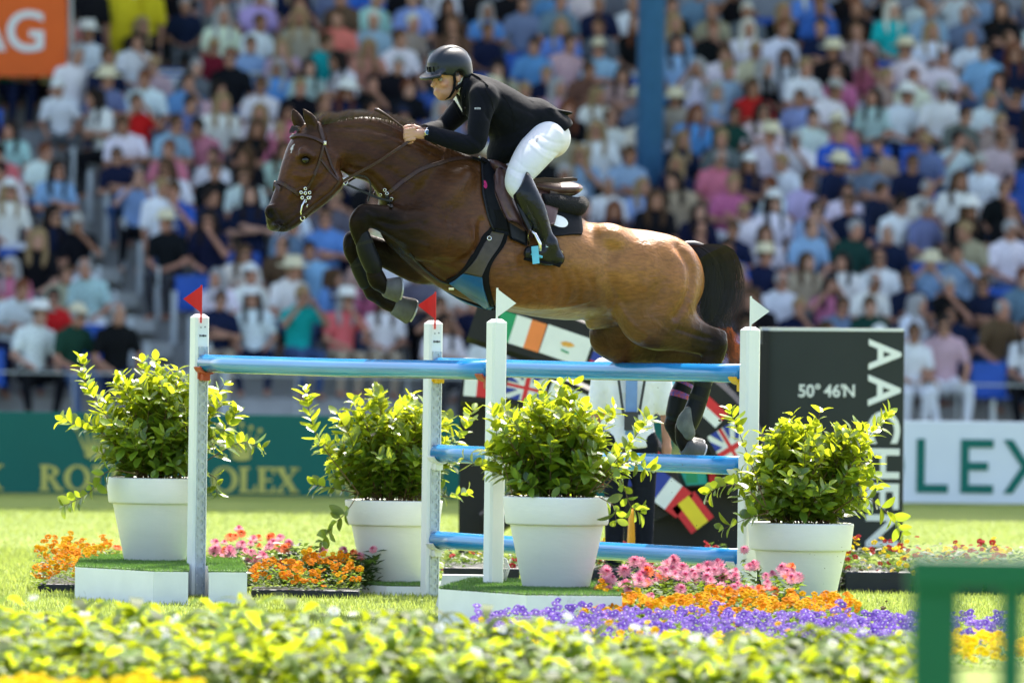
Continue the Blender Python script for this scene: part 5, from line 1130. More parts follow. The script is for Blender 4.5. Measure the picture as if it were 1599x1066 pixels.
# --- coat: bay with black points and clipped panels
def coat_colors(v):
    up = np.array([pix(HW(p)) for p in v]); X, Y = up[:, 0], up[:, 1]
    pts = [  # px, py, (r, g, b), lateral or None
        (500, 230, (.075, .032, .016)), (470, 260, (.105, .042, .018)), (450, 300, (.090, .036, .017)), (425, 335, (.022, .018, .017)), (435, 352, (.016, .014, .014)), (440, 320, (.06, .027, .016)), (520, 270, (.085, .035, .016)), (485, 195, (.04, .022, .013)),
        (560, 200, (.085, .040, .020)), (560, 240, (.055, .024, .013)), (600, 260, (.055, .024, .012)), (640, 230, (.075, .034, .016)), (620, 300, (.060, .026, .013)), (680, 290, (.075, .033, .015)), (720, 290, (.105, .047, .020)), (690, 350, (.075, .034, .017)), (650, 350, (.04, .022, .015)), (720, 400, (.085, .036, .017)), (680, 415, (.07, .030, .018)),
        (610, 345, (.012, .010, .010)), (580, 340, (.009, .008, .008)), (570, 400, (.008, .007, .007)), (600, 450, (.010, .009, .009)), (550, 380, (.010, .008, .008)), (600, 400, (.012, .010, .009)), (640, 415, (.03, .018, .012)), (635, 365, (.018, .013, .011)),
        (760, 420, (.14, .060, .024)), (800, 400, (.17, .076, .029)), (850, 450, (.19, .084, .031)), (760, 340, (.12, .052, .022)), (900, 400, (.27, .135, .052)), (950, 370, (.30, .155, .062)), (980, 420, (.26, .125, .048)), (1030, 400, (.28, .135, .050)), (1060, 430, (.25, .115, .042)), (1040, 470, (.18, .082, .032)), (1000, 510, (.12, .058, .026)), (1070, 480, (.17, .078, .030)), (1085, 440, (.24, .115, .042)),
        (1060, 520, (.055, .030, .018)), (1095, 530, (.018, .014, .011)), (1120, 540, (.009, .008, .008)), (1090, 600, (.008, .007, .007)), (1065, 680, (.010, .009, .009)), (960, 540, (.070, .034, .017)), (1020, 550, (.030, .019, .013)), (940, 510, (.05, .03, .02)), (960, 480, (.16, .08, .034))]
    num = np.zeros((len(v), 3)); den = np.zeros(len(v))
    for px, py, c in pts:
        w_ = 1 / (((X - px) ** 2 + (Y - py) ** 2) + 120) ** 1.6; num += w_[:, None] * np.array(c); den += w_
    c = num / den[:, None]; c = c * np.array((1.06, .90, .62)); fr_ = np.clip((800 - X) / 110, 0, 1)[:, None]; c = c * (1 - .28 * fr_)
    # clipped flank: darker patch with a straight edge, pale belly below it
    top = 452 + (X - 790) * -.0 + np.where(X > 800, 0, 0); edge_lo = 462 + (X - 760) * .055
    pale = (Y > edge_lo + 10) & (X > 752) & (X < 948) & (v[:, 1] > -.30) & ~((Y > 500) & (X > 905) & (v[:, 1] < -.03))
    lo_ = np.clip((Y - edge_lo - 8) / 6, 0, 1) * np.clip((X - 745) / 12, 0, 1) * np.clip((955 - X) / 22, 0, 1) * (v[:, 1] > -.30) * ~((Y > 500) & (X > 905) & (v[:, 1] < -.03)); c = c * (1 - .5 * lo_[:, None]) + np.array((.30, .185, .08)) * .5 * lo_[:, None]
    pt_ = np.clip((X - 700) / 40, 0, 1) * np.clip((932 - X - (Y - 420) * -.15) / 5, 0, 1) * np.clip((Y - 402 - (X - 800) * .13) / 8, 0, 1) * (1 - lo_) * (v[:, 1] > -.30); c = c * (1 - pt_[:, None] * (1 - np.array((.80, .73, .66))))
    eye_ = np.exp(-(((X - 477) / 9) ** 2 + ((Y - 250) / 8) ** 2)) * (v[:, 1] > .05); nst = np.exp(-(((X - 423) / 6) ** 2 + ((Y - 333) / 9) ** 2)); dk = np.clip(np.maximum(eye_ * 1.3, nst * 1.2), 0, 1)[:, None]; c = c * (1 - dk) + np.array((.008, .007, .007)) * dk
    star = ((X - 460) / 6) ** 2 + ((Y - 234) / 9) ** 2 < 1; c[star & (np.abs(v[:, 1]) < .05)] = (.45, .42, .40)
    return c
def coat_mat():
    m, nt, b = newmat('bay_coat'); N, L = nt.nodes, nt.links
    at = N.new('ShaderNodeVertexColor'); at.layer_name = 'coat'; tc = N.new('ShaderNodeTexCoord')
    mp = N.new('ShaderNodeMapping'); mp.inputs['Scale'].default_value = (1, 1, 2.2); mp.inputs['Rotation'].default_value = (0, .5, 0); L.new(tc.outputs['Object'], mp.inputs[0])
    n1 = N.new('ShaderNodeTexNoise'); n1.inputs['Scale'].default_value = 9; n1.inputs['Detail'].default_value = 8; n1.inputs['Distortion'].default_value = .8; L.new(mp.outputs[0], n1.inputs['Vector'])
    mr = N.new('ShaderNodeMapRange'); mr.inputs['To Min'].default_value = .58; mr.inputs['To Max'].default_value = 1.42; L.new(n1.outputs['Fac'], mr.inputs[0])
    mx = N.new('ShaderNodeMix'); mx.data_type = 'RGBA'; mx.blend_type = 'MULTIPLY'; mx.inputs['Factor'].default_value = 1; L.new(at.outputs[0], mx.inputs['A']); L.new(mr.outputs[0], mx.inputs['B']); 
    nh = N.new('ShaderNodeTexNoise'); nh.inputs['Scale'].default_value = 70; nh.inputs['Detail'].default_value = 3; mh = N.new('ShaderNodeMapping'); mh.inputs['Scale'].default_value = (.25, 1, 1); mh.inputs['Rotation'].default_value = (0, .35, 0); L.new(tc.outputs['Object'], mh.inputs[0]); L.new(mh.outputs[0], nh.inputs['Vector'])
    rh = N.new('ShaderNodeMapRange'); rh.inputs['From Min'].default_value = .3; rh.inputs['From Max'].default_value = .7; rh.inputs['To Min'].default_value = .80; rh.inputs['To Max'].default_value = 1.2; L.new(nh.outputs['Fac'], rh.inputs[0])
    m2 = N.new('ShaderNodeMix'); m2.data_type = 'RGBA'; m2.blend_type = 'MULTIPLY'; m2.inputs['Factor'].default_value = 1; L.new(mx.outputs['Result'], m2.inputs['A']); L.new(rh.outputs[0], m2.inputs['B']); L.new(m2.outputs['Result'], b.inputs['Base Color'])
    b.inputs['Roughness'].default_value = .35
    bw = N.new('ShaderNodeRGBToBW'); L.new(at.outputs[0], bw.inputs[0]); sp = N.new('ShaderNodeMapRange'); sp.inputs['From Min'].default_value = .008; sp.inputs['From Max'].default_value = .06; sp.inputs['To Min'].default_value = .07; sp.inputs['To Max'].default_value = .30; L.new(bw.outputs[0], sp.inputs[0]); L.new(sp.outputs[0], b.inputs['Specular IOR Level'])
    n2 = N.new('ShaderNodeTexNoise'); n2.inputs['Scale'].default_value = 55; n2.inputs['Detail'].default_value = 4; mp2 = N.new('ShaderNodeMapping'); mp2.inputs['Scale'].default_value = (.35, 1, 1.6); L.new(tc.outputs['Object'], mp2.inputs[0]); L.new(mp2.outputs[0], n2.inputs['Vector'])
    n3 = N.new('ShaderNodeTexNoise'); n3.inputs['Scale'].default_value = 11; n3.inputs['Detail'].default_value = 3; n3.inputs['Distortion'].default_value = 1.2; L.new(tc.outputs['Object'], n3.inputs['Vector'])
    ad = N.new('ShaderNodeMath'); ad.operation = 'MULTIPLY_ADD'; ad.inputs[1].default_value = .22; L.new(n2.outputs['Fac'], ad.inputs[0]); L.new(n3.outputs['Fac'], ad.inputs[2])
    bp = N.new('ShaderNodeBump'); bp.inputs['Strength'].default_value = .5; bp.inputs['Distance'].default_value = .016; L.new(ad.outputs[0], bp.inputs['Height']); L.new(bp.outputs[0], b.inputs['Normal'])
    return m
M['coat'] = coat_mat()
hw = np.array(HO) + hv @ np.array(HB); hbase = V(HO.x, HO.y, HO.z - .75)
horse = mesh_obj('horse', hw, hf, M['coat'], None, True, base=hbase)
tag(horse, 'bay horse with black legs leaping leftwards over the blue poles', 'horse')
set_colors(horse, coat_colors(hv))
HBVH = BVHTree.FromPolygons([Vector(p) for p in hw], hf.tolist())
def on(px, py, off=.004, w=None):
    """the point of the horse that shows at that pixel, lifted by off, and the surface normal"""
    h = HBVH.ray_cast(CAM, ray(px, py))
    if h[0] is None:
        q = Vector(HW(HL(px, py, w or .1))); h = HBVH.find_nearest(q)
    return h[0] + h[1] * off, h[1]
def mirror(p):
    q = Vector(p) - HO; return Vector(p) - HLF * (2 * q.dot(HLF))
def mirror_n(n): return Vector(n) - HLF * (2 * Vector(n).dot(HLF))
def strap(mb, pts, wid, th=.005, off=.004, both=False, sub=4, mi=0):
    px = spline(pts, sub); a = [on(x, y, off) for x, y in px]; P_ = [x[0] for x in a]; N_ = [x[1] for x in a]
    # even out the normals
    for _ in range(2): N_ = [(N_[max(i - 1, 0)] + N_[i] * 2 + N_[min(i + 1, len(N_) - 1)]).normalized() for i in range(len(N_))]
    mb.ribbon(P_, N_, wid, th, mi)
    if both: mb.ribbon([mirror(p) for p in P_], [mirror_n(n) for n in N_], wid, th, mi)
    return P_
# eyes
M['eye'] = pm('dark_eye', (.006, .004, .003), .10, spec=.5); M['hoof'] = pm('grey_hoof', (.085, .082, .076), .55, var=.3, scale=20, bump=.3, stretch=(1, 1, .3)); M['sole'] = pm('pale_shoe', (.42, .42, .40), .4, metal=.5)
M['nostril'] = pm('nostril', (.012, .008, .008), .6)
for sd in (1, -1):
    c = Vector(HW(HL(477, 250, .100))); c = c if sd > 0 else mirror(c); mb = MB(); mb.lathe([(.021 * math.sin(a), -.021 * math.cos(a)) for a in np.linspace(.05, 3.09, 12)], c, 16); mb.build('eye', M['eye'], horse, True)
# hooves
def hoof(c0, c1, w, r0, r1, front):
    A = Vector(HW(HL(*c0, w))); B = Vector(HW(HL(*c1, w))); ax = (B - A).normalized(); Lh = (B - A).length; up = HLF; R = Matrix((up.cross(ax), up, ax)); R = Matrix((up.cross(ax).normalized(), up, ax)).transposed(); mb = MB()
    k = 1 / SPX; mb.lathe([(r0 * .86 * k, -.012), (r0 * k, 0), ((r0 * .6 + r1 * .4) * k, Lh * .4), (r1 * k, Lh), (r1 * .93 * k, Lh + .002)], A, 28, 0, R); o = mb.build('hoof', M['hoof'], horse, True)
    mb = MB(); n = 16
    for i in range(n):
        a0, a1 = [math.radians(-145 + 290 * j / n) for j in (i, i + 1)]; q = []
        for a, rr in ((a0, r1 * .97), (a1, r1 * .97), (a1, r1 * .70), (a0, r1 * .70)): q.append(B + R @ V(rr * k * math.cos(a), rr * k * math.sin(a), .003))
        mb.add(q + [x + ax * .009 for x in q], [(3, 2, 1, 0), (4, 5, 6, 7), (0, 1, 5, 4), (1, 2, 6, 5), (2, 3, 7, 6), (3, 0, 4, 7)])
    mb.build('horseshoe', M['sole'], o)
hoof((603, 450), (621, 452), NF, 15, 20, 1); hoof((617, 476), (641, 486), FF, 16, 21, 1); hoof((1070, 697), (1092, 708), NH, 14, 19, 1); hoof((1068, 692), (1090, 701), FH, 13, 18, 1)
# mane: short upright hair along the crest
M['mane'] = leafmat('black_mane', (.016, .012, .010), (.07, .04, .025), gloss=.32, var=.6, tw=.25, spec=.7)
def strand(vv, ff, pts, w0, n_=None):
    k0 = len(vv); m = len(pts)
    for i, p in enumerate(pts):
        t = (pts[min(i + 1, m - 1)] - pts[max(i - 1, 0)]).normalized(); s = t.cross(V(0, 1, 0)); s = s.normalized() if s.length > 1e-5 else V(1, 0, 0); ww = w0 * (1 - .85 * i / (m - 1)); vv += [p - s * ww, p + s * ww]
    ff += [(k0 + 2 * i, k0 + 2 * i + 1, k0 + 2 * i + 3, k0 + 2 * i + 2) for i in range(m - 1)]
r_ = random.Random(2); vv, ff = [], []
crest = spline([(496, 192), (515, 189), (548, 185), (584, 188), (612, 194), (640, 204), (668, 220), (700, 236)], 10)
for i in range(4200):
    t = r_.random() * (len(crest) - 1); j = min(int(t), len(crest) - 2); x, y = crest[j] + (crest[j + 1] - crest[j]) * (t - j); w_ = r_.gauss(0, .016)
    b = Vector(HW(HL(x, y + 4, 0))) + HLF * w_; e = 1 - max(0, (j / len(crest)) - .72) * 2.6; ln = r_.uniform(.040, .088) * e; lean = r_.uniform(-.2, .9)
    d = V(0, 0, 1) + (-HFW) * lean + HLF * (w_ * 14 + r_.gauss(0, .22)); d.normalize(); strand(vv, ff, [b, b + d * ln * .55, b + d * ln + V(0, 0, -.010) - HFW * r_.uniform(0, .03)], .0012)
tag(mesh_obj('mane', vv, ff, M['mane'], horse), kind='stuff')
vv, ff = [], []                                          # forelock bobble
for i in range(160):
    b = Vector(HW(HL(466 + r_.uniform(-3, 4), 202 + r_.uniform(-3, 3), r_.gauss(0, .012)))); d = (V(0, 0, .3) + HFW * .9 + HLF * r_.gauss(0, .5)).normalized(); strand(vv, ff, [b, b + d * .03, b + d * .045 + V(0, 0, -.03)], .0016)
tag(mesh_obj('forelock', vv, ff, M['mane'], horse), kind='stuff')
# tail
def tail_mat():
    m = leafmat('tail_hair', (.006, .005, .005), (.05, .02, .012), gloss=.36, var=.5, tw=.06, spec=.35); return m
M['tail'] = tail_mat()
TF = SDF(HL(1040, 600, 0) - (.05, .2, 0), HL(1190, 350, 0) + (0.05, .2, .02), .010)
hc([(1062, 386, 9, -.0), (1086, 389, 13, -.01), (1104, 406, 17, -.02), (1112, 435, 19, -.03), (1110, 468, 17, -.04), (1106, 494, 10, -.05)], .01, .8, TF)
tv_, tf_ = TF.mesh(1); tf_ = tf_[:, ::-1]; mesh_obj('tail', np.array(HO) + tv_ @ np.array(HB), tf_, M['tail'], horse, True)
vv, ff = [], []
for i in range(3000):
    u = max(-1.3, min(1.45, r_.gauss(.05, .62))); w_ = r_.gauss(-.03, .05); e = r_.uniform(.6, 1.06); j1, j2 = r_.gauss(0, 4), r_.gauss(0, 6); red = r_.random() < .3
    pts = [(1066 + r_.uniform(-3, 4), 383 + u * 7), (1090 + u * 9, 384 - u * 6 + abs(u) * 4), (1113 + u * 22, 403 - u * 9), (1119 + u * 26 + j1, 438), (1115 + u * 24 + j1 + j2 * .7, 478), (1112 + u * 15 + j2 * 2.0, 514 + r_.uniform(-24, 16))]
    if red: pts.append((1130 + u * 20 + r_.uniform(-6, 10), 548 + r_.uniform(-16, 20)))
    p = spline(pts, 3); ph_ = r_.uniform(0, 6); p = p + np.array([(1.8 * math.sin(k * .8 + ph_) * k / len(p), 0) for k in range(len(p))]); n_ = max(6, int(len(p) * min(1, e))); q = []
    for k in range(n_): q.append(Vector(HW(HL(p[min(k, len(p) - 1)][0], p[min(k, len(p) - 1)][1], w_ * min(1, k / 5)))))
    strand(vv, ff, q, .0012)
tag(mesh_obj('tail_hair', vv, ff, M['tail'], horse), kind='stuff')
M['tail_tip'] = leafmat('backlit_tail_tip', (.06, .018, .008), (.26, .065, .02), gloss=.4, var=.6, tw=.3)  # red glow of the backlit tail end put into the hair colour
vv, ff = [], []
for i in range(420):
    x, y = 1126 + r_.uniform(-14, 16), 518 + r_.uniform(-8, 18); w_ = r_.gauss(-.09, .03); q = [Vector(HW(HL(x + k * r_.uniform(2, 8), y + k * r_.uniform(4, 15), w_))) for k in range(4)]; strand(vv, ff, q, .0013)
tag(mesh_obj('tail_tip', vv, ff, M['tail_tip'], horse), kind='stuff')
# whiskers at the muzzle
vv, ff = [], []
for i in range(40):
    b, n_ = on(r_.uniform(428, 455), r_.uniform(350, 362), 0); d = (n_ + V(r_.gauss(0, .4), 0, -.8)).normalized(); strand(vv, ff, [b, b + d * .02, b + d * .035], .0006)
tag(mesh_obj('whiskers', vv, ff, M['mane'], horse), kind='stuff')
# ------------------------------------------------------------------ tack
M['leather'] = pm('dark_brown_leather', (.045, .022, .016), .35, var=.25, scale=30, bump=.15, bscale=180, spec=.25)
M['leather_black'] = pm('black_leather', (.007, .007, .0075), .36, var=.2, scale=30, bump=.12, bscale=160, spec=.3)
M['saddle_leather'] = pm('reddish_brown_saddle_leather', (.085, .040, .034), .38, var=.25, scale=25, bump=.15, bscale=140, coat=.15)
M['pad_cloth'] = pm('black_quilted_cloth', (.008, .009, .012), .8, var=.2, scale=30, spec=.15)
M['fleece'] = pm('black_fleece', (.010, .010, .011), .95, bump=1.0, bscale=140)
M['silver'] = pm('polished_steel', (.72, .70, .66), .18, metal=1.0, var=.05)
M['girth_blue'] = pm('blue_patent_leather', (.006, .085, .24), .35, var=.2, coat=.2)
M['girth_brown'] = pm('stitched_brown_leather', (.060, .046, .036), .45, var=.15, scale=30, bump=.1)
M['neoprene'] = pm('black_neoprene', (.006, .006, .007), .8, spec=.12)
AX = np.array([(HL(x, y)[0], HL(x, y)[2]) for x, y in ((655, 345), (700, 352), (750, 370), (820, 394), (885, 420), (945, 424), (1005, 437))])
def drape(u, th, off):
    """the barrel's surface at station u, th degrees down from the spine (left side +)"""
    vc = np.interp(u, AX[:, 0], AX[:, 1]); o = Vector(HW((u, 0, vc))); d = HLF * math.sin(math.radians(th)) + V(0, 0, math.cos(math.radians(th)))
    h = HBVH.ray_cast(o, d); return h[0] + d * off if h[0] else o + d * .3
def sheet(mb, grid, inner, mi=0):
    """solid sheet from two grids of points"""
    ns, nt_ = len(grid), len(grid[0]); vs_ = [p for r in grid for p in r] + [p for r in inner for p in r]; k = ns * nt_; f = []
    for i in range(ns - 1):
        for j in range(nt_ - 1):
            a, b, c, d = i * nt_ + j, i * nt_ + j + 1, (i + 1) * nt_ + j + 1, (i + 1) * nt_ + j; f += [(a, b, c, d), (k + d, k + c, k + b, k + a)]
    for i in range(ns - 1):
        for j in (0, nt_ - 1): f.append((i * nt_ + j, (i + 1) * nt_ + j, k + (i + 1) * nt_ + j, k + i * nt_ + j))
    for j in range(nt_ - 1):
        for i in (0, ns - 1): f.append((i * nt_ + j, i * nt_ + j + 1, k + i * nt_ + j + 1, k + i * nt_ + j))
    mb.add(vs_, f, mi)
def drape_patch(name, mat, xf, xb, tmin, tmax, out, inn, parent, ns=22, nt_=26, smooth=True, puff=None):
    """xf, xb: image column of the front and back edge for an angle; tmin, tmax: angles for a share s from front to back"""
    G, I = [], []
    for i in range(ns):
        s = i / (ns - 1); g, n_ = [], []
        for j in range(nt_):
            th = tmin(s) + (tmax(s) - tmin(s)) * j / (nt_ - 1); w_ = .28 * math.sin(math.radians(th)); x = xf(abs(th)) + (xb(abs(th)) - xf(abs(th))) * s; yy = 380
            u = HL(x, yy, w_)[0]; e = out if puff is None else out + puff(s, j / (nt_ - 1)); g.append(drape(u, th, e)); n_.append(drape(u, th, inn))
        G.append(g); I.append(n_)
    mb = MB(); sheet(mb, G, I); return mb.build(name, mat, parent, smooth), mb
lin = lambda *kv: (lambda t: float(np.interp(t, [k for k, _ in kv], [v for _, v in kv])))
pad = empty('saddle_pad', HO + V(0, 0, .15), 'black quilted saddle pad under the brown saddle', 'saddle pad')
o_, padmb = drape_patch('cloth', M['pad_cloth'], lin((0, 747), (40, 752), (70, 764), (90, 776)), lin((0, 904), (50, 907), (75, 896), (90, 880)), lin((0, -86), (.4, -82), (.8, -66), (1, -56)), lin((0, 86), (.4, 82), (.8, 66), (1, 54)), .016, .003, pad, 30, 44,
                     puff=lambda s, t: .004 * abs(math.sin(s * 50)) * abs(math.sin(t * 60)))
PBVH = BVHTree.FromPolygons(padmb.v, [list(f) for f in padmb.f])
def onto(bvh, px, py, off):
    h = bvh.ray_cast(CAM, ray(px, py))
    if h[0] is None: return None
    n_ = h[1] if h[1].dot(ray(px, py)) < 0 else -h[1]; return h[0] + n_ * off
def decal(bvh, cx, cy, rx, ry, ang, mat, name, parent, off=.004, n=20, poly=None):
    pts = []; a = math.radians(ang)
    for k in range(n):
        t = 2 * math.pi * k / n; x, y = (rx * math.cos(t), ry * math.sin(t)); q = onto(bvh, cx + x * math.cos(a) - y * math.sin(a), cy + x * math.sin(a) + y * math.cos(a), off)
        if q is not None: pts.append(q)
    c = onto(bvh, cx, cy, off)
    if c is None or len(pts) < 3: return
    m = len(pts); mesh_obj(name, pts + [c], [(i, (i + 1) % m, m) for i in range(m)], mat, parent)
decal(PBVH, 872, 346, 15, 8.5, 22, M['white_print'], 'oval_badge', pad, .006)
decal(PBVH, 757, 289, 3.0, 6.5, -12, pm('magenta_label', (.45, .01, .12), .5), 'label_patch', pad, .006)
mb = MB(); edge_ = [drape(HL(lin((0, 747), (40, 752), (70, 764), (90, 776))(abs(t)), 380, .28 * math.sin(math.radians(t)))[0], t, .014) for t in np.linspace(-84, 84, 50)]; mb.tube(edge_, .007, 6); mb.build('front_binding', M['leather_black'], pad, True)
# fleece half pad behind the cantle
FF_ = SDF(HL(840, 345, 0) - (.05, .34, .02), HL(925, 290, 0) + (.05, .34, .05), .011)
for sd in (1, -1): hc([(835, 314, 12, sd * .19), (870, 318, 15, sd * .18), (900, 323, 15, sd * .15)], .02, 1.2, FF_)
hc([(905, 322, 11, .14), (908, 318, 12, 0), (905, 322, 11, -.14)], .03, 1.0, FF_)
a_, b_ = FF_.mesh(1); mesh_obj('fleece_roll', np.array(HO) + a_ @ np.array(HB), b_[:, ::-1], M['fleece'], pad, True)
# saddle
sd_ = empty('saddle', HO + V(0, 0, .3), 'dark brown leather jumping saddle with stirrups', 'saddle')
SF = SDF(HL(755, 345, 0) - (.05, .36, .05), HL(925, 235, 0) + (.05, .36, .03), .010)
hc([(770, 258, 12), (785, 272, 14), (815, 288, 14), (850, 296, 14), (880, 296, 13), (895, 294, 8)], .03, [2.2, 2.6, 3.2, 3.8, 4.2, 5.0], SF)
a_, b_ = SF.mesh(1); mesh_obj('seat', np.array(HO) + a_ @ np.array(HB), b_[:, ::-1], M['saddle_leather'], sd_, True)
for sg in (1, -1):
    drape_patch('flap', M['saddle_leather'], lin((15, 772), (40, 780), (65, 800), (85, 815)), lin((15, 868), (40, 866), (60, 860), (75, 848), (85, 838)), lin((0, sg * 16), (1, sg * 16)), lin((0, sg * 64), (.45, sg * 82), (1, sg * 58)), .040, .018, sd_, 16, 18)
    drape_patch('knee_roll', M['saddle_leather'], lin((15, 766), (40, 769), (60, 782), (80, 800)), lin((15, 784), (40, 792), (60, 806), (80, 818)), lin((0, sg * 20), (1, sg * 18)), lin((0, sg * 70), (1, sg * 76)), .058, .02, sd_, 12, 18, puff=lambda s, t: .022 * math.sin(s * 3.14) - .02 * (s > .99 or s < .01))
    drape_patch('sweat_flap', M['leather_black'], lin((60, 786), (90, 796)), lin((60, 822), (90, 820)), lin((0, sg * 60), (1, sg * 60)), lin((0, sg * 88), (1, sg * 90)), .030, .018, sd_, 8, 10)
mb = MB(); q = [Vector(HW(HL(x, y, .20))) for x, y in ((832, 283), (850, 281), (870, 282), (895, 280), (901, 281))]; mb.ribbon(q, [HLF] * 5, [.03, .03, .026, .024, .016], .012); mb.build('strap_end', M['leather'], sd_)
mb = MB(); q = [Vector(HW(HL(x, y, .16))) for x, y in ((858, 300), (872, 298), (886, 300), (897, 299))]; mb.tube(q, [.018, .020, .017, .012], 10); mb.build('cantle_edge', pm('pale_worn_leather', (.22, .16, .14), .4), sd_, True)
# girth with belly guard
gi = empty('girth', HO - V(0, 0, .35), 'black edged girth with blue belly guard below the saddle', 'girth')
def image_patch(name, mat, left, right, off, inn, parent, ns=14, nt_=26):
    l = spline(left, 6); r = spline(right, 6); G, I = [], []
    for j in range(nt_):
        t = j / (nt_ - 1); a = np.array([np.interp(t * (len(l) - 1), np.arange(len(l)), l[:, q]) for q in (0, 1)]); b = np.array([np.interp(t * (len(r) - 1), np.arange(len(r)), r[:, q]) for q in (0, 1)]); g, n_ = [], []
        for i in range(ns):
            s = i / (ns - 1); x, y = a + (b - a) * s; p, nn = on(x, y, 0); g.append(p + nn * off); n_.append(p + nn * inn)
        G.append(g); I.append(n_)
    mb = MB(); sheet(mb, G, I); mb.build(name, mat, parent, True)
    m2 = MB(); sheet(m2, [[mirror(p) for p in r_] for r_ in G], [[mirror(p) for p in r_] for r_ in I]); m2.build(name, mat, parent, True)
image_patch('billet_guard', M['neoprene'], [(770, 330), (774, 345), (770, 358)], [(806, 330), (806, 346), (792, 362)], .022, .004, gi, 10, 12)
image_patch('girth_lining', M['neoprene'], [(768, 352), (752, 372), (735, 402), (716, 426), (697, 436)], [(793, 358), (788, 382), (768, 412), (764, 440), (776, 489)], .014, .003, gi)
image_patch('girth_strap', M['girth_brown'], [(767, 362), (757, 380), (742, 405), (726, 424)], [(786, 366), (779, 385), (762, 410), (752, 432)], .019, .013, gi)
image_patch('belly_guard', M['girth_blue'], [(725, 425), (713, 434), (702, 439)], [(753, 432), (757, 452), (770, 484)], .020, .013, gi)
mb = MB()
for x, y, r0 in ((763, 373, .011),):
    c, n_ = on(x, y, .021); t1 = n_.orthogonal().normalized(); t2 = n_.cross(t1); mb.tube([c + (t1 * math.cos(a) + t2 * math.sin(a)) * r0 for a in np.linspace(0, 6.283, 17)], .003, 6)
mb.build('ring', M['silver'], gi, True)
mb = MB(); strap(mb, [(640, 395), (662, 418), (686, 437), (704, 443)], .016, .006, .008); mb.build('chest_strap', M['leather_black'], gi)
mb = MB(); c, n_ = on(706, 446, .02); mb.box(c, (.03, .012, .018), bev=.004); mb.build('clip', M['silver'], gi)
# breastplate
bp_ = empty('breastplate', Vector(HW(HL(604, 303, 0))), 'brown leather breastplate strap across the shoulder', 'breastplate')
for side in (0, 1):
    mb = MB(); strap(mb, [(744, 249), (715, 249), (690, 254), (660, 264), (634, 280), (614, 296), (605, 304)], .024, .008, .008)
    if side: mb.v = [mirror(p) for p in mb.v]; mb.f = [f[::-1] for f in mb.f]
    mb.build('shoulder_strap', M['leather'], bp_)
mb = MB(); strap(mb, [(604, 303), (607, 314), (611, 326)], .020, .006, .01); mb.build('breast_strap', M['leather_black'], bp_)
mb = MB(); strap(mb, [(739, 244), (750, 246), (764, 248)], .018, .008, .022); mb.build('buckle_strap', M['leather_black'], bp_)
mb = MB()
for x, y in ((605, 303), (601, 297), (612, 310), (596, 303)):
    c, n_ = on(x, y, .014); t1 = n_.orthogonal().normalized(); t2 = n_.cross(t1); mb.tube([c + (t1 * math.cos(a) + t2 * math.sin(a)) * .008 for a in np.linspace(0, 6.283, 13)], .0022, 6)
mb.build('ring', M['silver'], bp_, True)
# bridle
bd_ = empty('bridle', Vector(HW(HL(480, 260, 0))), 'dark leather bridle with silver bit and reins', 'bridle')
def bs(name, pts, wd, th=.006, off=.005, mat='leather', both=True, par=None):
    m_ = MB(); strap(m_, pts, wd, th, off, False); m_.build(name, M[mat], par or bd_)
    m2 = MB(); m2.v = [mirror(p) for p in m_.v]; m2.f = [f[::-1] for f in m_.f]; m2.m = list(m_.m); m2.build(name, M[mat], par or bd_)
bs('crownpiece', [(497, 192), (500, 203), (503, 214), (505, 224)], .024, .007); bs('browband', [(456, 216), (464, 213), (476, 213), (490, 217), (505, 224)], .020, .010, .009)
bs('cheek_strap', [(505, 224), (502, 236), (497, 256), (489, 278), (480, 293), (477, 299)], .015, .007, .006); bs('throat_strap', [(505, 226), (511, 242), (519, 262), (528, 280)], .014, .006); bs('throat_strap', [(501, 250), (510, 262), (520, 274), (528, 282)], .013, .006)
bs('noseband', [(428, 292), (436, 286), (446, 290), (456, 297), (465, 303)], .022, .014, .010); bs('jaw_strap', [(472, 338), (487, 325), (502, 312), (518, 299), (529, 284)], .013, .006)
mb = MB(); c, n_ = on(505, 224, .012); mb.box(c, (.02, .012, .022), bev=.004); mb.build('buckle', M['silver'], bd_)
# the bit: perforated cheek plate, shank and rings
def plate(mb, pts, w_, th=.006): mb.prism([(p[0], p[1]) for p in pts], Vector((0, 0, 0)), V(1, 0, 0), V(0, 1, 0), V(0, 0, th))
c0, n0 = on(475, 304, .016); ex, ez = -HFW, V(0, 0, 1); mb = MB(); k = 1 / SPX
for (x, y) in ((475, 294), (468, 300), (482, 300), (470, 308), (480, 308), (475, 301), (484, 308), (475, 313)):
    o = c0 + ex * ((x - 475) * k) - ez * ((y - 304) * k); mb.tube([o + (ex * math.cos(a) + ez * math.sin(a)) * .0075 for a in np.linspace(0, 6.283, 13)], .0040, 6)
mb.tube([c0 + ex * ((x - 475) * k) - ez * ((y - 304) * k) for x, y in ((475, 310), (470, 320), (468, 330), (470, 338))], [.007, .006, .005, .005], 8); mb.tube([c0 + ex * ((x - 475) * k) - ez * ((y - 304) * k) for x, y in ((483, 306), (485, 313), (482, 320))], .003, 6)
for x, y, r0 in ((481, 321, .011), (471, 340, .012)):
    o = c0 + ex * ((x - 475) * k) - ez * ((y - 304) * k); mb.tube([o + (ex * math.cos(a) + ez * math.sin(a)) * r0 for a in np.linspace(0, 6.283, 13)], .0032, 6)
mb.build('bit', M['silver'], bd_, True)
def free(name, pts, wd, mat='leather', th=.004, n=6): m_ = MB(); p = spline(pts, n); q = [Vector(HW(HL(x, y, w_))) for x, y, w_ in p]; m_.ribbon(q, [HLF] * len(q), wd, th); return m_.build(name, M[mat], bd_)
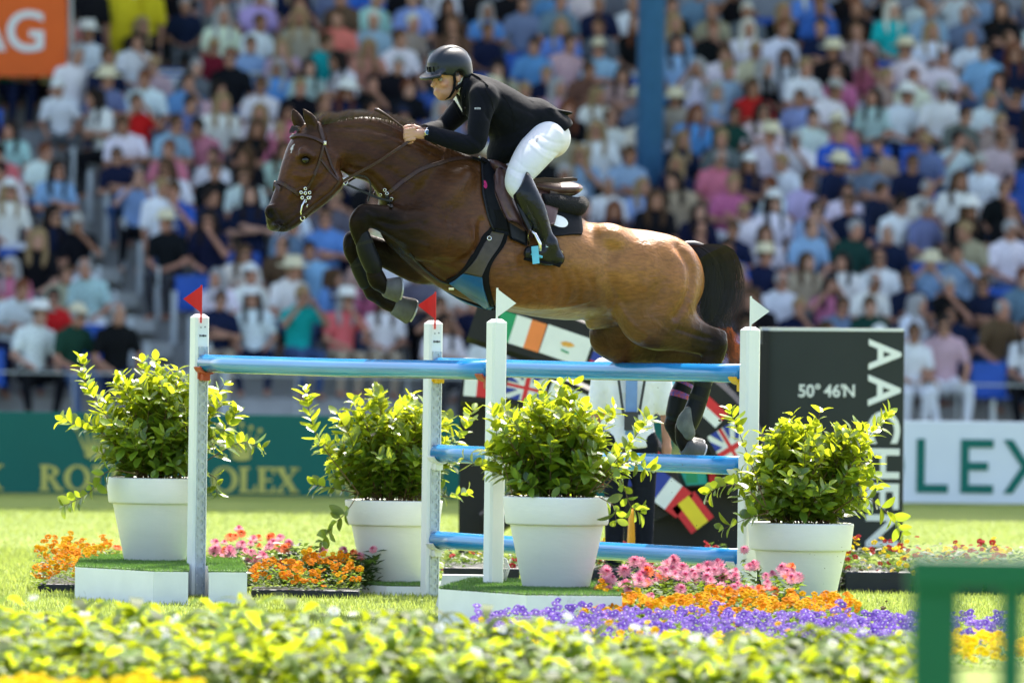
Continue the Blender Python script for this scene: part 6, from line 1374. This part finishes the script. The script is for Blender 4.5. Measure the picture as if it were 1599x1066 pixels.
free('rein', [(470, 339, .085), (497, 316, .10), (535, 284, .11), (585, 256, .14), (622, 232, .15), (646, 216, .12)], .015, 'leather'); free('rein', [(470, 339, -.085), (500, 315, -.09), (540, 286, -.1), (600, 250, -.14), (640, 214, -.09)], .014, 'leather')
free('martingale_strap', [(532, 284, .09), (560, 296, .10), (590, 309, .12), (612, 314, .14)], .013, 'leather_black'); free('martingale_strap', [(536, 284, .08), (552, 275, .08), (572, 277, .08), (579, 292, .08), (575, 314, .08)], .009, 'leather_black', .005)
mb = MB(); o = Vector(HW(HL(534, 283, .10)))
for dx in (0, .02): mb.tube([o + (ex * (math.cos(a) * .012 + dx) + ez * math.sin(a) * .02) for a in np.linspace(0, 6.283, 13)], .003, 6)
mb.build('rein_ring', M['silver'], bd_, True)
# leg boots
M['boot_shell'] = pm('black_boot_shell', (.006, .0065, .007), .42, var=.2, bump=.1, spec=.16); M['strap_elastic'] = pm('olive_elastic', (.022, .022, .016), .8, spec=.1); M['fetlock_grey'] = pm('grey_fetlock_cup', (.10, .105, .095), .6, var=.25, scale=25, bump=.2); M['accent'] = pm('red_blue_accent', (.45, .06, .03), .5, col2=(.03, .06, .35), scale=60)
def shell(name, st, q, mat, parent, k=.01):
    P_ = [HL(s[0], s[1], s[3]) for s in st]; a = np.array(P_); F = SDF(a.min(0) - .12, a.max(0) + .12, .006); F.chain(P_, [s[2] / SPX for s in st], k, (0, 1, 0), q, 4); v, f = F.mesh(1); return mesh_obj(name, np.array(HO) + v @ np.array(HB), f[:, ::-1], mat, parent, True)
def leg_boot(st, straps, lab, cup=None, smat='strap_elastic'):
    o = empty('leg_boot', Vector(HW(HL(st[0][0], st[0][1], st[0][3]))), lab, 'leg boot', 'protective boots on the horse legs'); shell('shell', st, .9, M['boot_shell'], o)
    for a, b in straps:
        i = int(a); t = a - i; c = [st[i][j] + (st[min(i + 1, len(st) - 1)][j] - st[i][j]) * t for j in range(4)]; d = np.array((st[-1][0] - st[0][0], st[-1][1] - st[0][1]), float); d /= np.linalg.norm(d)
        shell('strap', [(c[0] - d[0] * 1.5, c[1] - d[1] * 1.5, c[2] + .2, c[3]), (c[0] + d[0] * 1.5, c[1] + d[1] * 1.5, c[2] + .2, c[3])], .9, M[smat], o)
    if cup: shell('cup', cup, .9, M['fetlock_grey'], o)
    return o
leg_boot([(566, 368, 12, NF + .004), (572, 390, 15, NF + .004), (581, 412, 15, NF + .004), (585, 422, 12, NF + .004)], [(.6, 0), (1.7, 0)], 'black tendon boot on the near foreleg')
leg_boot([(555, 400, 12, FF), (563, 420, 14, FF), (573, 440, 14, FF)], [(.7, 0)], 'black tendon boot on the far foreleg')
leg_boot([(1100, 592, 14, NH), (1092, 618, 15, NH), (1082, 645, 16, NH), (1074, 660, 17, NH)], [(.4, 0), (1.2, 0)], 'black hind boot with grey cup on the near hind leg', [(1074, 640, 6, NH + .03), (1070, 660, 14, NH + .02), (1074, 676, 12, NH + .02)])
hb_ = leg_boot([(1072, 592, 14, FH + .02), (1062, 618, 17, FH + .02), (1055, 645, 16, FH + .02)], [(.4, 0), (1.0, 0)], 'black hind boot with coloured straps on the far hind leg', None, 'accent')
# ------------------------------------------------------------------ the rider
lo = HL(610, 430, 0) - (.1, .0, .05); hi = HL(910, 60, 0) + (.1, 0, .06)
def rfield(h): return SDF((lo[0], -.47, lo[2]), (hi[0], .47, hi[2]), h)
RB, RJ, RP, RT = rfield(.0062), rfield(.0075), rfield(.0075), rfield(.0065)
torso = [(856, 212, 34), (828, 198, 36), (795, 182, 39), (765, 163, 37), (742, 144, 27), (728, 132, 17)]; tq = [1.25, 1.22, 1.28, 1.48, 1.6, 1.3]
p, r = hp(torso); RB.chain(p, np.array(r) - .016, .03, (0, 1, 0), tq); RJ.chain(p, r, .03, (0, 1, 0), tq, inf=.004)
hc([(730, 136, 15), (718, 126, 15), (708, 120, 14)], .03, 1.0, RB)
ya, pa = math.radians(14), math.radians(9); cy_, sy_, cp_, sp_ = math.cos(ya), math.sin(ya), math.cos(pa), math.sin(pa)
HD = HT(HL(702, 119, .0), (-cy_ * cp_, sy_ * cp_, -sp_), (sy_, cy_, 0), (-cy_ * sp_, sy_ * sp_, cp_), 1.0); head_prims(RB, HD)
ARM = {1: [(755, 152, .185), (748, 192, .235), (741, 226, .255), (706, 219, .20), (670, 208, .125)], -1: [(738, 150, -.185), (712, 180, -.235), (690, 200, -.25), (676, 204, -.18), (664, 206, -.09)]}
for sd, a in ARM.items():
    P_ = [HL(*q) for q in a]; RB.chain(P_, [.048, .042, .036, .034, .025], .03); RJ.chain(P_, [.072, .062, .052, .050, .044], .035); RJ.chain([P_[0] + (.02, -sd * .05, .0), P_[0]], [.075, .07], .04)
# hands closed on the reins
def hand(cx, cy, w_, sd):
    g = lambda x, y, dw: HL(cx + x, cy + y, w_ + sd * dw)
    RB.chain([g(22, 2, .0), g(12, 2, .006), g(2, 1, .008)], [.024, .026, .024], .012, (0, 1, 0), .72)
    for i in range(4):
        y = -7 + 5.4 * i; l = (1.0, 1.06, 1.0, .84)[i]
        RB.chain([g(2, y, .016), g(-9 * l, y + 1.5, .016), g(-13 * l, y + 4, .0), g(-8 * l, y + 6, -.018), g(-1, y + 5, -.022)], [.0105, .0095, .0092, .0088, .008], .003, sub=3)
    RB.chain([g(12, -6, -.008), g(2, -10, -.014), g(-8, -10.5, -.010), g(-14, -8.5, -.006)], [.013, .0115, .0105, .009], .006, sub=3)
hand(645, 208, .115, 1); hand(642, 206, -.07, -1)
LEG = {sd: [(852, 218, sd * .12), (826, 250, sd * .23), (806, 284, sd * .31), (818, 305, sd * .345), (834, 336, sd * .36), (848, 365, sd * .36), (857, 384, sd * .36)] for sd in (1, -1)}
for sd, a in LEG.items():
    P_ = [HL(*q) for q in a]; RB.chain(P_, [.086, .076, .050, .046, .044, .032, .030], .02, (0, 1, 0), .85); RP.chain(P_[:5], [.106, .094, .064, .058, .052], .035, (0, 1, 0), .88, 14)
    RB.chain([HL(866, 400, sd * .36), HL(846, 399, sd * .364), HL(828, 395, sd * .366)], [.026, .026, .018], .02)
p, r = hp([(858, 216, 31), (844, 216, 34), (826, 210, 34)]); RP.chain(p, r, .04, (0, 1, 0), [1.3, 1.25, 1.2], inf=.004)
# jacket: lower edge, back vent flap
a = HL(877, 200); b = HL(797, 250); d = b - a; n_ = np.array((-d[2], 0, d[0])); n_ /= np.linalg.norm(n_); n_ = n_ if n_[2] < 0 else -n_
RJ.chain([HL(838, 178), HL(858, 190), HL(872, 200)], [.085, .080, .075], .05, (0, 1, 0), 1.6); RJ.chain([HL(800, 215), HL(785, 235), HL(776, 246)], [.09, .075, .05], .05, (0, 1, 0), 1.9)
RJ.half(HL(836, 226), n_)
for px, py, rr in ((742, 232, 0),): pass
JF = rfield(.0075); JF.chain([HL(818, 158), HL(845, 169), HL(868, 174), HL(886, 177)], [.018, .015, .013, .011], .01, (0, 1, 0), [6, 7, 8, 8])
RJ.v = np.minimum(RJ.v, JF.v); RJ.chain([HL(850, 176), HL(846, 172)], [.02, .02], .03, (0, 1, 0), 5)
# neck opening and cuffs: cut the jacket away in front of the throat and at the wrists
for sd in (1, -1):
    w0 = HL(*ARM[sd][4]); dr = w0 - HL(*ARM[sd][3]); dr /= np.linalg.norm(dr); RJ.ell(w0 + dr * .055, (.055, .055, .055), None, .002, True)
hc([(700, 130, 24), (708, 148, 13), (717, 166, 5)], .004, .45, RJ, neg=True); hc([(708, 138, 13, .06), (713, 154, 9, .085), (722, 176, 3.5, .10)], .004, .7, RJ, neg=True)
M['rider_skin'] = None
def skin_mat():
    m, nt, b = newmat('rider_skin'); N, L = nt.nodes, nt.links; at = N.new('ShaderNodeVertexColor'); at.layer_name = 'coat'; L.new(at.outputs[0], b.inputs['Base Color']); b.inputs['Roughness'].default_value = .48; b.inputs['Subsurface Weight'].default_value = .12; b.inputs['Subsurface Radius'].default_value = (.012, .005, .003); b.inputs['Subsurface Scale'].default_value = .6
    tc = N.new('ShaderNodeTexCoord'); n2 = N.new('ShaderNodeTexNoise'); n2.inputs['Scale'].default_value = 140; L.new(tc.outputs['Object'], n2.inputs['Vector']); bp = N.new('ShaderNodeBump'); bp.inputs['Strength'].default_value = .15; bp.inputs['Distance'].default_value = .003; L.new(n2.outputs['Fac'], bp.inputs['Height']); L.new(bp.outputs[0], b.inputs['Normal']); return m
M['rider_skin'] = skin_mat()
M['jacket'] = pm('black_navy_jacket', (.0035, .0042, .0075), .8, var=.2, scale=6, bump=1.0, bscale=9, spec=.10, sheen=.03); M['breeches'] = pm('white_breeches', (.62, .62, .65), .8, spec=.12, var=.03, scale=5, bump=.35, bscale=9); M['riding_boot'] = pm('polished_black_boot', (.005, .0055, .007), .22, var=.2, bump=.7, bscale=13, spec=.30); M['helmet'] = pm('matt_black_helmet', (.010, .014, .019), .36, var=.1, bump=.05, spec=.35); M['shirt_white'] = pm('white_shirt', (.8, .8, .8), .7, var=.03)
def wld(F, sm=1, sc_=None):
    v, f = F.mesh(sm); f = f[:, ::-1]
    if sc_: v = sculpt(v, f, sc_, .7, False)
    return v, np.array(HO) + v @ np.array(HB), f
FOLDS = [([(733, 210), (750, 224)], 2.6, -6), ([(728, 216), (746, 231)], 2.6, 5), ([(722, 214), (738, 228)], 2.2, -4), ([(757, 176), (774, 202), (778, 216)], 3, -6), ([(766, 170), (788, 196)], 3, 5), ([(776, 214), (808, 206), (842, 190)], 3.2, -6), ([(786, 232), (815, 222), (852, 206)], 3.2, 5), ([(770, 140), (800, 163), (832, 178)], 3.5, -4),
    ([(690, 210), (704, 223)], 2.2, -4), ([(680, 206), (694, 217)], 2.2, 4), ([(744, 140), (756, 158), (762, 184)], 2.4, -5), ([(752, 160), (748, 190)], 5, 4), ([(790, 178), (812, 196)], 3, -4), ([(800, 240), (824, 226)], 2.6, -5)]
CREASE = [([(832, 216), (850, 232), (872, 240)], 2.4, -6), ([(826, 222), (846, 242), (864, 250)], 2.2, 4), ([(842, 212), (864, 222), (880, 224)], 2.2, -4), ([(796, 262), (812, 270), (828, 272)], 2.0, -5), ([(794, 270), (808, 279), (822, 280)], 2.0, 4), ([(798, 284), (810, 290)], 2.0, -5), ([(806, 250), (820, 262), (836, 266)], 2.2, -3), ([(815, 232), (812, 258), (800, 280)], 2.0, -3), ([(858, 240), (846, 262)], 2.5, -4)]
v, wv, f = wld(RB); rider = mesh_obj('person', wv, f, M['rider_skin'], None, True, base=HO + V(0, 0, .3))
tag(rider, 'rider in black jacket, white breeches and dark helmet crouching over the horse', 'person')
q = (v - HD.c) @ HD.axes.T; col_ = np.tile(np.array((.50, .265, .175)), (len(v), 1)); hd_ = (q[:, 2] > -.16) & (np.abs(q[:, 1]) < .1) & (q[:, 0] > -.12)
lips = hd_ & (q[:, 0] > .083) & (np.abs(q[:, 2] + .071) < .011) & (np.abs(q[:, 1]) < .024); col_[lips] = (.42, .19, .14)
stub = hd_ & (q[:, 2] < -.035) & (q[:, 0] > -.01) & ~lips; kk = np.clip((-.035 - q[:, 2]) / .03, 0, 1)[stub][:, None]; col_[stub] = col_[stub] * (1 - kk * np.array((.20, .22, .20))); ck = hd_ & (q[:, 2] < -.02) & (q[:, 2] > -.055) & (np.abs(q[:, 1]) > .03) & (q[:, 0] > .05); col_[ck] = col_[ck] * np.array((1.05, .92, .9))
brow = hd_ & (q[:, 0] > .07) & (np.abs(q[:, 2] - .022) < .005) & (np.abs(q[:, 1]) > .012) & (np.abs(q[:, 1]) < .055); col_[brow] = (.06, .035, .02)
hairz = hd_ & (q[:, 0] < .045) & (q[:, 2] > -.05) & (q[:, 0] < .03 + q[:, 2] * .3) & (q[:, 2] > .0); col_[hairz] = (.05, .03, .02)
set_colors(rider, col_)
def Hw(p): return Vector(HW(HD(p)))
fw, lf, upz = [Vector(np.array(x) @ np.array(HB)) for x in HD.axes]
for sd in (1, -1):
    c = Hw((.0835, sd * .033, -.008)); m_ = MB(); m_.lathe([(.0115 * math.sin(t), -.0115 * math.cos(t)) for t in np.linspace(.05, 3.09, 10)], c, 14); e_ = m_.build('eye', pm('eye_white', (.30, .28, .26), .3), rider, True)
    m_ = MB(); m_.lathe([(.0056, 0), (.0052, .0025), (0, .003)], c + fw * .0098, 12, 0, Matrix((lf, upz, fw)).transposed()); m_.build('iris', M['eye'], e_)
    m_ = MB(); m_.tube([Hw((.0925, sd * (.033 + x), -.0005 + z)) for x, z in ((-.015, -.004), (-.007, .001), (0, .003), (.008, .001), (.016, -.005))], .0022, 6); m_.build('eyelid', pm('eyelid', (.22, .10, .07), .6), rider, True)
    m_ = MB(); m_.tube([Hw((.098 - abs(x) * .25, sd * (.033 + x), .021 + z)) for x, z in ((-.02, -.002), (-.008, .002), (.006, .003), (.022, -.003))], [.002, .0035, .0035, .0015], 6); m_.build('eyebrow', pm('brown_brow', (.05, .03, .018), .8), rider, True)
_, wv, f = wld(RJ, 1, FOLDS); jk = mesh_obj('jacket', wv, f, M['jacket'], rider, True); JB = BVHTree.FromPolygons([Vector(x) for x in wv], f.tolist())
_, wv, f = wld(RP, 3, [(a, b * 1.15, c * .75) for a, b, c in CREASE]); br_ = mesh_obj('breeches', wv, f, M['breeches'], rider, True); BB_ = BVHTree.FromPolygons([Vector(x) for x in wv], f.tolist())
# shirt collar and stock
RC = rfield(.0065); p, r = hp(torso); RC.chain(p[3:], r[3:], .03, (0, 1, 0), tq[3:], inf=-.010); RC.chain([HL(729, 135), HL(717, 128)], [.062, .060], .01); hc([(698, 124, 17), (703, 134, 11)], .004, 1.0, RC, neg=True); RC.half(HL(713, 123), (-.75, 0, .66)); _, wv, f = wld(RC); mesh_obj('shirt', wv, f, M['shirt_white'], rider, True)
# boots
for sd in (1, -1):
    BT = SDF(HL(790, 440, 0) * (1, 0, 1) + (-.26, min(0, sd) * .52 + (sd > 0) * .18, 0), HL(905, 262, 0) * (1, 0, 1) + (.22, max(0, sd) * .52 - (sd < 0) * .18, 0), .006); W = sd * .36
    BT.chain([HL(814, 284, sd * .335), HL(822, 306, W), HL(834, 332, W), HL(846, 360, W), HL(857, 382, W)], [.064, .072, .072, .054, .042], .02, (0, 1, 0), .86)
    BT.chain([HL(857, 380, W), HL(848, 393, W), HL(828, 394, W + sd * .006)], [.046, .046, .036], .02, (0, 1, 0), .95); BT.chain([HL(858, 382, W), HL(870, 403, W)], [.044, .040], .025, (0, 1, 0), .95); BT.chain([HL(869, 404, W), HL(848, 404, W), HL(828, 398, W)], [.036, .038, .032], .02, (0, 1, 0), .95)
    BT.half(HL(811, 289, W), np.array((-.85, 0, .53)))
    v, f = BT.mesh(1); bt_ = mesh_obj('riding_boot', np.array(HO) + v @ np.array(HB), f[:, ::-1], M['riding_boot'], rider, True)
    m_ = MB(); a = [Vector(HW(HL(x, y, W))) for x, y in ((820, 404), (832, 407), (850, 410), (864, 411), (876, 410))]; m_.ribbon(a, [V(0, 0, 1) + HFW * -.2] * 5, [.05, .085, .075, .062, .05], .014); m_.build('sole', M['neoprene'], bt_)
    m_ = MB(); m_.box(Vector(HW(HL(868, 411, W))), (.06, .06, .03), Matrix.Rotation(.35, 3, 'Y') , bev=.006); m_.build('heel', M['neoprene'], bt_)
    m_ = MB(); m_.ribbon([Vector(HW(HL(x, y, W + sd * dw))) for x, y, dw in ((852, 384, .045), (868, 388, .03), (878, 394, 0), (868, 388, -.03))], [HFW * -1] * 4, .012, .006); m_.build('spur_strap', M['silver'], bt_)
# helmet
HMF = SDF(HD((0, 0, .04)) - .24, HD((0, 0, .04)) + .24, .0055)
HMF.ell(HD((-.008, 0, .050)), (.130, .108, .112), HD.axes, .01); HMF.ell(HD((-.05, 0, -.01)), (.078, .092, .075), HD.axes, .03)
n_ = np.array((.22, 0, -1.0)) @ HD.axes; n_ /= np.linalg.norm(n_); HMF.half(HD((.0, 0, -.003)), -0 + n_ * 1.0)
for sd in (1, -1): HMF.ell(HD((-.002, sd * .1, -.02)), (.036, .05, .05), HD.axes, .01, True)
HMF.ell(HD((.01, 0, -.02)), (.098, .085, .085), HD.axes, .006, True)
vis = [HD((.10 + .062 * math.sin(t), .098 * math.cos(t), .020 - .014 * math.sin(t))) for t in np.linspace(.35, 2.79, 9)]; HMF.chain(vis, .0075, .01, sub=2)
for t in np.linspace(.5, 2.64, 12): HMF.chain([HD((.10 + .058 * math.sin(t), .094 * math.cos(t), .021 - .013 * math.sin(t))), HD((.088, .085 * math.cos(t), .034))], [.006, .010], .012)
HMF.chain([HD((.06 * math.cos(t) * 2 - .008, 0.0, .05 + .112 * math.sin(t))) for t in np.linspace(.35, 2.5, 9)], .008, .012, tuple(np.array((0, 1, 0)) @ HD.axes), 4.5)
v, f = HMF.mesh(1); hm = mesh_obj('helmet', np.array(HO) + v @ np.array(HB), f[:, ::-1], M['helmet'], rider, True)
m_ = MB()
for y in (-.03, 0, .03, .052): m_.box(Hw((.122 - y * y * 9, y, .052)), (.014, .007, .03), Matrix((fw, lf, upz)).transposed(), bev=.002)
m_.build('vent', M['neoprene'], hm)
m_ = MB()
for sd in (1, -1):
    m_.ribbon([Hw((.025, sd * .086, .02)), Hw((.022, sd * .080, -.03)), Hw((.028, sd * .070, -.075)), Hw((.045, sd * .045, -.112)), Hw((.055, sd * .015, -.122))], [lf * sd] * 3 + [(lf * sd * .5 - upz).normalized(), -upz], .016, .006)
    m_.ribbon([Hw((-.055, sd * .082, -.005)), Hw((-.03, sd * .080, -.045)), Hw((.018, sd * .074, -.072))], [lf * sd] * 3, .022, .006)
m_.build('chin_strap', M['neoprene'], hm)
# lapels, marks, watch
def jline(pts, wd, th, off, mat, name, par=jk, bvh=JB):
    q = [onto(bvh, x, y, off) for x, y in spline(pts, 4)]; q = [x for x in q if x is not None]
    if len(q) > 2: m_ = MB(); m_.ribbon(q, [-ray(*pts[0])] * len(q), wd, th); m_.build(name, mat, par)
jline([(729, 122), (727, 140), (726, 158), (728, 178)], .034, .005, .004, M['jacket'], 'lapel'); jline([(708, 150), (714, 165), (722, 182)], .028, .005, .004, M['jacket'], 'lapel'); jline([(733, 115), (748, 123), (762, 136)], .012, .004, .003, M['neoprene'], 'collar_edge')
jline([(757, 138), (768, 160), (770, 185), (764, 210)], .003, .002, .002, M['neoprene'], 'seam'); jline([(785, 148), (800, 175), (805, 205)], .003, .002, .002, M['neoprene'], 'seam')
decal(JB, 728, 167, 1.3, 1.3, 0, M['silver'], 'lapel_pin', jk, .010)
def patch(bvh, poly, off, th, mat, name, par):
    a = [onto(bvh, x, y, off) for x, y in poly]
    if all(q is not None for q in a):
        n = len(a); b = [q + ray(*poly[0]) * th for q in a]; mesh_obj(name, a + b, [tuple(range(n)), tuple(range(2 * n - 1, n - 1, -1))] + [(i, n + i, n + (i + 1) % n, (i + 1) % n) for i in range(n)], mat, par)
patch(JB, [(723, 137), (727, 140), (727, 150), (726, 162), (724, 177), (719, 169), (714, 161), (709, 156)], .006, .005, M['shirt_white'], 'shirt_front', rider)
def mark(bvh, txt, cx, cy, hpx, ang, mat, par):
    tv, tf = text_mesh(txt, hpx * 1.35, 0); a = math.radians(ang); out = []
    for x, y, z in tv:
        q = onto(bvh, cx + x * math.cos(a) + y * math.sin(a), cy + x * math.sin(a) - y * math.cos(a), .003); out.append(q if q is not None else onto(bvh, cx, cy, .003))
    mesh_obj('lettering', out, tf, mat, par)
mark(JB, 'BOSS', 746, 170, 3.0, 0, M['white_print'], jk); mark(BB_, 'BOSS', 839, 218, 3.2, -68, M['print_dark'], br_)
c = Vector(HW(HL(667, 207, .158))); m_ = MB(); m_.lathe([(.014, -.004), (.0165, 0), (.015, .005), (.012, .006), (0, .006)], c, 20, 0, (HLF).to_track_quat('Z', 'Y').to_matrix()); wt = m_.build('watch', M['silver'], rider, True)
m_ = MB(); m_.lathe([(.0125, 0), (.0125, .0015), (0, .0016)], c + HLF * .006, 20, 0, HLF.to_track_quat('Z', 'Y').to_matrix()); m_.build('dial', pm('blue_dial', (.03, .09, .2), .2), wt)
ring_ = HL(667, 207, .128); ax_ = HL(*ARM[1][4]) - HL(*ARM[1][3]); ax_ /= np.linalg.norm(ax_); t1 = np.cross(ax_, (0, 1, 0)); t1 /= np.linalg.norm(t1); t2 = np.cross(ax_, t1); m_ = MB(); m_.tube([Vector(HW(ring_ + (t1 * math.cos(t) + t2 * math.sin(t)) * .030)) for t in np.linspace(0, 6.283, 21)], .0055, 6); m_.build('watch_band', M['silver'], wt, True)
# whip and stirrups
m_ = MB(); q = [Vector(HW(HL(x, y, w_))) for x, y, w_ in ((585, 171, .06), (590, 172, .07), (605, 181, .085), (628, 198, .10), (660, 214, .11), (690, 232, .15))]; m_.tube(q, [.008, .010, .007, .005, .0045, .003], 8); m_.tube([Vector(HW(HL(x, y, w_))) for x, y, w_ in ((586, 172, .06), (586, 184, .07), (598, 192, .08), (626, 205, .10))], .0015, 5)
tag(m_.build('riding_whip', M['leather'], None, True, base=q[2]), 'short brown riding whip held in the rider\'s hand', 'whip')
M['tread'] = pm('light_blue_tread', (.12, .45, .62), .35)
for sd in (1, -1):
    W = sd * .395; g = lambda x, y, dw=0: Vector(HW(HL(x, y, W + sd * dw)))
    m_ = MB(); m_.ribbon([g(809, 318, -.02), g(818, 338, 0), g(828, 358, .012)], [HLF * sd] * 3, .022, .006); ir = m_.build('stirrup_leather', M['leather_black'], sd_)
    m_ = MB(); m_.tube([g(826, 382, -.075), g(825, 368, -.05), g(828, 358, .0), g(836, 366, .03), g(843, 380, .045), g(843, 392, .045)], [.006, .006, .008, .009, .010, .010], 8); m_.build('stirrup_iron', M['silver'], ir, True)
    m_ = MB(); m_.box(g(835, 399, -.015), (.06, .10, .014), Matrix((-HFW, HLF, V(0, 0, 1))).transposed() @ Matrix.Rotation(.3, 3, 'Y'), bev=.004); m_.build('tread', M['tread'], ir)
    m_ = MB(); m_.prism([(-.022, .045), (.016, .05), (.026, -.045), (-.012, -.05)], g(835, 398, .05), -HFW, V(0, 0, 1), HLF * sd * .008); m_.build('side_plate', M['tread'], ir)
